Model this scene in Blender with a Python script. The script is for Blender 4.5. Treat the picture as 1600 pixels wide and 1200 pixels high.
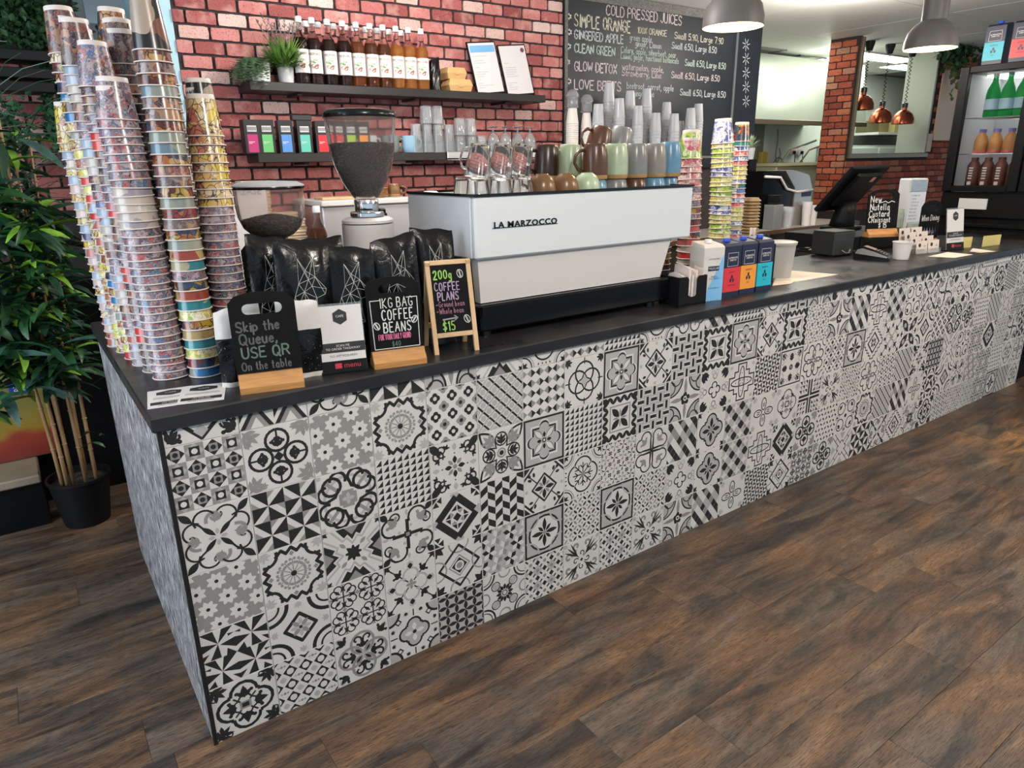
import bpy, bmesh, math, random
from mathutils import Vector, Matrix, geometry
random.seed(7)
for o in list(bpy.data.objects): bpy.data.objects.remove(o)
scene = bpy.context.scene
col = scene.collection
PI = math.pi

# ------------------------------------------------------------------ camera
F_PX, YAW, PITCH, ROLL = 1082.09, 0.612956, 0.309367, -0.017157
CAM = Vector((-0.18989, -1.66651, 1.46208))
FW = Vector((math.sin(YAW)*math.cos(PITCH), math.cos(YAW)*math.cos(PITCH), -math.sin(PITCH)))
_rt = FW.cross(Vector((0,0,1))).normalized(); _up = _rt.cross(FW)
RT = math.cos(ROLL)*_rt + math.sin(ROLL)*_up
UP = -math.sin(ROLL)*_rt + math.cos(ROLL)*_up
cd = bpy.data.cameras.new('camera'); cam = bpy.data.objects.new('camera', cd); col.objects.link(cam)
cd.sensor_width = 36.0; cd.sensor_fit = 'HORIZONTAL'; cd.lens = F_PX/1600*36.0; cd.clip_start = .05; cd.clip_end = 100
m3 = Matrix((RT, UP, -FW)).transposed()
cam.matrix_world = Matrix.Translation(CAM) @ m3.to_4x4()
scene.camera = cam

def survey(x, y, X=None, Y=None, Z=None):
    """room point on a known plane, from a sighting (1600x1200 frame)"""
    d = FW + RT*((x-800)/F_PX) - UP*((y-600)/F_PX)
    if X is not None: t = (X-CAM.x)/d.x
    elif Y is not None: t = (Y-CAM.y)/d.y
    else: t = (Z-CAM.z)/d.z
    return CAM + d*t

# ------------------------------------------------------------------ world, lights, exposure
w = bpy.data.worlds.new('daylight'); scene.world = w; w.use_nodes = True
bg = w.node_tree.nodes['Background']; bg.inputs[0].default_value = (.66,.84,1.0,1); bg.inputs[1].default_value = 0.7
scene.view_settings.view_transform = 'Standard'; scene.view_settings.look = 'None'
scene.view_settings.exposure = 0.25; scene.view_settings.gamma = 1.0; scene.view_settings.use_curve_mapping = False

def area(name, loc, size, power, color, rot=(0,0,0)):
    l = bpy.data.lights.new(name, 'AREA'); l.shape = 'RECTANGLE'; l.size, l.size_y = size; l.energy = power; l.color = color
    o = bpy.data.objects.new(name, l); col.objects.link(o); o.location = loc; o.rotation_euler = rot
    return o
CEIL = 2.50
# unseen point lights added to fill the room and brighten the ceiling, tube panels in the kitchen, daylight from the street
def fill_point(name, loc, power, color, r=.12):
    l = bpy.data.lights.new(name, 'POINT'); l.energy = power; l.color = color; l.shadow_soft_size = r
    o = bpy.data.objects.new(name, l); col.objects.link(o); o.location = loc
    return o
fill_point('customer_fill_light', (0.5,-1.5,2.20), 62, (1.0,.92,.83))  # added fill over the customer side, no fixture behind these points
fill_point('customer_fill_light', (3.1,-1.6,2.20), 66, (1.0,.90,.78))
fill_point('customer_fill_light', (5.4,-1.4,2.20), 40, (1.0,.88,.74))
fill_point('aisle_bounce_light', (1.5,0.95,2.28), 46, (1.0,.95,.90))  # added aisle points; their upward spill stands in for ceiling bounce
fill_point('aisle_bounce_light', (4.5,1.15,2.18), 36, (1.0,.92,.82))
area('kitchen_tube_light', (6.2,2.62,CEIL-.03), (1.4,.4), 9, (.90,1.0,.86))
area('kitchen_tube_light', (8.2,3.1,CEIL-.03), (1.4,.5), 18, (.90,1.0,.86))
fill_point('kitchen_bounce_light', (7.0,2.70,2.25), 7, (.92,1.0,.86))  # added point to lift the kitchen ceiling, besides the real tubes
area('street_window_light', (-2.2,0.2,1.5), (2.0,1.8), 72, (.78,.89,1.0), (0,math.radians(-90),0))
sp = bpy.data.lights.new('display_downlight','SPOT'); sp.energy = 170; sp.color = (1,.76,.30); sp.spot_size = math.radians(30); sp.spot_blend = .5; sp.shadow_soft_size = .04
o = bpy.data.objects.new('display_downlight', sp); col.objects.link(o); o.location = (3.98,-.78,CEIL-.03)

# ------------------------------------------------------------------ materials
MATS = {}
def mat(name, color, rough=.5, metal=0., spec=.5, trans=0., ior=1.45, emit=None, estr=0., noise=None, bump=0., alpha=1., coat=0., sheen=0.):
    """principled material; noise=(scale, amount[, (sx,sy,sz)]) mottles the base colour procedurally"""
    if name in MATS: return MATS[name]
    m = bpy.data.materials.new(name); m.use_nodes = True; nt = m.node_tree
    b = nt.nodes['Principled BSDF']
    c = (*color[:3], 1)
    b.inputs['Base Color'].default_value = c; b.inputs['Roughness'].default_value = rough; b.inputs['Metallic'].default_value = metal
    b.inputs['Specular IOR Level'].default_value = spec; b.inputs['IOR'].default_value = ior
    b.inputs['Transmission Weight'].default_value = trans; b.inputs['Alpha'].default_value = alpha
    b.inputs['Coat Weight'].default_value = coat
    if emit: b.inputs['Emission Color'].default_value = (*emit,1); b.inputs['Emission Strength'].default_value = estr
    if noise or bump:
        tc = nt.nodes.new('ShaderNodeTexCoord'); mp = nt.nodes.new('ShaderNodeMapping')
        nz = nt.nodes.new('ShaderNodeTexNoise'); nz.inputs['Detail'].default_value = 5
        sc = noise[0] if noise else 60
        if noise and len(noise) > 2: mp.inputs['Scale'].default_value = noise[2]
        nz.inputs['Scale'].default_value = sc
        nt.links.new(tc.outputs['Object'], mp.inputs[0]); nt.links.new(mp.outputs[0], nz.inputs['Vector'])
        if noise:
            r = nt.nodes.new('ShaderNodeValToRGB'); a = noise[1]
            r.color_ramp.elements[0].position = .3; r.color_ramp.elements[1].position = .7
            r.color_ramp.elements[0].color = (*[max(0,v*(1-a)) for v in color[:3]],1); r.color_ramp.elements[1].color = (*[min(1,v*(1+a)) for v in color[:3]],1)
            nt.links.new(nz.outputs['Fac'], r.inputs[0]); nt.links.new(r.outputs[0], b.inputs['Base Color'])
        if bump:
            bp = nt.nodes.new('ShaderNodeBump'); bp.inputs['Strength'].default_value = bump; bp.inputs['Distance'].default_value = .004
            nt.links.new(nz.outputs['Fac'], bp.inputs['Height']); nt.links.new(bp.outputs[0], b.inputs['Normal'])
    MATS[name] = m
    return m

class NT:
    """tiny node-graph writer"""
    def __init__(s, name, rough=.5, metal=0, spec=.5):
        s.m = bpy.data.materials.new(name); s.m.use_nodes = True; s.t = s.m.node_tree; s.b = s.t.nodes['Principled BSDF']
        s.b.inputs['Roughness'].default_value = rough; s.b.inputs['Metallic'].default_value = metal; s.b.inputs['Specular IOR Level'].default_value = spec
        MATS[name] = s.m
    def n(s, kind, ins=None, **props):
        nd = s.t.nodes.new('ShaderNode'+kind)
        for k, v in props.items(): setattr(nd, k, v)
        for k, v in (ins or {}).items():
            if isinstance(v, bpy.types.NodeSocket): s.t.links.new(v, nd.inputs[k])
            else: nd.inputs[k].default_value = v
        return nd
    def ramp(s, fac, stops, interp='LINEAR'):
        r = s.n('ValToRGB', {0: fac}); cr = r.color_ramp; cr.interpolation = interp
        while len(cr.elements) < len(stops): cr.elements.new(.5)
        for e, (p, c) in zip(cr.elements, stops): e.position = p; e.color = (*c[:3], 1)
        return r.outputs[0]
    def mix(s, a, b, fac, mode='MIX'):
        nd = s.n('Mix', data_type='RGBA', blend_type=mode)
        for i, v in ((0, fac), (6, a), (7, b)):
            if isinstance(v, bpy.types.NodeSocket): s.t.links.new(v, nd.inputs[i])
            else: nd.inputs[i].default_value = v if i == 0 else (*v[:3], 1)
        return nd.outputs[2]
    def out(s, colour=None, bump=None, dist=.003, strength=.5, rough=None):
        if colour is not None: s.t.links.new(colour, s.b.inputs['Base Color'])
        if rough is not None: s.t.links.new(rough, s.b.inputs['Roughness'])
        if bump is not None:
            bp = s.n('Bump', {'Strength': strength, 'Distance': dist, 'Height': bump}); s.t.links.new(bp.outputs[0], s.b.inputs['Normal'])
        return s.m

# ------------------------------------------------------------------ mesh builder
class MB:
    def __init__(s): s.v = []; s.f = []; s.mi = []; s.M = Matrix.Identity(4)
    def add(s, vs, fs, mi=0):
        k = len(s.v); s.v += [tuple(s.M @ Vector(v)) for v in vs]
        for f in fs: s.f.append(tuple(i+k for i in f)); s.mi.append(mi)
        return s
    def box(s, x0, x1, y0, y1, z0, z1, mi=0, bev=0.):
        if bev > 0:
            b = min(bev, (x1-x0)*.49, (y1-y0)*.49, (z1-z0)*.49); vs = []; idx = {}
            for ix, X in ((0,x0),(1,x1)):
                for iy, Y in ((0,y0),(1,y1)):
                    for iz, Z in ((0,z0),(1,z1)):
                        sx = 1 if ix == 0 else -1; sy = 1 if iy == 0 else -1; sz = 1 if iz == 0 else -1
                        idx[ix,iy,iz] = len(vs)
                        vs += [(X, Y+sy*b, Z+sz*b), (X+sx*b, Y, Z+sz*b), (X+sx*b, Y+sy*b, Z)]
            fs = []
            for i in (0,1):
                q = [idx[i,a,c] for a, c in ((0,0),(1,0),(1,1),(0,1))]; fs.append(q if i else q[::-1])
                q = [idx[a,i,c]+1 for a, c in ((0,0),(1,0),(1,1),(0,1))]; fs.append(q[::-1] if i else q)
                q = [idx[a,c,i]+2 for a, c in ((0,0),(1,0),(1,1),(0,1))]; fs.append(q if i else q[::-1])
            for a in (0,1):
                for c in (0,1):
                    for (p, q, r, t) in (((a,c,0),(a,c,1),0,1),):
                        i, j = idx[p], idx[q]; fs.append((i, i+1, j+1, j))
                    i, j = idx[a,0,c], idx[a,1,c]; fs.append((i, i+2, j+2, j))
                    i, j = idx[0,a,c], idx[1,a,c]; fs.append((i+1, i+2, j+2, j+1))
            for k in idx.values(): fs.append((k, k+1, k+2))
            return s.add(vs, fs, mi)
        return s.add([(x0,y0,z0),(x1,y0,z0),(x1,y1,z0),(x0,y1,z0),(x0,y0,z1),(x1,y0,z1),(x1,y1,z1),(x0,y1,z1)],
                     [(3,2,1,0),(4,5,6,7),(0,1,5,4),(1,2,6,5),(2,3,7,6),(3,0,4,7)], mi)
    def lathe(s, prof, n=24, mi=0, c=(0,0,0), closed=False):
        """prof: [(r,z)] bottom to top, revolved about z; mi may be a list per band"""
        vs = []; fs = []; mis = []
        for r, z in prof:
            for k in range(n):
                a = 2*PI*k/n; vs.append((c[0]+r*math.cos(a), c[1]+r*math.sin(a), c[2]+z))
        m = len(prof)
        for i in range(m if closed else m-1):
            j = (i+1) % m
            for k in range(n):
                q = (k+1) % n; fs.append((i*n+k, i*n+q, j*n+q, j*n+k)); mis.append(mi[i] if isinstance(mi,(list,tuple)) else mi)
        k0 = len(s.v); s.v += [tuple(s.M @ Vector(v)) for v in vs]
        for f, a in zip(fs, mis): s.f.append(tuple(i+k0 for i in f)); s.mi.append(a)
        if not closed:
            if prof[0][0] > 1e-5: s.f.append(tuple(k0+k for k in range(n))[::-1]); s.mi.append(mis[0])
            if prof[-1][0] > 1e-5: s.f.append(tuple(k0+(m-1)*n+k for k in range(n))); s.mi.append(mis[-1])
        return s
    def tube(s, pts, r, n=8, mi=0, cap=True):
        pts = [Vector(p) for p in pts]; rs = r if isinstance(r,(list,tuple)) else [r]*len(pts)
        vs = []; fs = []; ref = None
        for i, p in enumerate(pts):
            t = (pts[min(i+1,len(pts)-1)]-pts[max(i-1,0)]).normalized()
            if ref is None: ref = t.orthogonal().normalized()
            u = (ref - t*ref.dot(t)); u = u.normalized() if u.length > 1e-6 else t.orthogonal().normalized(); ref = u; v = t.cross(u)
            for k in range(n):
                a = 2*PI*k/n; vs.append(tuple(p+(u*math.cos(a)+v*math.sin(a))*rs[i]))
        for i in range(len(pts)-1):
            for k in range(n):
                q = (k+1) % n; fs.append((i*n+k, i*n+q, (i+1)*n+q, (i+1)*n+k))
        if cap: fs.append(tuple(range(n))[::-1]); fs.append(tuple((len(pts)-1)*n+k for k in range(n)))
        return s.add(vs, fs, mi)
    def prism(s, poly, y0, y1, mi=0, mis=None):
        """polygon in x,z extruded along y (front face at y0)"""
        n = len(poly); vs = [(x,y0,z) for x, z in poly]+[(x,y1,z) for x, z in poly]
        tris = geometry.tessellate_polygon([[Vector((x,z,0)) for x, z in poly]])
        fs = []
        for t in tris:
            a, b, c = [Vector(poly[i]) for i in t]
            if (b-a).cross(c-a) < 0: t = t[::-1]
            fs.append(tuple(t)); fs.append(tuple(i+n for i in t[::-1]))
        area2 = sum(poly[i][0]*poly[(i+1)%n][1]-poly[(i+1)%n][0]*poly[i][1] for i in range(n))
        for i in range(n):
            q = (i+1) % n; fs.append((i,i+n,q+n,q) if area2 > 0 else (q,q+n,i+n,i))
        s.add(vs, fs, mi)
        return s
    def sphere(s, c, r, n=12, m=8, mi=0, sc=(1,1,1)):
        prof = [(max(1e-6,math.sin(PI*i/m)), -math.cos(PI*i/m)) for i in range(m+1)]
        M0 = s.M; s.M = M0 @ Matrix.Translation(c) @ Matrix.Diagonal((r*sc[0],r*sc[1],r*sc[2],1)); s.lathe(prof, n, mi); s.M = M0
        return s
    def build(s, name, mats, parent=None, smooth=False, loc=None):
        me = bpy.data.meshes.new(name); me.from_pydata(s.v, [], s.f)
        for m in (mats if isinstance(mats,(list,tuple)) else [mats]): me.materials.append(m)
        if isinstance(mats,(list,tuple)): me.polygons.foreach_set('material_index', s.mi)
        if smooth:
            me.polygons.foreach_set('use_smooth', [True]*len(me.polygons))
            if smooth != 'all':
                try: me.set_sharp_from_angle(angle=math.radians(38))
                except Exception: pass
        me.update()
        o = bpy.data.objects.new(name, me); col.objects.link(o)
        if parent: o.parent = parent
        if loc: o.location = loc
        return o

def tag(o, label=None, cat=None, group=None, kind=None):
    if label: o['label'] = label
    if cat: o['category'] = cat
    if group: o['group'] = group
    if kind: o['kind'] = kind
    return o
def empty(name, loc=(0,0,0), rz=0., label=None, cat=None, group=None, rx=0., ry=0.):
    o = bpy.data.objects.new(name, None); o.empty_display_size = .05; col.objects.link(o); o.location = loc; o.rotation_euler = (rx,ry,rz)
    return tag(o, label, cat, group)
def inst(name, src, loc=(0,0,0), rot=(0,0,0), parent=None, scale=None):
    """another object sharing src's mesh"""
    o = bpy.data.objects.new(name, src.data if hasattr(src,'data') else src); col.objects.link(o)
    if parent: o.parent = parent
    o.location = loc; o.rotation_euler = rot
    if scale: o.scale = scale
    return o
def copy_tree(o, parent=None):
    c = o.copy(); col.objects.link(c); c.parent = parent
    for ch in o.children: copy_tree(ch, c)
    return c
def ordinal(n):
    w = ['topmost','second','third','fourth','fifth','sixth','seventh','eighth','ninth','tenth','eleventh','twelfth','thirteenth','fourteenth','fifteenth','sixteenth','seventeenth','eighteenth','nineteenth','twentieth']
    if n <= 20: return w[n-1]
    t = {2:'twenty',3:'thirty'}[n//10]; u = ['','first','second','third','fourth','fifth','sixth','seventh','eighth','ninth'][n%10]
    return t+'-'+u if n % 10 else {20:'twentieth',30:'thirtieth'}[n]

# ------------------------------------------------------------------ hand lettering (single strokes) and print
_G = {
'A':'0,0 .45,1 .9,0|.18,.38 .75,.38','B':'0,0 0,1 .5,1 .7,.85 .65,.62 .45,.53 0,.52|.45,.53 .75,.42 .78,.15 .5,0 0,0','C':'.8,.85 .55,1 .25,.95 .05,.7 .03,.35 .2,.07 .5,0 .8,.15',
'D':'0,0 0,1 .4,1 .72,.8 .8,.5 .7,.15 .4,0 0,0','E':'.7,1 0,1 0,0 .72,0|0,.52 .55,.52','F':'.7,1 0,1 0,0|0,.52 .55,.52','G':'.8,.85 .55,1 .25,.95 .05,.7 .03,.35 .2,.07 .5,0 .8,.12 .8,.45 .5,.45',
'H':'0,0 0,1|.75,0 .75,1|0,.5 .75,.5','I':'.2,0 .2,1','J':'.6,1 .6,.2 .4,0 .15,.03 .02,.2','K':'0,0 0,1|.7,1 0,.45 .75,0','L':'0,1 0,0 .65,0','M':'0,0 .08,1 .45,.35 .82,1 .9,0','N':'0,0 0,1 .75,0 .75,1',
'O':'.45,1 .15,.9 .02,.55 .1,.15 .42,0 .75,.13 .87,.5 .75,.88 .45,1','P':'0,0 0,1 .5,1 .75,.85 .72,.58 .5,.47 0,.47','Q':'.45,1 .15,.9 .02,.55 .1,.15 .42,0 .75,.13 .87,.5 .75,.88 .45,1|.55,.25 .9,-.08','R':'0,0 0,1 .5,1 .75,.85 .72,.6 .5,.5 0,.5|.4,.5 .8,0',
'S':'.72,.85 .5,1 .2,.97 .05,.78 .15,.58 .55,.45 .75,.25 .6,.04 .3,0 .02,.13','T':'0,1 .85,1|.42,1 .42,0','U':'0,1 0,.3 .15,.04 .4,0 .65,.05 .78,.3 .78,1','V':'0,1 .4,0 .8,1','W':'0,1 .22,0 .5,.7 .78,0 1,1','X':'0,0 .8,1|0,1 .8,0','Y':'0,1 .4,.5 .8,1|.4,.5 .4,0','Z':'0,1 .75,1 0,0 .8,0',
'a':'.5,.55 .25,.6 .05,.4 .05,.12 .25,0 .5,.12|.52,.58 .52,.1 .62,0','b':'0,1 0,0|0,.4 .25,.58 .5,.42 .5,.15 .25,0 0,.12','c':'.48,.5 .25,.6 .05,.42 .05,.15 .25,0 .5,.1','d':'.5,.45 .25,.58 .05,.42 .05,.13 .25,0 .5,.12|.5,1 .5,0','e':'.05,.32 .5,.34 .45,.52 .25,.6 .06,.42 .05,.15 .25,0 .5,.1',
'f':'.5,.9 .32,1 .2,.85 .2,0|.02,.55 .42,.55','g':'.5,.5 .25,.6 .05,.42 .08,.15 .28,.06 .5,.2|.5,.58 .5,-.2 .3,-.38 .05,-.28','h':'0,1 0,0|0,.38 .22,.58 .45,.5 .48,0','i':'.1,.58 .1,0|.1,.78 .1,.82','j':'.25,.58 .25,-.2 .08,-.35|.25,.78 .25,.82','k':'0,1 0,0|.42,.58 .02,.25 .45,0','l':'.1,1 .1,.1 .2,0',
'm':'0,.58 0,0|0,.4 .18,.58 .34,.45 .34,0|.34,.4 .52,.58 .7,.45 .7,0','n':'0,.58 0,0|0,.4 .22,.58 .45,.5 .48,0','o':'.25,.6 .05,.42 .05,.15 .25,0 .48,.15 .48,.42 .25,.6','p':'0,.58 0,-.38|0,.4 .25,.58 .5,.42 .5,.15 .25,0 0,.12','q':'.5,.45 .25,.58 .05,.42 .05,.13 .25,0 .5,.12|.5,.58 .5,-.38','r':'0,.58 0,0|0,.35 .2,.56 .4,.54',
's':'.45,.5 .22,.6 .05,.46 .4,.25 .42,.08 .2,0 .02,.08','t':'.2,.9 .2,.1 .35,0|0,.6 .42,.6','u':'0,.58 0,.15 .15,0 .35,.05 .48,.2|.48,.58 .48,0','v':'0,.58 .24,0 .48,.58','w':'0,.58 .18,0 .36,.45 .54,0 .7,.58','x':'0,0 .48,.58|0,.58 .48,0','y':'0,.58 .24,.05|.5,.58 .15,-.38','z':'0,.58 .45,.58 0,0 .48,0',
'0':'.35,1 .1,.85 .03,.5 .12,.12 .35,0 .6,.15 .68,.5 .6,.87 .35,1','1':'.05,.8 .25,1 .25,0','2':'.05,.78 .2,.98 .5,.98 .62,.75 .5,.5 .02,0 .68,0','3':'.05,.9 .35,1 .6,.82 .5,.58 .28,.52 .58,.42 .65,.18 .4,0 .05,.1','4':'.55,0 .55,1 .02,.3 .72,.3','5':'.6,1 .1,1 .08,.58 .4,.62 .64,.4 .58,.1 .3,0 .03,.1','6':'.55,.95 .2,.75 .04,.35 .2,.03 .5,.05 .62,.3 .42,.52 .1,.35','7':'.02,1 .65,1 .25,0','8':'.35,.52 .1,.72 .2,.97 .5,.97 .6,.74 .35,.52 .06,.3 .15,.03 .55,.03 .66,.3 .35,.52','9':'.6,.7 .4,.48 .12,.55 .08,.85 .35,1 .6,.85 .58,.4 .4,0',
',':'.12,.08 .02,-.18','.':'.08,0 .08,.05','!':'.1,1 .1,.3|.1,.0 .1,.05','$':'.62,.8 .4,.92 .12,.82 .1,.62 .55,.4 .6,.2 .35,.06 .03,.2|.34,1.08 .34,-.1','%':'.05,0 .7,1|.15,.95 .05,.75 .2,.65 .3,.82 .15,.95|.6,.35 .48,.18 .6,.02 .74,.18 .6,.35','~':'0,.35 .18,.5 .4,.35 .6,.5','-':'0,.4 .4,.4',':':'.08,.1 .08,.14|.08,.45 .08,.49',"'":'.08,1 .08,.8','/':'0,0 .5,1','*':'.3,.2 .3,.9|.02,.38 .58,.72|.02,.72 .58,.38','&':'.7,0 .15,.75 .3,1 .48,.8 .08,.3 .25,0 .65,.35',
}
def stroke_text(mb, text, x, z, h, y, width, mi=0, slant=0., jit=.05, rnd=None, sx=.75, gap=.22, rise=0.):
    """chalk lettering in the x,z plane facing -y; returns end x"""
    rnd = rnd or random.Random(hash(text) % 999 if False else len(text)*13+ord(text[0]))
    x0 = x
    for ch in text:
        if ch == ' ': x += h*.42*sx/.75; continue
        g = _G.get(ch)
        if g is None: continue
        sts = [[tuple(map(float, p.split(','))) for p in st.split()] for st in g.split('|')]
        wmax = max(px for st in sts for px, _ in st)
        dz = rnd.uniform(-jit, jit)*h*.5
        for st in sts:
            pts = [(x+(px*sx+slant*pz)*h+rnd.uniform(-jit,jit)*h*.15, z+rise*(x-x0)+dz+pz*h+rnd.uniform(-jit,jit)*h*.15) for px, pz in st]
            ribbon(mb, pts, width*rnd.uniform(.85,1.15), y, mi)
        x += (wmax*sx+gap)*h
    return x
def text_width(text, h, sx=.75, gap=.22):
    x = 0
    for ch in text:
        if ch == ' ': x += h*.42*sx/.75; continue
        g = _G.get(ch)
        if g: x += (max(float(p.split(',')[0]) for st in g.split('|') for p in st.split())*sx+gap)*h
    return x
def ribbon(mb, pts, width, y, mi=0, closed=False):
    """flat stroke with round joints, facing -y"""
    P = [Vector((a,b)) for a, b in pts]; hw = width/2
    segs = list(zip(P, P[1:])) + ([(P[-1],P[0])] if closed else [])
    for a, b in segs:
        d = b-a
        if d.length < 1e-7: continue
        d.normalize(); n = Vector((-d.y,d.x))*hw; e = d*hw*.6
        q = [a-e-n*.6, a-n, b-n, b+e-n*.6, b+e+n*.6, b+n, a+n, a-e+n*.6]
        mb.add([(p.x,y,p.y) for p in q], [(0,1,2,3,4,5,6,7)], mi)
def print_text(name, text, size, m, parent, loc, rot=(PI/2,0,0), align='CENTER', bold=.0, sx=1.):
    cu = bpy.data.curves.new(name, 'FONT'); cu.body = text; cu.size = size; cu.align_x = align; cu.align_y = 'CENTER'; cu.offset = bold; cu.resolution_u = 2; cu.extrude = 0
    t = bpy.data.objects.new(name, cu); col.objects.link(t)
    me = bpy.data.meshes.new_from_object(t); bpy.data.objects.remove(t); bpy.data.curves.remove(cu)
    me.materials.clear(); me.materials.append(m)
    o = bpy.data.objects.new(name, me); col.objects.link(o); o.location = loc; o.rotation_euler = rot; o.scale = (sx,1,1)
    if parent: o.parent = parent
    return o
# ================================================================== the setting
WALL_Y = 2.12
def structure(o): o['kind'] = 'structure'; return o

# --- floor: vinyl planks running along the counter
g = NT('weathered_plank', rough=.46, spec=.30)
tc = g.n('TexCoord'); oi = g.n('ObjectInfo')
off = g.n('VectorMath', {0: oi.outputs['Location'], 1: (3.7,9.1,0)}, operation='MULTIPLY')
vec = g.n('VectorMath', {0: tc.outputs['Object'], 1: off.outputs[0]}, operation='ADD')
mp1 = g.n('Mapping', {0: vec.outputs[0], 'Scale': (1.7,9,1)}); mp2 = g.n('Mapping', {0: vec.outputs[0], 'Scale': (7,170,1)}); mp3 = g.n('Mapping', {0: vec.outputs[0], 'Scale': (1.6,3.2,1)})
n1 = g.n('TexNoise', {'Vector': mp1.outputs[0], 'Scale': 1.6, 'Detail': 7, 'Roughness': .62, 'Distortion': .9})
n2 = g.n('TexNoise', {'Vector': mp2.outputs[0], 'Scale': 2.2, 'Detail': 4, 'Roughness': .7})
n3 = g.n('TexNoise', {'Vector': mp3.outputs[0], 'Scale': 1.7, 'Detail': 3, 'Roughness': .5})
base = g.ramp(n1.outputs['Fac'], [(.28,(.022,.018,.017)),(.40,(.075,.050,.037)),(.52,(.155,.092,.055)),(.64,(.24,.145,.082)),(.80,(.22,.165,.125))])
cool = g.ramp(n1.outputs['Fac'], [(.28,(.020,.018,.018)),(.42,(.062,.053,.048)),(.58,(.14,.108,.086)),(.80,(.23,.178,.135))])
tone = g.ramp(n3.outputs['Fac'], [(.40,(0,0,0)),(.60,(1,1,1))])
tb = g.n('Mix', data_type='RGBA'); g.t.links.new(tone, tb.inputs[0]); g.t.links.new(base, tb.inputs[6]); g.t.links.new(cool, tb.inputs[7])
fine = g.ramp(n2.outputs['Fac'], [(.34,(.22,.20,.19)),(.47,(.85,.84,.83)),(.60,(1,1,1)),(.75,(1.25,1.22,1.2))])
c = g.mix(tb.outputs[2], fine, .85, 'MULTIPLY')
mp4 = g.n('Mapping', {0: vec.outputs[0], 'Scale': (22,260,1)}); n4 = g.n('TexNoise', {'Vector': mp4.outputs[0], 'Scale': 1.6, 'Detail': 2})
c = g.mix(c, g.ramp(n4.outputs['Fac'], [(.36,(.20,.17,.16)),(.44,(1,1,1))]), .75, 'MULTIPLY')
v = g.ramp(oi.outputs['Random'], [(0,(.66,.64,.64)),(1,(1.02,.96,.90))])
c = g.mix(c, v, .8, 'MULTIPLY')
rr = g.n('MapRange', {0: n2.outputs['Fac'], 'To Min': .34, 'To Max': .58})
g.out(c, n2.outputs['Fac'], .0012, .5, rr.outputs[0])
M_plank = MATS['weathered_plank']
floor = structure(MB().box(-4,12,-5,6,-.08,-.0045).build('floor', mat('floor_joint', (.012,.010,.009), .8)))
PW = .18; PL = 1.22; ends = {0:1.12, -1:2.67, -2:1.66, -3:2.05, -4:2.32, -5:1.87}
proto = {}
def plank(x0, x1, y1, nm='plank'):
    k = round(x1-x0,3)
    if k not in proto:
        o = MB().box(0,k-.0007,-(PW-.0006),0,-.0045,0, bev=.0007).build(nm, M_plank, floor); proto[k] = o.data; o.location = (x0,y1,0)
    else: o = inst(nm, proto[k], (x0,y1,0), (0,0,0), floor)
    return o
rest = MB()
for i in range(14,-12,-1):
    y1 = -.145+.18*(i+1)
    e = ends.get(i, ((i*.47) % PL)+.6)
    k0 = math.floor((-2.6-e)/PL)
    for k in range(k0, k0+9):
        x0 = e+k*PL; x1 = x0+PL
        if x0 > 6.2 or x1 < -2.2: continue
        if i < -8: continue
        plank(x0, x1, y1)

# --- ceiling with recessed joints
ceil_m = mat('ceiling_paint', (.78,.765,.73), .55, noise=(2.,.03))
ceil = structure(MB().box(-4,12,-5,6,CEIL+.012,CEIL+.09).build('ceiling', mat('ceiling_joint',(.25,.25,.24),.8)))
pan = MB().box(0,1.192,0,1.192,0,.012).build('ceiling_panel', ceil_m, ceil); pan.location = (2.4,1.2,CEIL)
for ix in range(-3,8):
    for iy in range(-4,4):
        if (ix,iy) != (2,1): inst('ceiling_panel', pan, (ix*1.2,iy*1.2,CEIL), (0,0,0), ceil)

# --- bricks
g = NT('pink_brick', rough=.82, spec=.25)
tc = g.n('TexCoord'); oi = g.n('ObjectInfo')
off = g.n('VectorMath', {0: oi.outputs['Location'], 1: (7.3,3.1,11.7)}, operation='MULTIPLY')
vec = g.n('VectorMath', {0: tc.outputs['Object'], 1: off.outputs[0]}, operation='ADD')
n1 = g.n('TexNoise', {'Vector': vec.outputs[0], 'Scale': 14., 'Detail': 3}); n2 = g.n('TexNoise', {'Vector': vec.outputs[0], 'Scale': 120., 'Detail': 4, 'Roughness': .7})
tone = g.ramp(oi.outputs['Random'], [(0,(.24,.060,.058)),(.22,(.36,.105,.098)),(.45,(.46,.155,.142)),(.68,(.54,.21,.19)),(.86,(.60,.31,.27)),(1,(.68,.50,.45))])
sp = g.ramp(n2.outputs['Fac'], [(.32,(.30,.16,.15)),(.45,(1,1,1)),(.62,(1,1,1)),(.74,(1.35,1.45,1.4))])
c = g.mix(tone, sp, .85, 'MULTIPLY')
pt = g.ramp(n1.outputs['Fac'], [(.50,(0,0,0)),(.70,(1,1,1))]); 
wash = g.n('Mix', data_type='RGBA'); ms = g.n('Math', {0: pt, 1: .45}, operation='MULTIPLY'); g.t.links.new(ms.outputs[0], wash.inputs[0]); g.t.links.new(c, wash.inputs[6]); wash.inputs[7].default_value = (.68,.42,.35,1)
g.out(wash.outputs[2], n2.outputs['Fac'], .003, .7)
g = NT('red_brick', rough=.82, spec=.25)
tc = g.n('TexCoord'); oi = g.n('ObjectInfo')
off = g.n('VectorMath', {0: oi.outputs['Location'], 1: (7.3,3.1,11.7)}, operation='MULTIPLY')
vec = g.n('VectorMath', {0: tc.outputs['Object'], 1: off.outputs[0]}, operation='ADD')
n2 = g.n('TexNoise', {'Vector': vec.outputs[0], 'Scale': 60., 'Detail': 4, 'Roughness': .7})
tone = g.ramp(oi.outputs['Random'], [(0,(.19,.042,.03)),(.4,(.33,.070,.035)),(.8,(.43,.11,.055)),(1,(.36,.17,.11))])
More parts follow.
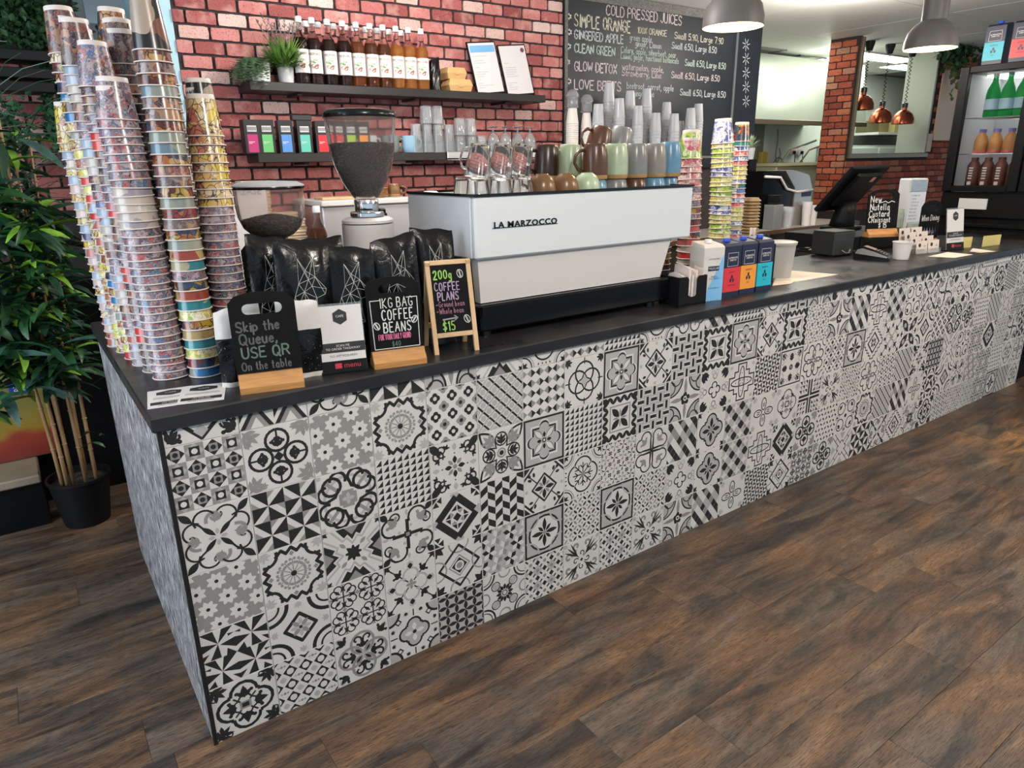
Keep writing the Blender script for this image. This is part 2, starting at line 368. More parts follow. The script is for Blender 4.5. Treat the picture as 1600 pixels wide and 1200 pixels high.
sp = g.ramp(n2.outputs['Fac'], [(.3,(.5,.45,.45)),(.5,(1,1,1)),(.75,(1.3,1.4,1.3))])
g.out(g.mix(tone, sp, .8, 'MULTIPLY'), n2.outputs['Fac'], .003, .7)
mort = mat('dark_mortar', (.035,.026,.026), .9, noise=(40,.3))

def brick_mesh(L, H, D, seed):
    rnd = random.Random(seed); b = MB(); n = 6; pts = []
    # front outline with slightly uneven edges, then sides
    xs = [i/n for i in range(n+1)]
    top = [(x*L, H+rnd.uniform(-.0022,.0010)) for x in xs]; bot = [(x*L, rnd.uniform(-.0010,.0022)) for x in xs]
    out = bot+[(L+rnd.uniform(-.003,.001), H*.5)]+top[::-1]+[(rnd.uniform(-.001,.003), H*.5)]
    out[0] = (.003,.002); out[n] = (L-.003,.002); out[n+2] = (L-.003,H-.002); out[2*n+2] = (.003,H-.002)
    b.prism(out, 0, D)
    return b
def brick_field(wall, x0, x1, z0, z1, y, name_m, L, H, gapm, keep, stuff_name, axis='x', seed=1, holes=()):
    """running bond on a wall face; keep(x,z) tells which bricks stand as single objects"""
    rnd = random.Random(seed); protos = [brick_mesh(L-gapm,H-gapm,.014,seed*10+i).build('brick', MATS[name_m], wall) for i in range(6)]
    half = [brick_mesh((L-gapm)*.5-gapm*.25,H-gapm,.014,seed*10+7+i).build('brick', MATS[name_m], wall) for i in range(2)]
    used = set(); rest = MB(); nrow = int((z1-z0)/H+.5); cnt = 0
    for r in range(nrow):
        z = z0+r*H; sh = (0 if r % 2 else L/2)+rnd.uniform(-.02,.02)
        k = -1
        x = x0-sh
        while x < x1-.02:
            a, b2 = max(x,x0), min(x+L,x1)
            w = b2-a
            if w > .02 and not any(a < h[1] and b2 > h[0] and z < h[3] and z+H > h[2] for h in holes):
                src = protos[rnd.randrange(6)]; sx = (w-gapm)/(L-gapm)*rnd.uniform(.985,1.0)
                dy = rnd.uniform(-.004,.001)
                loc = (a,y+dy,z) if axis == 'x' else (y-dy*0, a, z)
                if keep(a,z):
                    rot = (0,0,0) if axis == 'x' else (0,0,-PI/2)
                    if axis != 'x': loc = (y+dy, b2-gapm*.5, z)
                    if src not in used:
                        o = src; used.add(src); o.location = loc; o.rotation_euler = rot
                    else: o = inst('brick', src, loc, rot, wall)
                    o.scale = (sx,1,1); cnt += 1
                else:
                    me = src.data; rest.M = Matrix.Translation(loc) @ Matrix.Diagonal((sx,1,1,1))
                    rest.add([tuple(v.co) for v in me.vertices], [tuple(p.vertices) for p in me.polygons])
            x += L
    for p in protos+half:
        if p not in used: bpy.data.objects.remove(p)
    if rest.v:
        rest.M = Matrix.Identity(4); o = rest.build(stuff_name, MATS[name_m], wall); o['kind'] = 'stuff'
    return cnt
wall_back = structure(MB().box(.60,4.94,WALL_Y,WALL_Y+.12,0,CEIL).build('wall_back', mort))
n_b = brick_field(wall_back, .60, 2.915, 1.08, CEIL, WALL_Y-.010, 'pink_brick', .142, .0640, .0095, lambda x,z: z > 1.42, 'lower_brickwork', seed=3)
# plain end of the same wall towards the kitchen doorway
M_white = mat('kitchen_white', (.72,.76,.70), .45)
# --- wall with the servery opening
wall_far = MB().box(6.37,6.42,WALL_Y,2.40,0,CEIL).box(6.42,7.86,WALL_Y,2.40,0,1.49).box(7.86,9.6,WALL_Y,2.40,0,CEIL).build('wall_servery', mort); structure(wall_far)
brick_field(wall_far, 6.37, 8.75, .96, CEIL, WALL_Y-.010, 'red_brick', .165, .0585, .008, lambda x,z: True, 'far_brickwork', seed=5, holes=((6.40,7.90,1.47,3),))
brick_field(wall_far, WALL_Y, 2.40, .96, CEIL, 6.37-.010, 'red_brick', .14, .0585, .008, lambda x,z: True, 'far_brickwork', axis='y', seed=6)
# narrow brick strip between pillar edge and opening is covered by the metal frame
fr = structure(MB().build('window_1', mat('blank',(.5,.5,.5)))) if False else empty('window_1', (6.37,WALL_Y,1.49)); fr['kind'] = 'structure'
steel = mat('brushed_steel', (.55,.54,.52), .32, metal=1., noise=(30,.12,(1,1,18)))
bronze = mat('dull_bronze_trim', (.20,.15,.10), .4, metal=.7)
MB().box(.02,1.53,-.035,.02,-.045,.0, bev=.004).build('window_sill', bronze, fr)
MB().box(.02,.052,-.03,.02,0,1.0, bev=.003).build('window_jamb', bronze, fr)
MB().box(1.47,1.50,-.02,.29,0,1.0, bev=.003).build('window_reveal', mat('reveal_grey',(.36,.38,.33),.5), fr)
# --- kitchen shell
structure(MB().box(4.3,12,3.75,3.85,0,CEIL).build('wall_kitchen_back', M_white))
structure(MB().box(11.9,12,2.4,3.75,0,CEIL).build('wall_kitchen_side', M_white))
structure(MB().box(4.82,4.94,WALL_Y+.12,3.75,0,CEIL).build('wall_kitchen_left', M_white))
structure(MB().box(9.6,12,WALL_Y,WALL_Y+.12,0,CEIL).build('wall_far_right', mat('dark_plaster',(.05,.045,.04),.7)))
# --- alcove behind the plant: brick wall, high window, low platform
wall_left = structure(MB().box(-4,.30,3.0,3.1,0,CEIL).box(.30,.82,3.0,3.1,0,2.0).box(.82,2.0,3.0,3.1,0,CEIL).build('wall_alcove', mort))
brick_field(wall_left, -.55, .54, 1.25, 2.0, 2.99, 'pink_brick', .140, .062, .0085, lambda x,z: True, 'alcove_brickwork', seed=9)
structure(MB().box(.545,.60,WALL_Y,3.0,0,CEIL).build('wall_alcove_side', mat('alcove_side_paint',(.42,.62,.68),.7)))
win = empty('window_2', (.30,3.0,2.0)); win['kind'] = 'structure'
MB().box(0,.05,-.03,.08,0,.5, bev=.004).box(.47,.52,-.03,.08,0,.5, bev=.004).box(.05,.47,-.03,.08,0,.03).build('window_frame', mat('grey_frame',(.22,.25,.24),.45), win)
MB().box(.05,.47,.03,.036,.03,.5).build('pane', mat('clear_glazing',(.95,.98,1),.02,trans=1.,ior=1.1), win)
plat = structure(MB().box(-3.2,-.285,1.70,3.0,0,.20).build('trim_1', mat('black_plinth',(.003,.003,.0035),.7,spec=.12)))
structure(MB().box(-3.2,-.285,1.68,3.0,.20,.238, bev=.006).build('trim_2', mat('beige_ledge',(.22,.18,.13),.45,noise=(8,.15))))

structure(MB().box(-.285,.59,1.96,2.02,0,1.0).build('trim_3', MATS['black_plinth']))
# ================================================================== counter with patterned tiles
TILE = .17; CT_Z0 = .895; CT_Z = .932; CT_X1 = 5.10
T_W, T_G, T_D, T_L = 0, 1, 2, 3
tile_mats = [mat('tile_white',(.60,.585,.56),.42,noise=(6,.05)), mat('tile_grey',(.255,.245,.24),.42), mat('tile_charcoal',(.020,.020,.021),.42), mat('tile_pale_grey',(.40,.39,.385),.42)]

def clip_square(pts, lo=-1., hi=1., top=1.):
    for ax, lim, sgn in ((0,lo,1),(0,hi,-1),(1,lo,1),(1,top,-1)):
        out = []
        for i in range(len(pts)):
            a, b = pts[i-1], pts[i]; da = (a[ax]-lim)*sgn; db = (b[ax]-lim)*sgn
            if (da >= 0) != (db >= 0):
                t = da/(da-db); out.append((a[0]+(b[0]-a[0])*t, a[1]+(b[1]-a[1])*t))
            if db >= 0: out.append(b)
        pts = out
        if len(pts) < 3: return []
    return pts
class Pat:
    def __init__(s): s.items = []; s.L = 1; s.T = [(1,0,0,1,0,0)]
    def nx(s): s.L += 1; return s
    def push(s, rot=0, x=0, y=0, sc=1, fx=1):
        c, n = math.cos(rot)*sc, math.sin(rot)*sc; a = (c*fx,-n,n*fx,c,x,y); t = s.T[-1]
        s.T.append((t[0]*a[0]+t[1]*a[2], t[0]*a[1]+t[1]*a[3], t[2]*a[0]+t[3]*a[2], t[2]*a[1]+t[3]*a[3], t[0]*a[4]+t[1]*a[5]+t[4], t[2]*a[4]+t[3]*a[5]+t[5]))
    def pop(s): s.T.pop()
    def rep(s, fn, n=4, a0=0):
        L = s.L; top = L
        for k in range(n):
            s.L = L; s.push(a0+2*PI*k/n); fn(); s.pop(); top = max(top, s.L)
        s.L = top
    def mir(s, fn):
        L = s.L; fn(); s.L = L; s.push(fx=-1); fn(); s.pop()
    def poly(s, c, pts):
        t = s.T[-1]; s.items.append((s.L, c, [(t[0]*x+t[1]*y+t[4], t[2]*x+t[3]*y+t[5]) for x, y in pts]))
    def rect(s, c, x0, y0, x1, y1): s.poly(c, [(x0,y0),(x1,y0),(x1,y1),(x0,y1)])
    def dia(s, c, x, y, rx, ry=None): ry = ry or rx; s.poly(c, [(x-rx,y),(x,y-ry),(x+rx,y),(x,y+ry)])
    def ell(s, c, x, y, rx, ry=None, rot=0, n=14):
        ry = ry or rx; cr, sr = math.cos(rot), math.sin(rot)
        s.poly(c, [(x+rx*math.cos(a)*cr-ry*math.sin(a)*sr, y+rx*math.cos(a)*sr+ry*math.sin(a)*cr) for a in (2*PI*k/n for k in range(n))])
    def st(s, c, pts, w, closed=False):
        P = [Vector(p) for p in pts]; segs = list(zip(P,P[1:]))+([(P[-1],P[0])] if closed else [])
        for a, b in segs:
            d = b-a
            if d.length < 1e-6: continue
            d.normalize(); n = Vector((-d.y,d.x))*w/2; e = d*w*.28
            s.poly(c, [tuple(a-n-e), tuple(b-n+e), tuple(b+n+e), tuple(a+n-e)])
    def arc(s, c, x, y, r, a0, a1, w, n=10, ry=None):
        ry = ry or r; s.st(c, [(x+r*math.cos(math.radians(a0+(a1-a0)*k/n)), y+ry*math.sin(math.radians(a0+(a1-a0)*k/n))) for k in range(n+1)], w)
    def ring(s, c, x, y, r, w, n=18, ry=None): s.arc(c, x, y, r, 0, 360, w, n, ry)
    def spir(s, c, x, y, r0, r1, a0, a1, w, n=12):
        s.st(c, [(x+(r0+(r1-r0)*k/n)*math.cos(math.radians(a0+(a1-a0)*k/n)), y+(r0+(r1-r0)*k/n)*math.sin(math.radians(a0+(a1-a0)*k/n))) for k in range(n+1)], w)
    def pet(s, c, x0, y0, x1, y1, w, n=6, bias=1.):
        a, b = Vector((x0,y0)), Vector((x1,y1)); d = b-a; nn = Vector((-d.y,d.x)).normalized()
        L = [a+d*(k/n)+nn*w*math.sin(PI*(k/n)**bias) for k in range(n+1)]; R = [a+d*(k/n)-nn*w*math.sin(PI*(k/n)**bias) for k in range(1,n)]
        s.poly(c, [tuple(p) for p in L+R[::-1]])
    def bg(s, c): s.rect(c,-1,-1,1,1); s.nx()
    def frond(s, c, x, y, rot, sc):
        s.push(rot,x,y,sc)
        s.pet(c,0,0,0,1,.14); 
        for k, h in ((1,.15),(1,.42),(-1,.15),(-1,.42)): s.pet(c,0,h,.42*k,h+.38,.11)
        s.pop()
    def fleur(s, c, x, y, rot, sc):
        s.push(rot,x,y,sc); s.pet(c,0,0,0,1,.26,bias=.75)
        for k in (1,-1): s.pet(c,0,.1,.55*k,.62,.17,bias=.7); s.ell(c,.5*k,.5,.14)
        s.pop()
PATS = {}
def pat(fn): PATS[fn.__name__] = fn; return fn
@pat
def diam(p):
    for i in range(4):
        for j in range(4):
            x, y = -.75+.5*i, -.75+.5*j; p.L = 1
            if (i+j) % 2: p.dia(T_D,x,y,.25); p.nx(); p.rect(T_G,x-.12,y-.12,x+.12,y+.12); p.nx(); p.ell(T_D,x,y,.075)
            else: p.rect(T_G,x-.25,y-.25,x+.25,y+.25); p.nx(); p.dia(T_L,x,y,.25); p.nx(); p.rect(T_D,x-.14,y-.14,x+.14,y+.14); p.nx(); p.ell(T_W,x,y,.085)
@pat
def leafcirc(p):
    def q():
        p.ring(T_D,.0,.52,.34,.085); p.nx(); p.st(T_D,[(0,.86),(0,.62)],.06); p.fleur(T_D,0,.30,0,.36); p.fleur(T_D,0,.66,PI,.26)
        p.frond(T_G,.98,.98,PI*.75,.62); p.frond(T_G,.62,.98,PI*.85,.3)
    p.rep(q); p.dia(T_D,0,0,.16)
@pat
def daisies(p):
    p.bg(T_G); cs = [(.6*i-.25*j,.25*i+.6*j) for i in range(-3,4) for j in range(-3,4)]; cs = [q for q in cs if max(abs(q[0]),abs(q[1])) < 1.3]
    for x, y in cs:
        for k in range(8): a = PI*k/4+.3; p.pet(T_W,x+.08*math.cos(a),y+.08*math.sin(a),x+.30*math.cos(a),y+.30*math.sin(a),.075,bias=.8)
        p.ell(T_W,x,y,.11)
    p.nx()
    for x, y in cs: p.ell(T_D,x,y,.06)
@pat
def starmed(p):
    def q():
        p.st(T_D,[(0,.93),(-.17,.76),(-.32,.9),(-.5,.72)],.11); p.st(T_D,[(0,.93),(.17,.76),(.32,.9),(.5,.72)],.11); p.dia(T_G,0,.72,.09)
        p.arc(T_D,.80,.80,.34,165,285,.10); p.frond(T_L,.98,.98,PI*.75,.42)
    p.rep(q)
    for k in range(12):
        a = PI*k/6; p.st(T_G,[(.12*math.cos(a),.12*math.sin(a)),(.5*math.cos(a),.5*math.sin(a))],.035)
        for b, r in ((.18,.38),(-.18,.38),(.13,.52),(-.13,.52)): p.ell(T_G,r*math.cos(a+b),r*math.sin(a+b),.05)
    p.nx(); p.ell(T_D,0,0,.10)
@pat
def clover(p):
    for i in range(7):
        for j in range(7):
            if (i+j) % 2: continue
            x, y = -1+i/3, -1+j/3; c = T_D if j % 2 else T_G; p.L = 1
            for dx, dy in ((.10,0),(-.10,0),(0,.10),(0,-.10)): p.ell(c,x+dx,y+dy,.105,n=9)
            p.nx(); p.ell(T_W if c == T_D else T_D,x,y,.075,n=9)
@pat
def lattice(p):
    for k in range(-4,5):
        for j in range(-4,5):
            x, y = (k-j)*.25, (k+j)*.25
            if abs(x) > 1.3 or abs(y) > 1.3: continue
            p.ell(T_L,x,y+.25,.12,n=8); p.nx(); p.st(T_D,[(x-.23,y+.23-.0),(x-.03,y+.03)],.08); p.st(T_L,[(x+.03,y+.03),(x+.23,y+.23)],.08); p.L = 1
@pat
def bowtie(p):
    for i in range(5):
        for j in range(5):
            x, y = -.8+.4*i, -.8+.4*j; c = T_D if (i+j) % 2 else T_G
            p.poly(c,[(x-.2,y+.16),(x-.2,y-.16),(x,y)]); p.poly(c,[(x+.2,y+.16),(x+.2,y-.16),(x,y)])
@pat
def rings(p):
    for x, y in ((.34,0),(-.34,0),(0,.34),(0,-.34)): p.ring(T_D,x,y,.46,.075)
    def q(): p.frond(T_D,.98,.98,PI*.75,.42); p.st(T_D,[(.0,.72),(.0,.95)],.05)
    p.rep(q); p.nx(); p.dia(T_L,0,0,.15,.3); p.dia(T_L,0,0,.3,.15)
@pat
def qframe(p):
    p.bg(T_D); p.rect(T_L,-.9,-.9,.9,.9); p.nx()
    def q(r, c):
        e = r; p.poly(c,[(-e,-e),(e,-e),(e,e),(-e,e)])
        for x, y in ((e,0),(-e,0),(0,e),(0,-e)): p.ell(c,x,y,.24)
        p.nx()
    q(.66,T_W); q(.58,T_D); q(.50,T_L)
    def z(): p.pet(T_G,.05,.05,.52,.52,.15); p.nx(); p.pet(T_W,.08,.08,.46,.46,.095); p.pet(T_D,0,.12,0,.36,.07)
    p.rep(z); p.nx(); p.ell(T_D,0,0,.1); p.nx(); p.ell(T_W,0,0,.05)
@pat
def octdiam(p):
    def q():
        p.poly(T_D,[(1,1),(1,.45),(.45,1)]); p.nx(); p.st(T_W,[(1,.62),(.62,1)],.07)
        p.L = 1; p.st(T_D,[(0,.6),(.6,0)],.08); p.nx(); p.pet(T_D,0,.05,0,.5,.10); p.pet(T_G,.06,.06,.26,.26,.06)
        p.st(T_D,[(.26,.36),(.62,.74)],.05); p.ell(T_D,.66,.76,.11,.07,.8); p.ell(T_D,.46,.72,.10,.06,1.2); p.ell(T_D,.66,.52,.10,.06,.2); p.frond(T_L,0,.98,PI,.2)
    p.rep(q)
@pat
def weave(p):
    p.bg(T_L)
    for i in range(-3,4):
        for j in range(-3,4):
            x, y = i*.4+(j%2)*.0, j*.4; p.L = 2
            if (i+j) % 2: p.rect(T_W,x-.2,y-.13,x+.2,y+.13); p.nx(); p.rect(T_D,x-.19,y-.075,x+.19,y+.075)
            else: p.rect(T_W,x-.13,y-.2,x+.13,y+.2); p.nx(); p.rect(T_D,x-.075,y-.19,x+.075,y+.19)
@pat
def leafsq(p):
    p.bg(T_W)
    def q():
        for k in range(5): p.pet(T_D,-1+.4*k,1.0,-.8+.4*k,.66,.085); p.pet(T_D,-.6+.4*k,1.0,-.8+.4*k,.66,.085)
    p.rep(q); p.nx(); p.rect(T_W,-.62,-.62,.62,.62); p.nx(); p.st(T_G,[(-.56,-.56),(.56,-.56),(.56,.56),(-.56,.56)],.06,True); p.nx()
    p.rep(lambda: (p.pet(T_D,.04,.04,.47,.47,.15), p.pet(T_G,0,.05,0,.42,.05)))
@pat
def stargrid(p):
    for i in range(4):
        for j in range(4):
            x, y = -.75+.5*i, -.75+.5*j; p.push(x=x,y=y,sc=.25)
            p.rep(lambda: (p.poly(T_D if (i+j)%2 else T_G,[(0,0),(.5,1),(0,.55)]), p.poly(T_D,[(1,1),(.55,.9),(.9,.55)]), p.poly(T_G,[(1,0),(.6,.12),(.6,-.12)]))); p.pop()
@pat
def arcs(p):
    def q():
        p.ell(T_L,1,1,.78); p.nx(); p.arc(T_D,1,1,.78,175,275,.08); p.arc(T_D,.62,1,.30,180,360,.06); p.arc(T_D,1,.62,.30,90,270,.06)
        p.pet(T_G,0,.1,0,1,.10); p.L += 1; p.ell(T_D,.16*math.cos(.4),.16*math.sin(.4)+.0,.1)
    p.rep(q); p.nx(); p.rep(lambda: p.ell(T_D,0,.2,.11),5); p.nx(); p.ell(T_W,0,0,.12); p.nx(); p.ell(T_D,0,0,.06)
@pat
def harleq(p):
    for i in range(-1,6):
        for j in range(-1,9):
            c = (T_D,T_W,T_G,T_W,T_D,T_L)[(i*5+j*3+i*j*2+j//2) % 6]
            if c != T_W: p.dia(c,-1+.4*i+(.2 if j%2 else 0),-1+.25*j,.195,.245)
@pat
def crossoval(p):
    p.st(T_D,[(-.3,.92),(.3,.92),(.3,.55),(.55,.55),(.55,.3),(.92,.3),(.92,-.3),(.55,-.3),(.55,-.55),(.3,-.55),(.3,-.92),(-.3,-.92),(-.3,-.55),(-.55,-.55),(-.55,-.3),(-.92,-.3),(-.92,.3),(-.55,.3),(-.55,.55),(-.3,.55)],.07,True)
    p.ring(T_D,0,0,.2,.06,20,.78); p.ring(T_D,0,0,.78,.06,20,.2); p.rep(lambda: (p.pet(T_G,.03,.03,.16,.16,.04), p.ell(T_D,0,.45,.03), p.frond(T_L,.9,.9,PI*.75,.25)))
@pat
def quatregrid(p):
    p.bg(T_L)
    for i in range(4):
        for j in range(4):
            x, y = -.75+.5*i, -.75+.5*j
            if (i+j) % 2:
                for a, b in ((.1,0),(-.1,0),(0,.1),(0,-.1)): p.ell(T_D,x+a,y+b,.13,n=8)
                p.rect(T_D,x-.13,y-.13,x+.13,y+.13)
            else:
                p.push(x=x,y=y); p.rep(lambda: p.poly(T_W,[(0,.25),(.08,.08),(0,0),(-.08,.08)])); p.poly(T_G,[(-.25,-.25),(-.25,0),(0,-.25)]); p.pop()
@pat
def lace(p):
    def q(): p.ring(T_D,.5,.5,.36,.06); p.fleur(T_D,.5,.5,-PI*.25,.3); p.ring(T_G,0,.78,.16,.05); p.pet(T_D,.95,.0,.72,.0,.06)
    p.rep(q); p.ell(T_D,0,0,.12)
@pat
def scroll4(p):
    def q():
        p.pet(T_D,.05,.05,.42,.42,.08); p.pet(T_D,.62,.62,.97,.97,.11); p.st(T_D,[(.36,.36),(.5,.46),(.6,.6)],.06)
        p.arc(T_D,.30,.62,.30,-30,150,.06); p.arc(T_D,.62,.30,.30,-60,120,.06); p.spir(T_D,.12,.72,.16,.05,150,400,.05)
        p.spir(T_G,.0,.62,.28,.08,200,20,.10); p.frond(T_G,-.05,.45,-.3,.42); p.pet(T_L,0,.08,0,.28,.06)
    p.rep(q)
@pat
def pinwheel(p):
    for cx in (-.5,.5):
        for cy in (-.5,.5):
            p.push(x=cx,y=cy,sc=.5)
            p.rep(lambda: (p.poly(T_D,[(0,0),(-1,0),(-1,-1)]), p.poly(T_G,[(0,-1),(-.5,-1),(0,-.5)]))); p.pop()
@pat
def knot(p):
    p.ring(T_L,0,0,.80,.10,24)
    def q():
        p.st(T_G,[(.36,.36),(.72,.72)],.12); p.nx(); p.ring(T_D,.52,.52,.30,.10); p.arc(T_D,.30,.72,.26,0,200,.10); p.arc(T_D,.72,.30,.26,-110,90,.10); p.st(T_D,[(.04,.72),(.14,.42),(.40,.30)],.10)
        p.pet(T_L,.85,.85,1,1,.09)
    p.rep(q); p.nx(); p.rect(T_G,-.2,-.3,.2,.3); p.rect(T_G,-.3,-.2,.3,.2); p.nx(); p.rep(lambda: p.pet(T_L,0,0,0,.22,.07))
@pat
def sawtooth(p):
    for i in range(8):
        for j in range(8):
            x, y = -1+.25*i, -1+.25*j; p.poly(T_D,[(x+.02,y+.02),(x+.23,y+.02),(x+.23,y+.23)])
@pat
def scrollcorner(p):
    def q():
        p.spir(T_D,.52,.70,.26,.06,-120,330,.06); p.spir(T_D,.70,.52,.26,.06,210,-240,.06); p.pet(T_D,.55,.55,1.05,1.05,.15); p.fleur(T_D,.40,.62,.6,.24); p.fleur(T_D,.72,.36,-2.,.22)
        p.pet(T_D,0,.12,0,.42,.09); p.pet(T_G,.08,.08,.28,.28,.07); p.pet(T_L,0,.62,0,.92,.09); p.ell(T_D,.0,.52,.03)
    p.rep(q); p.nx(); p.ell(T_G,0,0,.09)
@pat
def petalstar(p):
    def q():
        p.pet(T_D,.2,.2,1.0,1.0,.28); p.nx(); p.pet(T_W,.27,.27,.90,.90,.21); p.nx(); p.frond(T_G,.3,.3,-PI/4,.7)
        p.L = 2; p.ell(T_D,0,.56,.29); p.nx(); p.ell(T_W,0,.56,.23); p.nx(); p.frond(T_D,0,.30,0,.5)
    p.rep(q); p.nx(); p.ring(T_G,0,0,.17,.06); p.ell(T_D,0,0,.10)
@pat
def chevcross(p):
    def q():
        p.poly(T_D,[(-.55,1),(-.28,.62),(-.15,.72),(0,.50),(.15,.72),(.28,.62),(.55,1)]); p.nx(); p.poly(T_G,[(-.28,1),(0,.68),(.28,1)])
        p.L = 1; p.st(T_L,[(-.72,1),(-.34,.52),(-.18,.60),(0,.36),(.18,.60),(.34,.52),(.72,1)],.07); p.fleur(T_D,0,0,-PI/4,.34); p.pet(T_G,.25,.25,.46,.46,.07); p.fleur(T_D,1,1,PI*.75,.24)
    p.rep(q)
@pat
def scrollheart(p):
    def q():
        p.st(T_D,[(0,.1),(0,.55)],.13); p.arc(T_D,.40,.62,.34,-30,200,.08); p.spir(T_D,.72,.42,.24,.07,100,-220,.06); p.fleur(T_G,.42,.42,-PI/4,.46); p.pet(T_D,.72,.72,1.,1.,.12); p.ell(T_L,.14,.32,.06); p.pet(T_L,0,.98,0,.72,.06)
    p.rep(q); p.nx(); p.rect(T_D,-.13,-.13,.13,.13); p.nx(); p.rect(T_G,-.07,-.07,.07,.07)
@pat
def bigdiam(p):
    def q():
        p.poly(T_D,[(.12,.92),(.92,.12),(.72,-.08),(-.08,.72)]); p.poly(T_L,[(-.08,.72),(.12,.92),(-.1,1.1),(-.28,.92)])
        p.poly(T_D,[(1,1),(.75,1),(1,.75)]); p.poly(T_D,[(.62,1),(.62,.72),(.85,.85)]); p.poly(T_D,[(1,.62),(.72,.62),(.85,.82)])
        p.poly(T_D,[(.02,.5),(.24,.28),(.02,.28)]); p.poly(T_D,[(.28,.24),(.5,.02),(.28,.02)]); p.poly(T_G,[(0,.26),(.13,.13),(.26,.26)])
    p.rep(q); p.nx(); p.dia(T_D,0,0,.18)
@pat
def herring(p):
    for i in range(6):
        for j in range(-1,8):
            x0, x1 = -1+i/3, -1+(i+1)/3; y = -1+j*.28; s2 = .2 if i % 2 else 0; e2 = 0 if i % 2 else .2
            if (j+(i//1)) % 2: p.poly(T_D,[(x0,y+s2),(x1,y+e2),(x1,y+e2+.28),(x0,y+s2+.28)])
@pat
def snowmed(p):
    def q():
        p.arc(T_D,0,.32,.46,20,160,.07); p.arc(T_D,1,1,.42,180,270,.05); p.arc(T_L,1,1,.52,180,270,.06); p.fleur(T_D,.98,.98,PI*.75,.26)
        p.st(T_D,[(0,0),(0,.52)],.05); p.st(T_D,[(-.13,.42),(0,.28),(.13,.42)],.05); p.st(T_D,[(0,0),(.42,.42)],.05); p.st(T_D,[(.22,.42),(.24,.24),(.42,.22)],.05)
        for k in (-.3,-.1,.1,.3): p.pet(T_D,k,.96,k*.8,.86,.03)
    p.rep(q); p.nx(); p.ell(T_G,0,0,.1)
@pat
def hearts4(p):
    def q():
        p.ell(T_D,.36,.66,.33); p.ell(T_D,.66,.36,.33); p.poly(T_D,[(.0,.0),(.05,.62),(.62,.05)]); p.nx()
        p.ell(T_W,.36,.66,.26); p.ell(T_W,.66,.36,.26); p.poly(T_W,[(.12,.12),(.12,.6),(.5,.5),(.6,.12)]); p.nx(); p.fleur(T_G,.36,.36,-PI/4,.42); p.pet(T_L,0,.98,0,.55,.05)
    p.rep(q); p.nx(); p.ell(T_D,0,0,.08)
@pat
def quatflower(p):
    def q(): p.ell(T_D,0,.46,.40); p.fleur(T_D,1,1,PI*.75,.36); p.ell(T_D,.98,.3,.04)
    p.rep(q); p.rect(T_D,-.5,-.5,.5,.5); p.nx(); p.rep(lambda: p.ell(T_L,0,.46,.32)); p.rect(T_L,-.42,-.42,.42,.42); p.nx()
    p.rep(lambda: (p.pet(T_D,0,.1,0,.64,.11), p.pet(T_D,.07,.07,.26,.26,.06))); p.nx(); p.ell(T_G,0,0,.1)
@pat
def loops4(p):
    p.rep(lambda: (p.ring(T_D,0,.44,.19,.06,14,.32), p.st(T_D,[(-.06,.5),(-.05,.3)],.05), p.st(T_D,[(.06,.5),(.05,.3)],.05), p.frond(T_L,.9,.9,PI*.75,.4), p.fleur(T_D,.98,.98,PI*.75,.2)))
    p.dia(T_W,0,0,.1)
@pat
def quatleaf(p):
    p.rep(lambda: (p.arc(T_D,0,.42,.38,-20,200,.06), p.fleur(T_D,.5,.5,-PI/4+PI,.26), p.fleur(T_G,0,.2,0,.36), p.frond(T_L,.95,.95,PI*.75,.45)))
    p.st(T_D,[(-.14,-.14),(.14,-.14),(.14,.14),(-.14,.14)],.07,True)
@pat
def triwin(p):
    def q():
        p.poly(T_D,[(.04,.04),(.96,.04),(.96,.18),(.18,.18),(.18,.96),(.04,.96)])
        for i in range(3):
            for j in range(3): x, y = .26+.25*i, .26+.25*j; p.poly(T_G if (i+j)%2 else T_D,[(x,y),(x+.22,y),(x+.22,y+.22)])
    p.rep(q)
@pat
def hexflower(p):
    def q():
        p.ell(T_D,.17,.31,.165,n=12); p.ell(T_D,.31,.17,.165,n=12); p.nx(); p.ell(T_W,.17,.31,.115,n=12); p.ell(T_W,.31,.17,.115,n=12); p.poly(T_W,[(.06,.06),(.10,.34),(.22,.30),(.30,.22),(.34,.10)]); p.nx()
        p.pet(T_D,.10,.10,.33,.33,.05); p.pet(T_D,.14,.26,.26,.14,.03); p.dia(T_G,.5,.0,.09); p.st(T_D,[(0,0),(0,.42)],.045)
    for cx in (-.5,.5):
        for cy in (-.5,.5): p.L = 1; p.push(x=cx,y=cy); p.rep(q); p.pop()
@pat
def fleurx(p):
    p.rep(lambda: (p.st(T_D,[(.12,.12),(.98,.98)],.05), p.fleur(T_D,.4,.4,-PI/4,.36), p.fleur(T_D,.98,.98,PI*.75,.3), p.arc(T_L,0,.35,.30,-30,210,.08), p.frond(T_L,.0,.98,PI,.34), p.pet(T_D,0,.62,0,.86,.1)))
    p.rep(lambda: p.pet(T_G,0,0,0,.22,.07))
@pat
def diamcorner(p):
    p.rep(lambda: (p.st(T_D,[(0,.86),(.86,0)],.10), p.arc(T_G,.0,.98,.42,180,360,.06), p.fleur(T_D,.98,.98,PI*.75,.46)))
    p.nx(); p.dia(T_W,0,0,.5); p.nx(); p.st(T_G,[(0,.44),(.44,0),(0,-.44),(-.44,0)],.05,True); p.dia(T_D,0,0,.34); p.nx(); p.ell(T_W,0,0,.2); p.nx(); p.ell(T_G,0,0,.13)
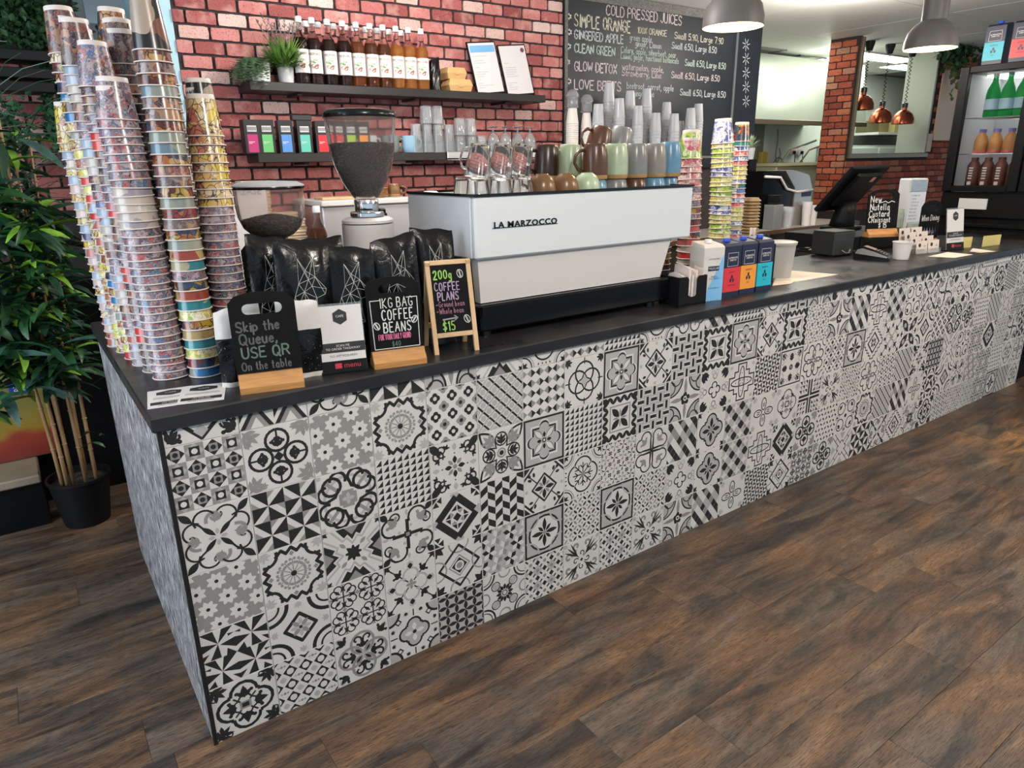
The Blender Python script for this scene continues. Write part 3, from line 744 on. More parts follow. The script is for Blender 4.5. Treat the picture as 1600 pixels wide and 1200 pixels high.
@pat
def cubestar(p):
    p.bg(T_L)
    for i in range(-2,3):
        for j in range(-2,3):
            p.push(x=i*.66+(.33 if j%2 else 0),y=j*.58)
            for k in range(6):
                a = PI*k/3+.26; r = .36; u = (math.cos(a)*r,math.sin(a)*r); b = a+PI/3; v2 = (math.cos(b)*r,math.sin(b)*r)
                p.poly((T_D,T_W,T_D,T_W,T_D,T_W)[k] if (i+j)%2 else (T_G,T_W,T_L,T_W,T_G,T_L)[k],[(0,0),(u[0]*.62,u[1]*.62),((u[0]+v2[0])*.58,(u[1]+v2[1])*.58),(v2[0]*.62,v2[1]*.62)])
            p.pop()
@pat
def circflower(p):
    p.bg(T_L); p.st(T_D,[(-.94,-.94),(.94,-.94),(.94,.94),(-.94,.94)],.10,True); p.ell(T_W,0,0,.76,n=24); p.nx(); p.ring(T_D,0,0,.76,.09,24); p.rep(lambda: p.arc(T_L,.9,.9,.62,180,270,.07)); p.nx()
    p.rep(lambda: (p.pet(T_D,0,.05,0,.66,.10), p.pet(T_D,.05,.05,.32,.32,.07))); p.nx(); p.ell(T_G,0,0,.07)
@pat
def petalgrid(p):
    for i in range(4):
        for j in range(4):
            x, y = -.75+.5*i, -.75+.5*j; p.push(x=x,y=y,sc=.25); c = T_D if (i+j)%2 else T_G
            p.rep(lambda: (p.pet(c,.12,.12,.92,.92,.2), p.ell(T_D if c == T_G else T_G,0,1,.18))); p.pop()
@pat
def baroque(p):
    p.rep(lambda: (p.frond(T_D,.95,.95,PI*.75,.62), p.frond(T_D,.60,.95,PI,.36), p.frond(T_D,.95,.60,PI*.5,.36), p.ring(T_G,0,.68,.13,.06), p.ring(T_L,.14,.86,.1,.05), p.ring(T_L,-.14,.86,.1,.05), p.arc(T_D,0,.22,.17,-40,220,.06)))
@pat
def trisharp(p):
    p.bg(T_W)
    for i in range(2):
        for j in range(2):
            p.push(x=-.5+i,y=-.5+j,sc=.5,fx=-1 if (i+j)%2 else 1)
            for t in (((-1,1),(0,0),(-.3,.95)),((0,0),(1,1),(.2,1)),((0,0),(1,.25),(1,-.35)),((0,0),(.55,-1),(-.1,-1)),((-1,.1),(-1,-.6),(-.1,-.1)),((-1,-1),(-.4,-1),(-.5,-.5)),((1,-.6),(1,-1),(.55,-.5)),((-1,.45),(-.6,.5),(-.65,.3))): p.poly(T_D,t)
            p.pop()
@pat
def arcdiam(p):
    p.rep(lambda: (p.arc(T_D,.98,.98,.62,170,280,.13), p.arc(T_D,.98,.98,.36,170,280,.07), p.frond(T_L,.0,.99,PI,.3)))
    p.nx(); p.dia(T_W,0,0,.6); p.nx(); p.st(T_D,[(0,.52),(.52,0),(0,-.52),(-.52,0)],.12,True); p.nx(); p.rep(lambda: (p.pet(T_G,.03,.03,.26,.26,.08), p.pet(T_L,0,.05,0,.36,.07))); p.nx(); p.ell(T_D,0,0,.06)
@pat
def quatrefoil(p):
    p.rep(lambda: (p.ell(T_D,0,.44,.47),)); p.rect(T_D,-.5,-.5,.5,.5); p.nx(); p.rep(lambda: p.ell(T_W,0,.44,.36)); p.rect(T_W,-.42,-.42,.42,.42); p.nx()
    p.rep(lambda: (p.fleur(T_D,0,.26,0,.46), p.arc(T_D,.0,.18,.2,20,160,.06), p.st(T_D,[(.16,.16),(.34,.34)],.06)))
    p.L = 1; p.rep(lambda: (p.frond(T_D,.99,.99,PI*.75,.62), p.spir(T_D,.86,.62,.13,.04,0,300,.045), p.spir(T_D,.62,.86,.13,.04,90,390,.045))); p.L = 4; p.rect(T_G,-.18,-.14,.18,.14); p.nx(); p.rect(T_D,-.11,-.08,.11,.08)
@pat
def diagrid(p):
    for i in range(-4,5):
        for j in range(-4,5):
            x, y = (i-j)*.26, (i+j)*.26
            if abs(x) > 1.3 or abs(y) > 1.3: continue
            p.L = 1
            if (i+j) % 2 == 0: p.dia(T_D,x,y,.24); p.nx(); p.ell(T_W,x,y,.12,n=10)
            elif i % 2: p.dia(T_L,x,y,.12); p.ell(T_L,x,y,.1)
            else: p.dia(T_G,x,y,.06); p.dia(T_G,x+.1,y,.045); p.dia(T_L,x-.1,y,.05)
@pat
def cloverscroll(p):
    p.rep(lambda: (p.ring(T_G,0,.46,.42,.10), p.fleur(T_D,0,.26,0,.36), p.spir(T_D,.2,.62,.18,.05,200,-60,.07), p.spir(T_D,-.2,.62,.18,.05,-20,240,.07), p.ell(T_L,.84,.84,.1), p.fleur(T_D,.62,.62,-PI/4,.4), p.pet(T_D,.05,.05,.3,.3,.05)))
    p.rep(lambda: p.pet(T_L,0,0,0,.2,.06))
@pat
def ornquat(p):
    p.rep(lambda: (p.ell(T_D,0,.32,.32), p.ell(T_L,1,1,.42), p.arc(T_D,1,1,.44,180,270,.10), p.st(T_D,[(.0,.95),(.0,.7)],.05), p.dia(T_D,.62,.62,.15)))
    p.rect(T_D,-.36,-.36,.36,.36); p.nx(); p.rep(lambda: (p.ell(T_L,0,.32,.24), p.dia(T_W,.62,.62,.08), p.frond(T_D,-.3,.95,PI,.2), p.frond(T_D,.3,.95,PI,.2))); p.rect(T_L,-.3,-.3,.3,.3); p.nx(); p.rep(lambda: p.pet(T_W,0,.08,0,.4,.09)); p.ell(T_D,0,0,.08)
@pat
def leafgrid(p):
    p.bg(T_L)
    for i in range(6):
        for j in range(7):
            x, y = -1+i*.4, -1.2+j*.4
            p.pet(T_D,x,y,x+.0,y+.4,.085); p.pet(T_D,x,y,x+.4,y,.085)
@pat
def rosette(p):
    p.rep(lambda: (p.arc(T_D,.98,.98,.5,175,275,.08), p.arc(T_D,.98,.98,.36,175,275,.04), p.ring(T_G,0,.98,.26,.06), p.pet(T_L,.15,.15,.62,.62,.14), p.ring(T_D,.42,.42,.2,.04,10)))
    for k in range(12): a = PI*k/6; p.pet(T_D,.14*math.cos(a),.14*math.sin(a),.42*math.cos(a),.42*math.sin(a),.07)
    p.nx(); p.ell(T_W,0,0,.16); p.nx(); p.ring(T_D,0,0,.11,.04,10)
@pat
def cloverdiag(p):
    p.bg(T_W)
    for k in range(-3,4):
        a = k*.72; p.st(T_D,[(a-1.2,-1.2),(a+1.2,1.2)],.075); p.st(T_D,[(a-1.2,1.2),(a+1.2,-1.2)],.075)
    p.nx()
    for i in range(-2,3):
        for j in range(-2,3):
            x, y = (i-j)*.36, (i+j)*.36
            if abs(x) > 1.2 or abs(y) > 1.2: continue
            p.L = 2; p.dia(T_D,x,y+.36,.13)
            for dx, dy in ((.11,0),(-.11,0),(0,.11),(0,-.11)): p.ell(T_L if (i+j)%2 else T_W,x+dx,y+dy,.125,n=9)
            p.nx(); p.ell(T_G,x,y,.085,n=9)
@pat
def cornerscroll(p):
    p.bg(T_W); p.rep(lambda: (p.spir(T_G,.3,.72,.2,.06,-90,230,.10), p.spir(T_G,.72,.3,.2,.06,180,-140,.10), p.pet(T_D,.2,.2,.95,.62,.045), p.pet(T_D,.2,.2,.62,.95,.045), p.pet(T_D,.1,.1,.8,.8,.05), p.spir(T_D,.0,.32,.16,.04,-60,240,.05), p.pet(T_L,1,1,.8,.8,.1)))
    p.dia(T_D,0,0,.09)
@pat
def smalltri(p):
    for i in range(6):
        for j in range(6):
            x, y = -1+i/3, -1+j/3; s = 1/3
            p.poly(T_D,[(x,y),(x+s,y),(x+s/2,y+s/2)] if (i+j)%2 else [(x,y),(x,y+s),(x+s/2,y+s/2)]); p.poly(T_D,[(x+s,y+s),(x,y+s),(x+s/2,y+s/2)] if (i+j)%2 else [(x+s,y),(x+s,y+s),(x+s/2,y+s/2)])
@pat
def snowsq(p):
    p.st(T_D,[(-.92,-.92),(.92,-.92),(.92,.92),(-.92,.92)],.07,True); p.rep(lambda: (p.frond(T_D,.82,.82,PI*.75,.46), p.frond(T_D,.0,.3,0,.44), p.frond(T_D,0,.8,PI,.3), p.arc(T_L,.42,.8,.2,180,360,.05), p.arc(T_L,.8,.42,.2,90,270,.05))); p.ell(T_D,0,0,.15); p.nx(); p.ell(T_G,0,0,.08)
@pat
def heartmesh(p):
    p.rep(lambda: (p.arc(T_D,.28,.62,.24,-40,200,.07), p.arc(T_D,.62,.28,.24,-110,130,.07), p.st(T_D,[(.06,.06),(.12,.55)],.06), p.st(T_D,[(.06,.06),(.55,.12)],.06), p.fleur(T_G,.0,.1,0,.3), p.arc(T_D,.98,.98,.3,170,280,.06)))
@pat
def stepdiam(p):
    p.rep(lambda: (p.st(T_D,[(0,.95),(.2,.95),(.2,.75),(.4,.75),(.4,.55),(.6,.55),(.6,.35),(.8,.35),(.8,.15),(.95,.15),(.95,0)],.06), p.st(T_D,[(0,.6),(.6,0)],.10), p.pet(T_D,.04,.04,.24,.24,.07), p.pet(T_G,0,.06,0,.34,.07), p.fleur(T_L,.98,.98,PI*.75,.26)))
@pat
def xpetal(p):
    p.rep(lambda: (p.pet(T_D,.05,.05,.9,.9,.26), p.fleur(T_D,0,.95,PI,.3), p.arc(T_G,0,.98,.5,180,360,.05))); p.nx(); p.rep(lambda: p.ell(T_L,.5,.5,.17,.13,PI/4))
@pat
def knotx(p):
    p.rep(lambda: (p.poly(T_L,[(-.3,1),(.3,1),(0,.55)]), p.st(T_D,[(.12,.3),(.85,1.03)],.05), p.st(T_D,[(.3,.12),(1.03,.85)],.05), p.st(T_D,[(.5,.7),(.7,.5)],.05), p.arc(T_D,0,.3,.16,0,180,.06)))
@pat
def dots(p):
    for i in range(7):
        for j in range(7): p.ell(T_D,-.9+.3*i+(.15 if j%2 else 0),-.9+.3*j,.11,.055,PI/4 if (i+j)%2 else -PI/4,n=8)
@pat
def pyramid(p):
    for i in range(2):
        p.push(x=-.5+i,y=0)
        p.poly(T_D,[(-.5,-1),(.5,-1),(0,-.2)]); p.nx(); p.poly(T_G,[(-.36,-1),(.36,-1),(0,-.42)]); p.nx(); p.poly(T_W,[(-.2,-1),(.2,-1),(0,-.66)]); p.L = 1
        p.poly(T_G,[(-.5,1),(.5,1),(0,.2)]); p.poly(T_D,[(-.5,-.8),(-.5,.6),(-.1,-.1)]); p.pop()
@pat
def scrolldiam(p):
    p.st(T_D,[(-.5,1),(0,.4),(.5,1)],.1); p.st(T_D,[(-.42,-.5),(0,-.92),(.42,-.5)],.12)
    p.rep(lambda: (p.fleur(T_D,.9,.9,PI*.75,.46), p.spir(T_D,.62,.72,.2,.05,-90,200,.07), p.dia(T_L,0,.7,.2)))

pat_cache = {}
def tile_mesh(name, cut):
    """one tile: bevelled body, printed glaze figures laid on its face in thin coats"""
    k = (name, cut)
    if k in pat_cache: return pat_cache[k]
    p = Pat(); PATS[name](p)
    h = TILE/2-.0006; top = cut if cut else 1.; b = MB()
    b.box(-h, h, 0, .006, -h, -h+(top+1)*h, bev=.0008)
    for q_, (L, c, pts) in enumerate(sorted(p.items, key=lambda t: t[0])):
        tr = geometry.tessellate_polygon([[Vector((x,y,0)) for x, y in pts]]) if len(pts) > 3 else [(0,1,2)]
        for t in tr:
            q = clip_square([pts[i] for i in t], -.985, .985, min(.985,top-.01))
            if len(q) < 3: continue
            ar = sum(q[i-1][0]*q[i][1]-q[i][0]*q[i-1][1] for i in range(len(q)))
            if abs(ar) < 1e-5: continue
            if ar < 0: q = q[::-1]
            b.add([(x*h, -.00005-.000004*q_, y*h) for x, y in q], [tuple(range(len(q)))], c)
    o = b.build('tile', tile_mats); pat_cache[k] = o
    return o
counter = empty('service_counter', (0,0,0), label='long service counter faced with black, white and grey patterned tiles', cat='counter')
MB().box(.0,CT_X1,.007,.60,0,CT_Z0).box(.0,.60,.60,1.22,0,CT_Z0).build('carcass', mat('counter_carcass',(.05,.05,.05),.7), counter)
g = NT('grey_streaked_panel', rough=.45)
tc = g.n('TexCoord'); mp1 = g.n('Mapping', {0: tc.outputs['Object'], 'Scale': (1,75,8), 'Rotation': (.10,0,0)})
n1 = g.n('TexNoise', {'Vector': mp1.outputs[0], 'Scale': 2.2, 'Detail': 5, 'Roughness': .7, 'Distortion': .4}); mp2 = g.n('Mapping', {0: tc.outputs['Object'], 'Scale': (1,3,6)}); n2 = g.n('TexNoise', {'Vector': mp2.outputs[0], 'Scale': 2.})
c = g.ramp(n1.outputs['Fac'], [(.42,(.008,.008,.009)),(.48,(.08,.078,.08)),(.54,(.40,.385,.39)),(.64,(.78,.76,.77))])
c = g.mix(c, g.ramp(n2.outputs['Fac'], [(.3,(.75,.74,.76)),(.7,(1.1,1.1,1.1))]), .8, 'MULTIPLY'); g.out(c)
MB().box(-.006,0,.004,1.22,0,CT_Z0).build('side_panel', MATS['grey_streaked_panel'], counter)
MB().box(-.008,.003,-.008,.004,0,CT_Z0, bev=.001).build('corner_trim', mat('black_trim',(.012,.012,.012),.4), counter)
MB().box(.003,CT_X1,.003,.007,0,CT_Z0).build('grout_backing', mat('pale_grout',(.50,.48,.45),.7), counter)
ROWS = [
 'scrolldiam pyramid scroll4 pinwheel arcs chevcross snowmed bowtie sawtooth snowmed hearts4 harleq sawtooth snowmed weave arcs baroque quatflower pinwheel smalltri quatregrid pinwheel lattice sawtooth arcs sawtooth dots herring lattice bowtie',
 'diam leafcirc daisies starmed clover lattice bowtie rings qframe octdiam weave leafsq qframe octdiam leafsq stargrid arcs harleq crossoval quatregrid lace scroll4 scrollheart baroque arcdiam rosette quatrefoil smalltri lace diagrid',
 'scroll4 pinwheel knot sawtooth scrollcorner petalstar qframe sawtooth leafsq weave arcs baroque crossoval smalltri snowsq heartmesh cloverdiag circflower stepdiam fleurx xpetal arcdiam clover knot leafcirc dots lattice knotx hexflower trisharp',
 'daisies starmed chevcross scrollheart bigdiam herring octdiam snowmed stargrid hearts4 harleq quatflower quatregrid loops4 quatleaf triwin cornerscroll petalgrid heartmesh diagrid lattice scrollcorner leafgrid knotx lace hexflower bigdiam stargrid scrollheart pinwheel',
 'trisharp arcdiam hexflower fleurx diamcorner cubestar circflower petalgrid circflower petalgrid baroque quatflower quatregrid crossoval bigdiam leafcirc dots lace starmed lattice harleq loops4 trisharp arcdiam cornerscroll daisies hexflower dots quatleaf heartmesh',
 'quatrefoil diagrid cloverscroll ornquat leafgrid rosette cloverdiag cornerscroll cloverdiag cornerscroll arcs harleq loops4 smalltri diamcorner diam leafcirc knotx pinwheel scroll4 stepdiam rosette quatrefoil diagrid petalgrid stargrid hexflower circflower lattice quatleaf',
]
for r, row in enumerate(ROWS):
    names = row.split(); z = TILE*(5.5-r)
    cut = (CT_Z0-.001-TILE*5)/TILE*2-1 if r == 0 else None
    for c_ in range(30):
        first = (names[c_],cut) not in pat_cache
        o = tile_mesh(names[c_], cut)
        if first: o.parent = counter; o.location = ((c_+.5)*TILE,-.0035,z)
        else: inst('tile', o, ((c_+.5)*TILE,-.0035,z), (0,0,0), counter)
# continuous dark worktop, L-shaped
wt = MB(); ch = .004
poly = [(-.017,-.019),(CT_X1,-.019),(CT_X1,.62),(.62,.62),(.62,1.25),(-.017,1.25)]
n = len(poly)
def off_in(P, d):
    out = []
    for i in range(n):
        a, b, c2 = Vector(P[i-1]), Vector(P[i]), Vector(P[(i+1)%n]); d1 = (b-a).normalized(); d2 = (c2-b).normalized(); n1_ = Vector((-d1.y,d1.x)); n2_ = Vector((-d2.y,d2.x)); out.append(tuple(b+(n1_+n2_)*d))
    return out
inn = off_in(poly, ch)
vs = [(x,y,CT_Z0) for x, y in inn]+[(x,y,CT_Z0+ch) for x, y in poly]+[(x,y,CT_Z-ch) for x, y in poly]+[(x,y,CT_Z) for x, y in inn]
fs = [tuple(range(n))[::-1], tuple(range(3*n,4*n))]
for k in range(3):
    for i in range(n): j = (i+1)%n; fs.append((k*n+i,k*n+j,(k+1)*n+j,(k+1)*n+i))
wt.add(vs, fs)
g = NT('charcoal_laminate', rough=.33, spec=.38)
tc = g.n('TexCoord'); n1 = g.n('TexNoise', {'Vector': tc.outputs['Object'], 'Scale': 9., 'Detail': 6}); n2 = g.n('TexNoise', {'Vector': tc.outputs['Object'], 'Scale': 300., 'Detail': 2})
c = g.ramp(n1.outputs['Fac'], [(.3,(.013,.013,.0145)),(.7,(.024,.024,.027))])
rr = g.n('MapRange', {0: n1.outputs['Fac'], 'From Min': .3, 'From Max': .7, 'To Min': .26, 'To Max': .42}); g.out(c, n2.outputs['Fac'], .0004, .3, rr.outputs[0])
tag(wt.build('worktop', MATS['charcoal_laminate']), 'dark charcoal worktop running the length of the tiled counter', 'worktop')
# ================================================================== paper cups in nested stacks
M_rim = mat('cup_paper', (.56,.49,.45), .5)
def cup_print(name, cols, scale, kind='patch', line=None, rough=.22):
    g = NT(name, rough=rough, spec=.5)
    tc = g.n('TexCoord'); oi = g.n('ObjectInfo')
    off = g.n('VectorMath', {0: oi.outputs['Random'], 1: (13.,27.,9.)}, operation='MULTIPLY')
    vec = g.n('VectorMath', {0: tc.outputs['Object'], 1: off.outputs[0]}, operation='ADD')
    nz = g.n('TexNoise', {'Vector': vec.outputs[0], 'Scale': scale*.7, 'Detail': 2.})
    wv = g.n('VectorMath', {0: nz.outputs['Color'], 1: (.05,.05,.05) if kind != 'swirl' else (.11,.11,.11)}, operation='MULTIPLY')
    v2 = g.n('VectorMath', {0: vec.outputs[0], 1: wv.outputs[0]}, operation='ADD')
    vo = g.n('TexVoronoi', {'Vector': v2.outputs[0], 'Scale': scale})
    sep = g.n('SeparateColor', {0: vo.outputs['Color']})
    k = len(cols); c = g.ramp(sep.outputs[0], [(i/k, q) for i, q in enumerate(cols)], 'CONSTANT')
    if line:
        if kind == 'swirl':
            w_ = g.n('TexWave', {'Vector': v2.outputs[0], 'Scale': scale*.9, 'Distortion': 6., 'Detail': 2.}); f = g.ramp(w_.outputs['Fac'], [(.55,(0,0,0)),(.68,(1,1,1)),(.80,(1,1,1)),(.92,(0,0,0))])
        else:
            ve = g.n('TexVoronoi', {'Vector': v2.outputs[0], 'Scale': scale*1.6}, feature='DISTANCE_TO_EDGE'); f = g.ramp(ve.outputs['Distance'], [(.02,(1,1,1)),(.07,(0,0,0))])
        c = g.mix(c, line, f)
    return g.out(c)
PR = {
 'lilac swirl': cup_print('print_lilac_swirl', [(.13,.09,.12),(.30,.23,.24),(.05,.045,.06),(.28,.03,.03),(.02,.08,.19),(.15,.12,.14),(.02,.02,.03),(.30,.20,.20)], 62, 'swirl', (.40,.32,.32)),
 'yellow comic': cup_print('print_yellow_comic', [(.48,.31,.10),(.55,.43,.27),(.44,.32,.14),(.50,.37,.05),(.36,.12,.08)], 32, 'patch', (.05,.03,.03)),
 'dark crimson': cup_print('print_dark_crimson', [(.045,.02,.022),(.16,.03,.028),(.10,.07,.06),(.30,.14,.06),(.03,.02,.03),(.20,.15,.13)], 38, 'swirl', (.22,.17,.17)),
 'orange comic': cup_print('print_orange_comic', [(.26,.09,.03),(.18,.025,.02),(.025,.04,.08),(.34,.20,.08),(.08,.02,.015),(.30,.19,.02)], 30, 'patch', (.02,.015,.015)),
 'teal': cup_print('print_teal', [(.02,.14,.16),(.02,.16,.18),(.03,.15,.17),(.30,.26,.16)], 14),
 'mustard': cup_print('print_mustard', [(.30,.21,.08),(.32,.23,.09),(.30,.22,.09),(.22,.04,.02)], 16),
 'sage grey': cup_print('print_sage', [(.20,.22,.17),(.24,.24,.18),(.18,.20,.18),(.10,.16,.20)], 16),
 'pale beige': cup_print('print_beige', [(.40,.33,.28),(.42,.35,.30),(.38,.32,.28),(.24,.21,.23)], 22),
 'pale blue': cup_print('print_pale_blue', [(.26,.30,.36),(.30,.33,.38),(.24,.28,.34),(.34,.09,.07)], 18),
 'blush and navy': cup_print('print_blush', [(.45,.33,.29),(.46,.36,.32),(.03,.035,.09),(.45,.33,.30)], 16),
 'bright red': cup_print('print_red', [(.46,.035,.03),(.42,.03,.03),(.48,.05,.04),(.30,.08,.08)], 16),
 'cobalt blue': cup_print('print_cobalt', [(.02,.13,.30),(.02,.10,.22),(.03,.14,.27),(.25,.25,.22)], 16),
 'green leafy': cup_print('print_green', [(.36,.46,.05),(.22,.38,.03),(.55,.58,.35),(.12,.26,.04)], 40, 'swirl', (.08,.10,.03)),
 'lemon floral': cup_print('print_lemon', [(.62,.55,.12),(.66,.62,.45),(.62,.58,.30),(.30,.40,.10),(.60,.45,.10)], 60, 'patch', (.30,.26,.10)),
 'rose floral': cup_print('print_rose', [(.50,.08,.10),(.60,.40,.36),(.55,.20,.18),(.62,.52,.46)], 60, 'patch', (.30,.05,.08)),
 'blue floral': cup_print('print_blue_floral', [(.10,.17,.42),(.45,.50,.62),(.58,.58,.58),(.06,.07,.20)], 60, 'patch', (.10,.10,.25)),
 'black portrait': cup_print('print_portrait', [(.012,.012,.014),(.010,.010,.012),(.012,.010,.012),(.015,.013,.013),(.012,.012,.012),(.13,.05,.03),(.28,.22,.17)], 20),
}
cup_cache = {}
def cup_mesh(R, H, pr):
    k = (R, H, pr)
    if k in cup_cache: return cup_cache[k]
    rt = R*.70; s = (R-rt-.001)/H; r = lambda z: R-.001-s*z
    prof = [(R-.003,.0008),(R-.0008,0),(R+.0010,.0006),(R+.0014,.0017),(R+.0008,.0029),(r(.0034),.0034),(r(H*.25),H*.25),(r(H-.011),H-.011),(r(H-.0095),H-.0095),(rt+.0006,H-.001),(rt,H),(rt-.0018,H),(rt-.003,H-.007),(.0005,H-.008)]
    mi = [0]*5+[1,1,0,0,0,0,0,0]
    b = MB().lathe(prof, 28, mi); b.f.pop(0) if False else None
    me_o = b.build('paper_cup', [M_rim, PR[pr]], smooth=True); cup_cache[k] = me_o
    # open mouth: remove the bottom cap
    bm = bmesh.new(); bm.from_mesh(me_o.data); f = [f for f in bm.faces if len(f.verts) > 4 and f.calc_center_median().z < .01]; bmesh.ops.delete(bm, geom=f, context='FACES'); bm.to_mesh(me_o.data); bm.free()
    return me_o
used_cups = set()
def place_cup(R, H, pr, loc, rz, tilt, label, group):
    src = cup_mesh(R, H, pr)
    if src not in used_cups: used_cups.add(src); o = src
    else: o = inst('paper_cup', src)
    o.location = loc; o.rotation_euler = (tilt[0],tilt[1],rz)
    return tag(o, label, 'cup', group)
hidden_cups = []
def cup_stack(xy, z0, n, pitch, R, H, seq, desc, group, lean=(0,0), seed=1, top=None, jit=.0012, vis=99):
    # vis: how many cups from the top can be told apart; the rest go into one joined pile
    rnd = random.Random(seed); hs = (n-1)*pitch
    for k in range(n):                                   # k = 0 at the bottom
        t = k*pitch/max(hs,.01); pos = n-k
        pr = top if (top and k == n-1) else seq[k] if len(seq) >= n-1 else seq[(k*7//3+k) % len(seq)] if len(seq) > 4 else seq[(k//2) % len(seq)]
        x = xy[0]+lean[0]*t+rnd.uniform(-jit,jit); y = xy[1]+lean[1]*t+rnd.uniform(-jit,jit)
        tl = (-math.atan2(lean[1],hs), math.atan2(lean[0],hs))
        w = 'topmost' if pos == 1 else ordinal(pos)+' from top'
        if pos > vis: hidden_cups.append((R,H,pr,(x,y,z0+k*pitch),tl,rnd.uniform(0,6.28))); continue
        place_cup(R, H, pr, (x,y,z0+k*pitch), rnd.uniform(0,6.28), tl, f'{pr} paper cup, {w}, {desc}', group)
G1_ = 'paper cups stacked on the counter corner'
Zc = CT_Z+.0005
cup_stack((.090,.318), Zc, 34, .0194, .0468, .095, ['lilac swirl']*20+['pale beige']*5+['lilac swirl']*8, 'stack nearest the counter corner', G1_, (-.022,.0), 11, 'lilac swirl')
cup_stack((.167,.276), Zc, 32, .0255, .0420, .120, 'cobalt blue,orange comic,lemon floral,teal,mustard,orange comic,lemon floral,teal,mustard,orange comic,lilac swirl,teal,mustard,sage grey,orange comic,dark crimson,orange comic,sage grey,orange comic,dark crimson,dark crimson,orange comic,sage grey,sage grey,orange comic,dark crimson,dark crimson,sage grey,orange comic,dark crimson,orange comic'.split(','), 'tall stack with the black portrait cup', G1_, (-.006,.0), 12, 'black portrait')
cup_stack((.264,.313), Zc, 29, .0216, .0455, .100, ['lilac swirl']*20+['yellow comic']*8, 'yellow-topped stack beside the coffee bags', G1_, (-.004,0), 13, 'yellow comic', vis=22)
cup_stack((.079,.412), Zc, 36, .0205, .0450, .105, ['dark crimson','dark crimson','bright red','lilac swirl'], 'second stack behind the counter corner', G1_, (-.026,.0), 14, 'lilac swirl', vis=34)
cup_stack((.064,.506), Zc, 37, .0215, .0450, .110, ['pale beige','pale blue','lilac swirl','dark crimson'], 'third stack behind the counter corner', G1_, (-.030,0), 15, 'dark crimson', vis=34)
cup_stack((.058,.600), Zc, 36, .0232, .0450, .112, ['bright red','yellow comic','cobalt blue','lemon floral','pale blue','orange comic','yellow comic'], 'fourth stack behind the counter corner', G1_, (-.040,0), 16, 'dark crimson', vis=32)
cup_stack((.048,.698), Zc, 27, .0228, .0450, .110, ['yellow comic','lemon floral','pale beige','yellow comic'], 'fifth stack behind the counter corner', G1_, (-.012,0), 17, vis=14)
cup_stack((.036,.803), Zc, 27, .0232, .0450, .112, ['pale blue','blush and navy','yellow comic','yellow comic','pale blue'], 'short yellow-topped stack beside the plant', G1_, (-.024,0), 18, 'yellow comic', vis=26)
cup_stack((.160,.455), Zc, 35, .0228, .0450, .108, ['dark crimson','dark crimson','black portrait','dark crimson'], 'dark stack between portrait stack and corner stack', G1_, (-.036,0), 19, 'dark crimson', vis=9)
cup_stack((.160,.575), Zc, 35, .0240, .0440, .112, ['dark crimson','orange comic','pale blue','lilac swirl'], 'hindmost tall stack under the high window', G1_, (-.034,0), 20, 'orange comic', vis=3)
cup_stack((.235,.530), Zc, 33, .0232, .0440, .112, ['lilac swirl','dark crimson','pale beige','dark crimson'], 'stack mostly hidden behind the portrait stack', G1_, (-.02,0), 21, 'lilac swirl', vis=3)
cup_stack((.300,.440), Zc, 29, .0232, .0440, .105, ['black portrait','pale blue','dark crimson','black portrait'], 'stack peeking over the yellow-topped stack', G1_, (-.01,0), 22, 'black portrait', vis=1)
G2_ = 'paper cups stacked right of the coffee machine'
cup_stack((2.150,.330), Zc, 21, .0265, .0490, .112, ['rose floral','lilac swirl','bright red','blue floral','rose floral','orange comic','pale beige'], 'stack against the machine end', G2_, (-.030,.0), 31, 'green leafy', vis=17)
cup_stack((2.500,.450), Zc, 30, .0205, .0500, .105, ['lemon floral','green leafy','lemon floral','blue floral'], 'middle stack behind the milk cartons', G2_, (-.030,0), 32, 'blue floral', vis=22)
cup_stack((2.620,.480), Zc, 30, .0208, .0430, .085, ['blue floral','lemon floral','rose floral','teal','lemon floral','blue floral'], 'slim stack behind the milk cartons', G2_, (.012,0), 33, 'orange comic', vis=22)
cup_stack((2.105,.450), Zc, 20, .0240, .0440, .105, ['mustard','orange comic','mustard','dark crimson'], 'brownish stack tucked behind the machine end', G2_, (0,0), 34, 'mustard', vis=3)
pile = MB(); pm = [M_rim]
for R, H, pr, loc, tl, rz in hidden_cups:
    me = cup_mesh(R,H,pr).data
    if PR[pr] not in pm: pm.append(PR[pr])
    q = pm.index(PR[pr]); M_ = Matrix.Translation(loc) @ (Matrix.Rotation(tl[1],4,'Y') @ Matrix.Rotation(tl[0],4,'X') @ Matrix.Rotation(rz,4,'Z')); k0 = len(pile.v)
    pile.v += [tuple(M_ @ v.co) for v in me.vertices]
    for p in me.polygons: pile.f.append(tuple(i+k0 for i in p.vertices)); pile.mi.append(q if p.material_index else 0)
o = pile.build('paper_cup_pile', pm, smooth=True); tag(o, 'remaining printed paper cups buried low or behind in the stacks', 'cups', kind='stuff')
for src in [c_ for c_ in cup_cache.values() if c_ not in used_cups]: bpy.data.objects.remove(src)
# kraft lids
kr = mat('kraft_paper', (.30,.20,.10), .7, noise=(60,.15)); lid_src = None
for k in range(16):
    if lid_src is None:
        lid_src = MB().lathe([(.043,.0),(.046,.001),(.046,.004),(.0435,.006),(.036,.012),(.034,.017),(.0005,.0165)],24).build('kraft_cup', kr, smooth=True); o = lid_src
    else: o = inst('kraft_cup', lid_src)
    o.location = (2.765+random.uniform(-.001,.001),.49,Zc+.11+k*.0148)
    tag(o, f'kraft brown paper cup, {"topmost" if k == 15 else ordinal(16-k)+" from top"}, pile behind the blue carton', 'cup', 'kraft cups piled behind the cartons')
tag(MB().lathe([(.036,0),(.043,.1095),(.0005,.1095)],24).build('lid_holder', mat('holder_card',(.30,.22,.14),.7), smooth=True, loc=(2.765,.49,Zc)), 'brown card tub under the pile of kraft cups', 'tub')
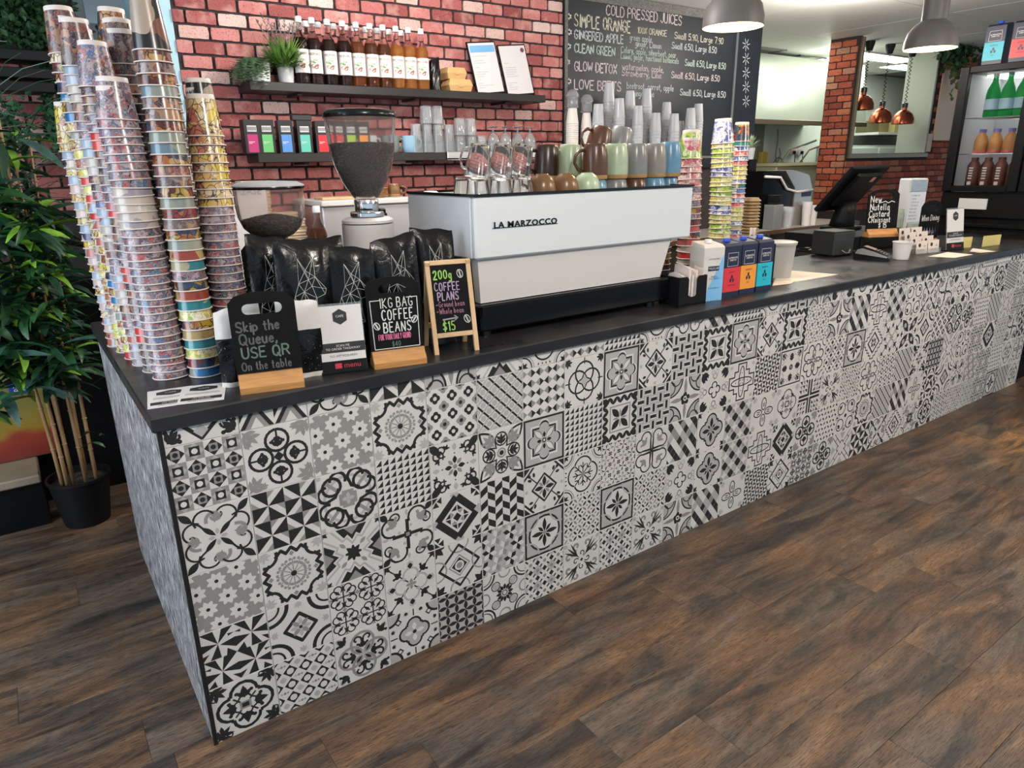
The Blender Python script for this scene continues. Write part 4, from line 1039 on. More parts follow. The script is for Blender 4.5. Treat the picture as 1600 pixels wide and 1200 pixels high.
# ================================================================== signs, flyers, bags at the counter corner
M_chalk = mat('chalk_white',(.62,.62,.60),.9); M_chalkd = mat('chalk_faded',(.10,.10,.10),.9); M_chalkg = mat('chalk_green',(.30,.55,.12),.9); M_chalkp = mat('chalk_pink',(.65,.16,.30),.9); M_chalkl = mat('chalk_lilac',(.38,.30,.42),.9); M_chalkf = mat('chalk_faded_green',(.11,.16,.13),.9); M_chalkm = mat('chalk_mauve',(.34,.16,.24),.9)
M_board = mat('blackboard',(.0055,.0055,.006),.65,noise=(25,.25),spec=.12); M_wood = mat('honey_pine',(.42,.20,.065),.42,noise=(18,.18,(1,1,9))); M_pine = mat('pale_pine',(.56,.37,.20),.5,noise=(20,.12,(1,1,.15)))
M_card = mat('white_card',(.62,.59,.585),.5); M_black = mat('matte_black',(.006,.006,.007),.5,spec=.2); M_acry = mat('acrylic',(.92,.95,.96),.06,trans=.9,ior=1.2); M_red = mat('brand_red',(.50,.03,.05),.5); M_ink = mat('print_ink',(.02,.02,.022),.6); M_inkg = mat('grey_ink',(.25,.25,.25),.6)
def arch_outline(w, z0, z1, arch, r=.012, n=10):
    pts = [(-w/2,z0),(w/2,z0)]
    for k in range(n+1):
        t = k/n; x = w/2-w*t; pts.append((x, z1-arch+arch*math.sin(PI*t)**.55 if 0 < t < 1 else z1-arch-.006))
    return pts
def slotted_board(w, z0, z1, arch, slot, y0, y1):
    """board with an arched top and a rounded hand slot, as a closed frame of quads"""
    b = MB(); out = arch_outline(w,z0,z1,arch); sw, sz0, sz1 = slot; r = (sz1-sz0)/2; zc = (sz0+sz1)/2; hole = []
    for k in range(9): a = -PI/2+PI*k/8; hole.append((sw/2-r+r*math.cos(a), zc+r*math.sin(a)))
    for k in range(9): a = PI/2+PI*k/8; hole.append((-sw/2+r+r*math.cos(a), zc+r*math.sin(a)))
    tris = geometry.tessellate_polygon([[Vector((x,z,0)) for x, z in out],[Vector((x,z,0)) for x, z in hole]])
    al = out+hole; N = len(al)
    vs = [(x,y0,z) for x, z in al]+[(x,y1,z) for x, z in al]; fs = []
    for t in tris:
        p, q, s_ = [Vector(al[i]) for i in t]
        if (q-p).cross(s_-p) < 0: t = t[::-1]
        fs.append(tuple(t)); fs.append(tuple(i+N for i in t[::-1]))
    for base, L in ((0,len(out)),(len(out),len(hole))):
        for i in range(L): j = (i+1) % L; fs.append((base+i,base+i+N,base+j+N,base+j))
    return b.add(vs, fs)
def sign_base(w, d, h, parent):
    prof = [(-d/2,0),(d/2,0),(d/2,h*.35),(d*.22,h*.7),(d*.14,h),(-d*.14,h),(-d*.22,h*.7),(-d/2,h*.35)]
    b = MB(); b.M = Matrix.Rotation(PI/2,4,'Z') @ Matrix.Identity(4)
    b.M = Matrix(((0,1,0,0),(1,0,0,0),(0,0,1,0),(0,0,0,1)))        # profile x -> y, extrude along x
    b.prism(prof, -w/2, w/2)
    return b.build('wooden_base', M_wood, parent)
def chalk_lines(parent, lines, y, seed=1):
    mats = []; b = MB(); rnd = random.Random(seed)
    for (txt, x, z, h, wd, m, sx) in lines:
        if m not in mats: mats.append(m)
        stroke_text(b, txt, x, z, h, y, wd, mats.index(m), sx=sx, rnd=rnd, gap=.22 if sx > .3 else .12)
    o = b.build('chalk_writing', mats, parent); o['kind'] = 'stuff'; return o
def bean_icon(b, x, z, r, y, wd, mi, rot=.6):
    pts = [(x+r*.72*math.cos(a)*math.cos(rot)-r*math.sin(a)*math.sin(rot), z+r*.72*math.cos(a)*math.sin(rot)+r*math.sin(a)*math.cos(rot)) for a in (2*PI*k/14 for k in range(14))]
    ribbon(b, pts, wd, y, mi, True); ribbon(b, [(x+r*.8*math.sin(rot)*s_-.12*r, z-r*.8*math.cos(rot)*s_) for s_ in (1,0,-1)], wd, y, mi); ribbon(b, [(x+r*.8*math.sin(rot)*s_+.12*r, z-r*.8*math.cos(rot)*s_) for s_ in (1,0,-1)], wd*.8, y, mi)

s1 = empty('chalkboard_sign', (.2715,.036,CT_Z), -.218, 'black chalkboard sign reading Skip the Queue on a wooden base', 'sign')
sign_base(.152,.052,.044,s1)
bd = slotted_board(.156,.030,.243,.020,(.094,.188,.214),-.003,.003).build('board', M_board, s1); bd.rotation_euler = (math.radians(-6),0,0)
cw = chalk_lines(s1, [('Skip the',-.066,.148,.024,.0042,M_chalkd,.75),('Queue,',-.062,.116,.026,.0042,M_chalkd,.75),('USE QR',-.060,.082,.026,.0042,M_chalkf,.75),('On the table',-.064,.052,.020,.003,M_chalkd,.62)], -.0036); cw.rotation_euler = bd.rotation_euler

s2 = empty('chalkboard_sign', (.622,.034,CT_Z), -.188, 'black chalkboard sign reading 1KG BAG COFFEE BEANS on a wooden base', 'sign')
sign_base(.148,.052,.044,s2)
bd = slotted_board(.148,.030,.243,.018,(.078,.199,.222),-.003,.003).build('board', M_board, s2); bd.rotation_euler = (math.radians(-5),0,0)
cw = chalk_lines(s2, [('1KG BAG',-.040,.160,.026,.0024,M_chalk,.50),('COFFEE',-.036,.126,.028,.0032,M_chalk,.44),('BEANS',-.034,.092,.027,.0032,M_chalk,.50),('FOR YOUR DAILY GRIND',-.050,.0725,.0150,.0017,M_chalkp,.29),('$40',-.014,.052,.014,.002,M_chalkf,.6)], -.0036); cw.rotation_euler = bd.rotation_euler
b = MB(); ribbon(b,[(-.036,.181),(-.066,.181),(-.063,.050)],.002,-.0036); ribbon(b,[(.036,.184),(.066,.184),(.064,.048),(-.063,.048)],.002,-.0036); bean_icon(b,-.0525,.112,.0105,-.0036,.0022,0,.5); bean_icon(b,.0545,.122,.0105,-.0036,.0022,0,-.6)
o = b.build('chalk_border', M_chalk, s2); o.rotation_euler = bd.rotation_euler

# A-frame easel
af = empty('a_frame_chalkboard', (.813,.035,CT_Z), -.225, 'small pale wood A-frame chalkboard reading 200g COFFEE PLANS', 'sign')
W, H, T = .138, .272, .014; tl = math.radians(-13)
fr = empty('front_frame', (0,-.0,0), 0); fr.parent = af; fr.rotation_euler = (tl,0,0); bpy.data.objects.remove(fr)
def tilted(o, a, loc=(0,0,0)): o.rotation_euler = (a,0,0); o.location = loc; return o
for nm, box in (('frame_stile',(-W/2,-W/2+T,0,.010,0,H)),('frame_stile',(W/2-T,W/2,0,.010,0,H)),('frame_rail',(-W/2+T,W/2-T,0,.010,H-T,H)),('frame_rail',(-W/2+T,W/2-T,0,.010,.048,.048+T))):
    tilted(MB().box(*box, bev=.001).build(nm, M_pine, af), tl)
for x in (-W/2,W/2-T): tilted(MB().box(x,x+T,0,.010,0,H*.985, bev=.001).build('rear_leg', M_pine, af), -tl, (0,.115,0))
tilted(MB().box(-W/2+T,W/2-T,0,.010,.06,.074).build('rear_rail', M_pine, af), -tl, (0,.115,0))
tilted(MB().box(-W/2+T,W/2-T,.003,.008,.060,H-T).build('board', M_board, af), tl)
b = MB(); mats = [M_chalkg,M_chalkl,M_chalkm,M_chalk,M_inkg]; rnd = random.Random(4); yb = .0026
for txt,x,z,h,wd,mi,sx in (('200g',-.047,.218,.024,.0036,0,.62),('COFFEE',-.047,.184,.023,.0030,1,.48),('PLANS',-.040,.156,.023,.0032,1,.48),('~Ground bean',-.048,.137,.0155,.0016,2,.52),('~Whole bean',-.048,.117,.0155,.0016,2,.55),('$15',-.034,.068,.026,.0034,0,.62)): stroke_text(b,txt,x,z,h,yb,wd,mi,sx=sx,rnd=rnd)
ribbon(b,[(-.032,.100),(.012,.103)],.0045,yb,4); ribbon(b,[(.004,.110),(.014,.103),(.004,.096)],.003,yb,4); bean_icon(b,.034,.230,.012,yb,.0018,3,.2); bean_icon(b,.042,.097,.012,yb,.0018,3,.4)
tilted(b.build('chalk_writing', mats, af), tl)

# acrylic stands
def hexa(r): return [(r*math.cos(PI/2+PI*k/3), r*math.sin(PI/2+PI*k/3)) for k in range(6)]
def acrylic_stand(loc, rz, label, sc=1.):
    a = empty('acrylic_stand', loc, rz, label, 'menu stand'); a.scale = (sc,sc,sc); t = math.radians(-9)
    tilted(MB().box(-.060,.060,.0,.0025,.006,.186, bev=.0006).build('acrylic_sheet', M_acry, a), t)
    MB().box(-.062,.062,-.004,.050,0,.006, bev=.001).build('foot', M_black, a)
    tilted(MB().box(-.058,.058,-.0012,-.0002,.034,.180).build('card', M_card, a), t)
    tilted(MB().box(-.059,.059,-.0022,-.0012,.006,.034).build('black_band', M_black, a), t)
    b = MB(); b.add([(x,-.0016,.150+z) for x, z in hexa(.021)],[tuple(range(6))]); b.box(-.058,.058,-.0018,-.0013,.056,.082); tilted(b.build('logo_and_band', M_ink, a), t)
    o = print_text('caption','SCAN ME\nTO ORDER TAKEAWAY',.0085,M_card,a,(0,-.0022,.070)); o.rotation_euler = (PI/2+t,0,0); o.location = (0,.0082,.069)
    o = print_text('caption','NO APP REQUIRED',.0085,M_ink,a,(0,0,0)); o.rotation_euler = (PI/2+t,0,0); o.location = (0,.0056,.046)
    o = print_text('caption','menu',.020,M_red,a,(0,0,0)); o.rotation_euler = (PI/2+t,0,0); o.location = (.020,.0008,.020)
    tilted(MB().box(-.026,-.008,-.0030,-.0023,.013,.027, bev=.003).build('brand_badge', M_red, a), t)
    o = print_text('caption','CAFE',.009,M_card,a,(0,0,0)); o.rotation_euler = (PI/2+t,0,0); o.location = (0,.0215,.150)
    return a
acrylic_stand((.472,.050,CT_Z), -.24, 'acrylic stand with white ordering card between the two chalkboard signs')

# two flyers lying on the corner
def flyer(loc, rz, label, z):
    f = empty('flyer', (loc[0],loc[1],CT_Z+z), rz, label, 'flyer', 'flyers on the counter corner'); MB().box(-.052,.052,-.074,.074,0,.0006).build('sheet', M_card, f)
    b = MB(); b.M = Matrix.Rotation(-PI/2,4,'X'); 
    b = MB(); b.add([(x*1.55,.040+y_*.9,.0009) for x, y_ in hexa(.024)],[tuple(range(6))]); b.box(-.046,.046,-.052,-.030,.0006,.0009); b.box(-.030,.030,-.060,-.058,.0006,.0009); b.box(-.04,.04,.004,.0055,.0006,.0009); b.box(-.04,.04,-.004,-.0025,.0006,.0009); b.build('printed_blocks', M_ink, f)
    print_text('caption','CAFE',.011,M_card,f,(0,.040,.0012),(0,0,0)); print_text('caption','SCAN ME\nTO ORDER',.009,M_card,f,(0,-.041,.0012),(0,0,0))
flyer((.052,.120), -.15, 'white flyer lying partly under the other, nearest the counter edge', .0002)
flyer((.120,.100), -.28, 'white flyer lying on top of the other, nearer the skip the queue sign', .0012)

# ---- foil coffee bags
g = NT('black_foil', rough=.22, spec=.32); tc = g.n('TexCoord'); n1 = g.n('TexNoise', {'Vector': tc.outputs['Object'], 'Scale': 22., 'Detail': 4, 'Roughness': .6, 'Distortion': 1.2})
g.b.inputs['Base Color'].default_value = (.0035,.0035,.004,1); rr = g.n('MapRange', {0: n1.outputs['Fac'], 'To Min': .10, 'To Max': .34}); g.out(None, n1.outputs['Fac'], .006, .40, rr.outputs[0])
M_foil = MATS['black_foil']; M_line = mat('silver_line_print',(.50,.48,.45),.5)
WOLF_V = [(.30,.60),(.34,.97),(.50,.80),(.74,1.0),(.72,.70),(.55,.66),(.62,.56),(.42,.48),(.97,.50),(.93,.42),(.70,.38),(.58,.26),(.18,.42),(.05,.18),(.0,.0),(.28,.10),(.36,-.05),(.60,.08),(.75,-.02),(.70,.20),(.44,.28),(.24,.27)]
WOLF_E = [(0,1),(1,2),(2,3),(3,4),(0,2),(2,4),(2,5),(0,5),(4,5),(5,6),(4,6),(4,8),(6,8),(8,9),(9,10),(6,10),(6,7),(5,7),(0,7),(0,12),(7,12),(7,10),(10,11),(7,11),(12,13),(13,14),(12,21),(7,20),(20,21),(13,21),(13,15),(14,15),(21,15),(20,15),(15,16),(16,17),(15,17),(20,17),(11,20),(11,19),(10,19),(19,17),(17,18),(19,18),(20,11),(1,0),(1,5),(3,5),(4,9),(21,7),(14,16),(16,18)]
def bag_surface(w, h, d, seed):
    r = random.Random(seed); a1, a2, a3, a4 = [r.uniform(-1,1) for _ in range(4)]; ph = r.uniform(0,6)
    def f(u, v, side):
        x = u*w/2*(1-.05*v+.02*math.sin(7*v+ph)); flat = max(0.,1-v**2.6)
        dep = d/2*(flat**.55)*(1-.55*abs(u)**3)
        wr = (.0045*math.sin(9*v+5*u*a1+ph)*math.sin(4*u+a2*3)+.002*math.sin(17*v*a3+9*u+a4*5))*(1-.75*v)+.0035*v*v*math.sin(6*u*a1+3*a3)
        top = h*v+(.012*a4*u+.0025*math.sin(5*u+ph))*(v**4)
        return Vector((x, (-1 if side < 0 else 1)*dep+wr*(1 if dep > .004 else .6)+(.012*a2)*v*v*u, top))
    return f
def coffee_bag(loc, rz, w, h, d, seed, label, lean=0., wolf=True):
    root = empty('coffee_bag', loc, rz, label, 'coffee bag', 'black coffee bags behind the signs', rx=lean); f = bag_surface(w,h,d,seed); nu, nv = 14, 22; b = MB()
    for side in (-1,1):
        vs = [tuple(f(-1+2*i/nu,j/nv,side)) for j in range(nv+1) for i in range(nu+1)]
        fs = [(j*(nu+1)+i,j*(nu+1)+i+1,(j+1)*(nu+1)+i+1,(j+1)*(nu+1)+i) for j in range(nv) for i in range(nu)]
        b.add(vs, fs if side < 0 else [q[::-1] for q in fs])
    for e in (-1,1):
        vs = []
        for j in range(nv+1): vs += [tuple(f(e,j/nv,-1)), tuple((f(e,j/nv,-1)+f(e,j/nv,1))/2-Vector((e*.006*(1-j/nv),0,0))), tuple(f(e,j/nv,1))]
        b.add(vs, [(3*j+k,3*j+k+1,3*j+k+4,3*j+k+3) for j in range(nv) for k in (0,1)])
    b.add([tuple(f(-1+2*i/nu,0,s_)) for s_ in (-1,1) for i in range(nu+1)], [(i,i+1,nu+2+i,nu+1+i) for i in range(nu)])
    b.build('pouch', M_foil, root, smooth='all')
    sb = MB()
    vs = []
    for i in range(nu+1): p0 = f(-1+2*i/nu,1,-1); vs += [(p0.x,p0.y-.0012,p0.z-.012),(p0.x,p0.y-.0012,p0.z),(p0.x,p0.y+.0018,p0.z),(p0.x,p0.y+.0018,p0.z-.012)]
    sb.add(vs, [(4*i+k,4*i+4+k,4*i+4+(k+1)%4,4*i+(k+1)%4) for i in range(nu) for k in range(4)]); sb.build('heat_seal', M_foil, root)
    if wolf:
        lb = MB()
        for i, j in WOLF_E:
            a, c_ = Vector(WOLF_V[i]), Vector(WOLF_V[j]); n_ = max(2,int((c_-a).length/.09)); P = []
            for k in range(n_+1): q = a.lerp(c_,k/n_); P.append(f(-.72+1.45*q.x,.38+.50*q.y,-1)+Vector((0,-.0012,0)))
            for p, q in zip(P,P[1:]):
                dv = (q-p); nn = Vector((-dv.z,0,dv.x)).normalized()*.00045; lb.add([tuple(p-nn),tuple(q-nn),tuple(q+nn),tuple(p+nn)],[(0,1,2,3)])
        lb.build('wolf_line_print', M_line, root)
    return root
coffee_bag((.425,.170,CT_Z), -.15, .150,.345,.10, 1, 'black foil coffee bag with wolf print behind the skip the queue sign')
coffee_bag((.372,.290,CT_Z), -.05, .120,.350,.08, 2, 'black foil coffee bag half hidden next to the yellow-topped cup stack')
coffee_bag((.520,.285,CT_Z), -.10, .140,.335,.09, 3, 'rearmost black foil coffee bag, under the short grinder hopper')
coffee_bag((.545,.150,CT_Z), -.20, .142,.320,.09, 4, 'black foil coffee bag with crumpled top behind the acrylic stand')
coffee_bag((.690,.165,CT_Z), -.10, .145,.335,.09, 5, 'glossy black foil coffee bag behind the 1KG chalkboard sign')
coffee_bag((.835,.190,CT_Z), -.20, .142,.345,.08, 6, 'black foil coffee bag leaning by the machine, behind the A-frame', lean=-.04)
# silver and black small bags behind the first sign
M_silv = mat('silver_white_foil',(.55,.52,.49),.4,noise=(20,.08),bump=.4)
def small_bag(loc, rz, w, h, label, seed):
    root = empty('small_coffee_bag', loc, rz, label, 'coffee bag', 'small two-tone coffee bags'); f = bag_surface(w,h,.045,seed); nu, nv = 10, 16
    b = MB()
    for side in (-1,1):
        vs = [tuple(f(-1+2*i/nu,j/nv,side)) for j in range(nv+1) for i in range(nu+1)]
        for j in range(nv):
            fs = [(j*(nu+1)+i,j*(nu+1)+i+1,(j+1)*(nu+1)+i+1,(j+1)*(nu+1)+i) for i in range(nu)]
            if j == 0: b.add(vs, fs if side < 0 else [q[::-1] for q in fs], 0)
            else:
                k0 = len(b.v)-len(vs)
                for q in fs: b.f.append(tuple(t+k0 for t in (q if side < 0 else q[::-1]))); b.mi.append(0 if j < 1 else 1 if j < nv*.58 else 0)
    b.build('pouch', [M_silv, M_foil], root, smooth='all')
    r = random.Random(seed); sb = MB()
    for _ in range(26): p = f(r.uniform(-.9,.9), r.uniform(.1,.55), -1); s_ = r.uniform(.0004,.0009); sb.add([(p.x-s_,p.y-.0012,p.z),(p.x,p.y-.0012,p.z-s_),(p.x+s_,p.y-.0012,p.z),(p.x,p.y-.0012,p.z+s_)],[(0,1,2,3)])
    sb.build('star_specks', M_card, root)
    return root
small_bag((.230,.122,CT_Z), -.20, .115,.200, 'small white-topped black coffee bag left behind the skip the queue sign', 41)
small_bag((.372,.092,CT_Z), -.20, .110,.205, 'small white-topped black coffee bag right behind the skip the queue sign', 42)
# ================================================================== espresso machine, grinders, mugs and glasses
M_wht = mat('machine_white',(.62,.64,.66),.28,coat=.3); M_wht2 = mat('machine_panel_white',(.60,.57,.55),.35); M_gloss = mat('gloss_black',(.004,.004,.005),.2,spec=.4); M_chrome = mat('chrome',(.75,.75,.76),.12,metal=1.); M_glass = mat('clear_glass',(.96,.98,.98),.02,trans=1.,ior=1.45)
M_thin = mat('clear_plastic',(.93,.95,.96),.05,trans=.90,ior=1.32)
X0, X1, Y0, Y1 = .948, 1.918, .13, .56
mc = empty('espresso_machine', (X0,Y0,CT_Z), label='wide white espresso machine with black base standing on the worktop', cat='coffee machine')
w_, d_ = X1-X0, Y1-Y0; zt = 1.372-CT_Z; zb = 1.180-CT_Z; zs = 1.037-CT_Z
MB().box(.012,.880,.0,d_-.03,.02,zs, bev=.006).build('drip_base', M_gloss, mc)
for x in (.05,.80):
    for y in (.04,d_-.09): MB().lathe([(.020,0),(.018,.02)],14,c=(x,y,0)).build('foot', M_gloss, mc)
MB().box(.0,w_,0,.022,zb,zt-.006, bev=.006).build('front_panel', M_wht, mc)
for x, nm in ((0,'side_panel'),(w_-.018,'side_panel')): MB().box(x,x+.018,.024,d_,zb,zt-.006, bev=.004).build(nm, M_wht, mc)
MB().box(.018,w_-.018,d_-.02,d_,zb,zt-.006).build('back_panel', M_wht2, mc)
b = MB().box(-.002,w_+.002,-.002,.012,zt-.006,zt+.002).box(-.002,w_+.002,d_-.01,d_+.002,zt-.006,zt+.002).box(-.002,.010,.012,d_-.01,zt-.006,zt+.002).box(w_-.010,w_+.002,.012,d_-.01,zt-.006,zt+.002); b.build('top_edge_trim', M_gloss, mc)
TR = 1.320
MB().box(.018,w_-.018,.022,d_-.02,TR-CT_Z-.012,TR-CT_Z).build('cup_tray', steel, mc)
# tapering white lower panel with black flank
b = MB(); z0, z1 = zs+.002, zb-.001
b.add([(.030,.028,z0),(.842,.028,z0),(.884,.020,z1),(.018,.020,z1),(.030,.06,z0),(.842,.06,z0),(.884,.06,z1),(.018,.06,z1)],[(0,1,2,3),(7,6,5,4),(0,4,5,1),(1,5,6,2),(2,6,7,3),(3,7,4,0)]); b.build('lower_panel', M_wht2, mc)
MB().box(.006,.870,.062,d_-.04,zs,zb).build('boiler_housing', M_gloss, mc)
cu = bpy.data.curves.new('nameplate','FONT'); cu.body = 'LA MARZOCCO'; cu.size = .028; cu.extrude = .0015; cu.offset = .0004; cu.resolution_u = 2; cu.space_character = 1.12
t = bpy.data.objects.new('nameplate', cu); col.objects.link(t); me = bpy.data.meshes.new_from_object(t); bpy.data.objects.remove(t)
wid = max(v.co.x for v in me.vertices)-min(v.co.x for v in me.vertices); me.materials.clear(); me.materials.append(M_gloss)
o = bpy.data.objects.new('nameplate_lettering', me); col.objects.link(o); o.parent = mc; o.rotation_euler = (PI/2,0,0); o.location = (.066,-.0022,1.272-CT_Z); o.scale = (.246/wid,.92,1)
MB().box(.062,.316,-.0028,-.0008,1.2705-CT_Z,1.2725-CT_Z).build('nameplate_bar', M_gloss, mc)

def glaze(name, c): return mat('glaze_'+name, c, .25, noise=(40,.10), spec=.5)
GL = {'brown':glaze('brown',(.075,.032,.016)),'dark brown':glaze('dark_brown',(.030,.014,.010)),'green':glaze('green',(.33,.40,.27)),'grey':glaze('grey',(.17,.17,.165)),'warm grey':glaze('warm_grey',(.20,.185,.165)),'blue':glaze('blue',(.10,.22,.32)),'tan':glaze('tan',(.15,.075,.030))}
M_sand = mat('raw_rim',(.30,.18,.07),.6)
def mug(loc, colr, label, hd=None, h=.120, r=.046, rot=(0,0), rz=0., group='mugs piled on the espresso machine', nm='mug'):
    """upside-down tall mug; hd = handle direction angle"""
    o = empty(nm, loc, rz, label, 'mug', group, rx=rot[0], ry=rot[1])
    prof = [(r*.90,.003),(r*.94,0),(r*.97,.003),(r*.985,.014),(r*1.0,h*.35),(r*.97,h*.65),(r*.86,h*.9),(r*.80,h-.002),(r*.76,h),(r*.72,h-.003),(.0005,h-.003)]
    b = MB().lathe(prof, 28, [1,1,1,0,0,0,0,0,2,2]); 
    ob = b.build('body', [GL[colr], M_sand, M_card], o, smooth=True)
    if hd is not None:
        pts = [(r*.92*math.cos(hd)+math.cos(hd)*e, r*.92*math.sin(hd)+math.sin(hd)*e, z) for e, z in ((0,h*.82),(.020,h*.80),(.036,h*.66),(.038,h*.46),(.024,h*.28),(.002,h*.20))]
        MB().tube(pts, [.0065,.006,.0055,.0055,.006,.0065], 8).build('handle', GL[colr], o, smooth='all')
    return o
ym = .265; PI_ = PI
low = [(1.545,'blue'),(1.645,'grey'),(1.745,'brown'),(1.845,'blue')]
for x, c_ in low: mug((x,ym,TR), c_, f'{c_} mug upside down in the bottom row, under the {"brown" if x<1.6 else "green" if x<1.7 else "grey" if x<1.8 else "warm grey"} mug', None, .080, .047)
up = [(1.545,'brown','dark-toned brown mug upside down beside the small green cup',2.9),(1.645,'green','pale green mug upside down in the upper row of mugs',None),(1.745,'grey','cool grey mug upside down right of the pale green mug',None),(1.845,'warm grey','warm grey mug upside down left of the blue mug',None)]
for x, c_, lb, hd in up: mug((x,ym,TR+.081), c_, lb, hd)
mug((1.938-.008,ym,TR), 'blue', 'blue mug upside down at the machine end, bottom row', None, .080, .036)
mug((1.928,ym,TR+.081), 'blue', 'tall blue mug upside down at the right end of the row', None, .126, .045)
for x, c_ in ((1.43,'brown'),(1.50,'grey')):
    mug((x,ym+.135,TR), c_, f'{c_} mug upside down in the hidden back row', None, .080, .047) if x < 1.45 else None
mug((1.53,ym+.135,TR), 'warm grey', 'warm grey mug upside down under the green handled mug', None, .080, .047)
mug((1.66,ym+.135,TR), 'brown', 'brown mug upside down in the back bottom row', None, .150, .047)
mug((1.78,ym+.135,TR), 'grey', 'grey mug upside down in the back bottom row', None, .150, .047)
mug((1.43,ym+.135,TR+.081), 'dark brown', 'dark brown mug upside down with handle towards the glasses', 2.9, rot=(0,.06))
mug((1.53,ym+.125,TR+.081), 'green', 'pale green mug upside down with its handle to the left', 2.8, rot=(0,.05))
mug((1.640,ym+.105,TR+.152), 'brown', 'brown mug lying tilted on top of the mug pile', 3.0, .112, .046, rot=(0,.30))
mug((1.745,ym+.105,TR+.152), 'grey', 'grey mug lying tilted on top of the mug pile', None, .112, .046, rot=(0,.28))
def round_cup(loc, c_, label):
    o = empty('espresso_cup', loc, 0, label, 'cup', 'round cups on the espresso machine'); r = .044; h = .075
    MB().lathe([(r*.93,.002),(r*.96,0),(r*1.0,.004),(r*1.05,h*.3),(r*.98,h*.6),(r*.78,h*.85),(r*.5,h-.003),(r*.46,h),(.0005,h)],26).build('body', GL[c_], o, smooth=True)
    MB().tube([(-r*.95,.02,.02),(-r*1.4,.03,.03),(-r*1.4,.03,.05),(-r*.9,.02,.055)],.005,8).build('handle', GL[c_], o, smooth='all')
MB_ = None
for x, c_, lb in ((1.285,'tan','left brown round cup upside down beside the glasses'),(1.385,'tan','right brown round cup upside down beside the small green cup'),(1.482,'green','small pale green round cup upside down on the machine')):
    round_cup((x,.235,TR+.030), c_, lb)
    p_ = tag(MB().lathe([(.040,0),(.046,.002),(.048,.029),(.0005,.029)],22).build('saucer', M_card, smooth=True, loc=(x,.235,TR)), f'white saucer hidden under the {lb.split(" upside")[0]}', 'saucer')
def tumbler_mesh(r0, r1, h, t=.0035, base=.010, nm='glass', n=24):
    """upside-down thick-based tumbler: mouth (r1) at z=0"""
    prof = [(r1-t,.001),(r1,0),(r1,.004),(r0,h-.003),(r0-.003,h),(.0005,h)]; inner = [(.0005,h-base),(r0-t,h-base),(r1-t,.001)]
    return MB().lathe(prof+inner, n)
gl_src = [None]
def glass(loc, rot, label, handle=False, group='glasses on the espresso machine'):
    o = empty('drinking_glass', loc, 0, label, 'glass', group, rx=rot[0], ry=rot[1])
    if gl_src[0] is None: gl_src[0] = tumbler_mesh(.031,.042,.098).build('bowl', M_glass, o, smooth=True)
    else: inst('bowl', gl_src[0], parent=o)
    if handle: MB().tube([(-.034,0,.085),(-.060,0,.075),(-.068,0,.045),(-.058,0,.022),(-.040,0,.020)],.004,8).build('handle', M_glass, o, smooth='all')
    return o
k = 0
for i, x in enumerate((1.016,1.103,1.190,1.205)):
    if i < 3: glass((x,.215,TR), (0,0), f'clear glass upside down in the front lower row, {("leftmost","second","third")[i]} on the machine', False)
for i, x in enumerate((1.030,1.118,1.206)): glass((x,.315,TR), (0,0), f'clear glass upside down in the rear lower row, {("leftmost","second","third")[i]} on the machine')
for i, (x, y, a) in enumerate(((1.030,.24,.20),(1.118,.245,.26),(1.196,.25,.30))): glass((x,y,TR+.100), (0,a*.9), f'clear glass lying tilted on the lower glasses, {("leftmost","middle","rightmost")[i]} on top', i == 0)
tag(MB().lathe([(.028,.0),(.030,.001),(.036,.03),(.034,.045),(.020,.055),(.0005,.056)],22).build('white_cup', M_card, smooth=True, loc=(.995,.48,TR)), 'small white cup upside down at the machine back corner', 'cup')

# ---- coffee grinders
M_hop = mat('smoky_hopper',(.82,.78,.76),.06,trans=.955,ior=1.14); M_lid = mat('grey_lid',(.42,.44,.46),.35); M_bean = mat('coffee_bean',(.060,.042,.034),.34,noise=(90,.35))
def beans_in(name, prof_r, z0, z1, mound, seed, count, label, loc):
    """a body of beans with single beans standing out of its surface"""
    r = random.Random(seed); b = MB(); n = 26; prof = [(max(.001,prof_r(z0+(z1-z0)*k/8)-.008), z0+(z1-z0)*k/8) for k in range(9)]
    R = prof[-1][0]; prof += [(R*.7,z1+mound*.5),(R*.35,z1+mound*.9),(.0005,z1+mound)]; b.lathe(prof, n)
    bean = [(1,0,0),(.5,.8,0),(-.5,.8,0),(-1,0,0),(-.5,-.8,0),(.5,-.8,0),(.5,0,.7),(-.5,0,.7),(.5,0,-.7),(-.5,0,-.7)]
    bf = [(0,1,6),(1,2,7,6),(2,3,7),(3,4,7),(4,5,6,7),(5,0,6),(1,0,8),(2,1,8,9),(3,2,9),(4,3,9),(5,4,9,8),(0,5,8)]
    for _ in range(count):
        if r.random() < .62:
            z = z0+(z1-z0)*r.random()**.8; rr_ = prof_r(z)-.0085; a = r.uniform(0,2*PI); p = (rr_*math.cos(a),rr_*math.sin(a),z)
        else:
            q = math.sqrt(r.random())*R; a = r.uniform(0,2*PI); p = (q*math.cos(a),q*math.sin(a),z1+mound*(1-(q/R)**1.5)+.001)
        b.M = Matrix.Translation(p) @ Matrix.Rotation(r.uniform(0,6.3),4,'Z') @ Matrix.Rotation(r.uniform(0,3),4,'X') @ Matrix.Diagonal((.0078,.0054,.0042,1)); b.add(bean,bf)
    b.M = Matrix.Identity(4); o = b.build(name, M_bean, smooth='all', loc=loc); return tag(o, label, 'coffee beans', kind='stuff')
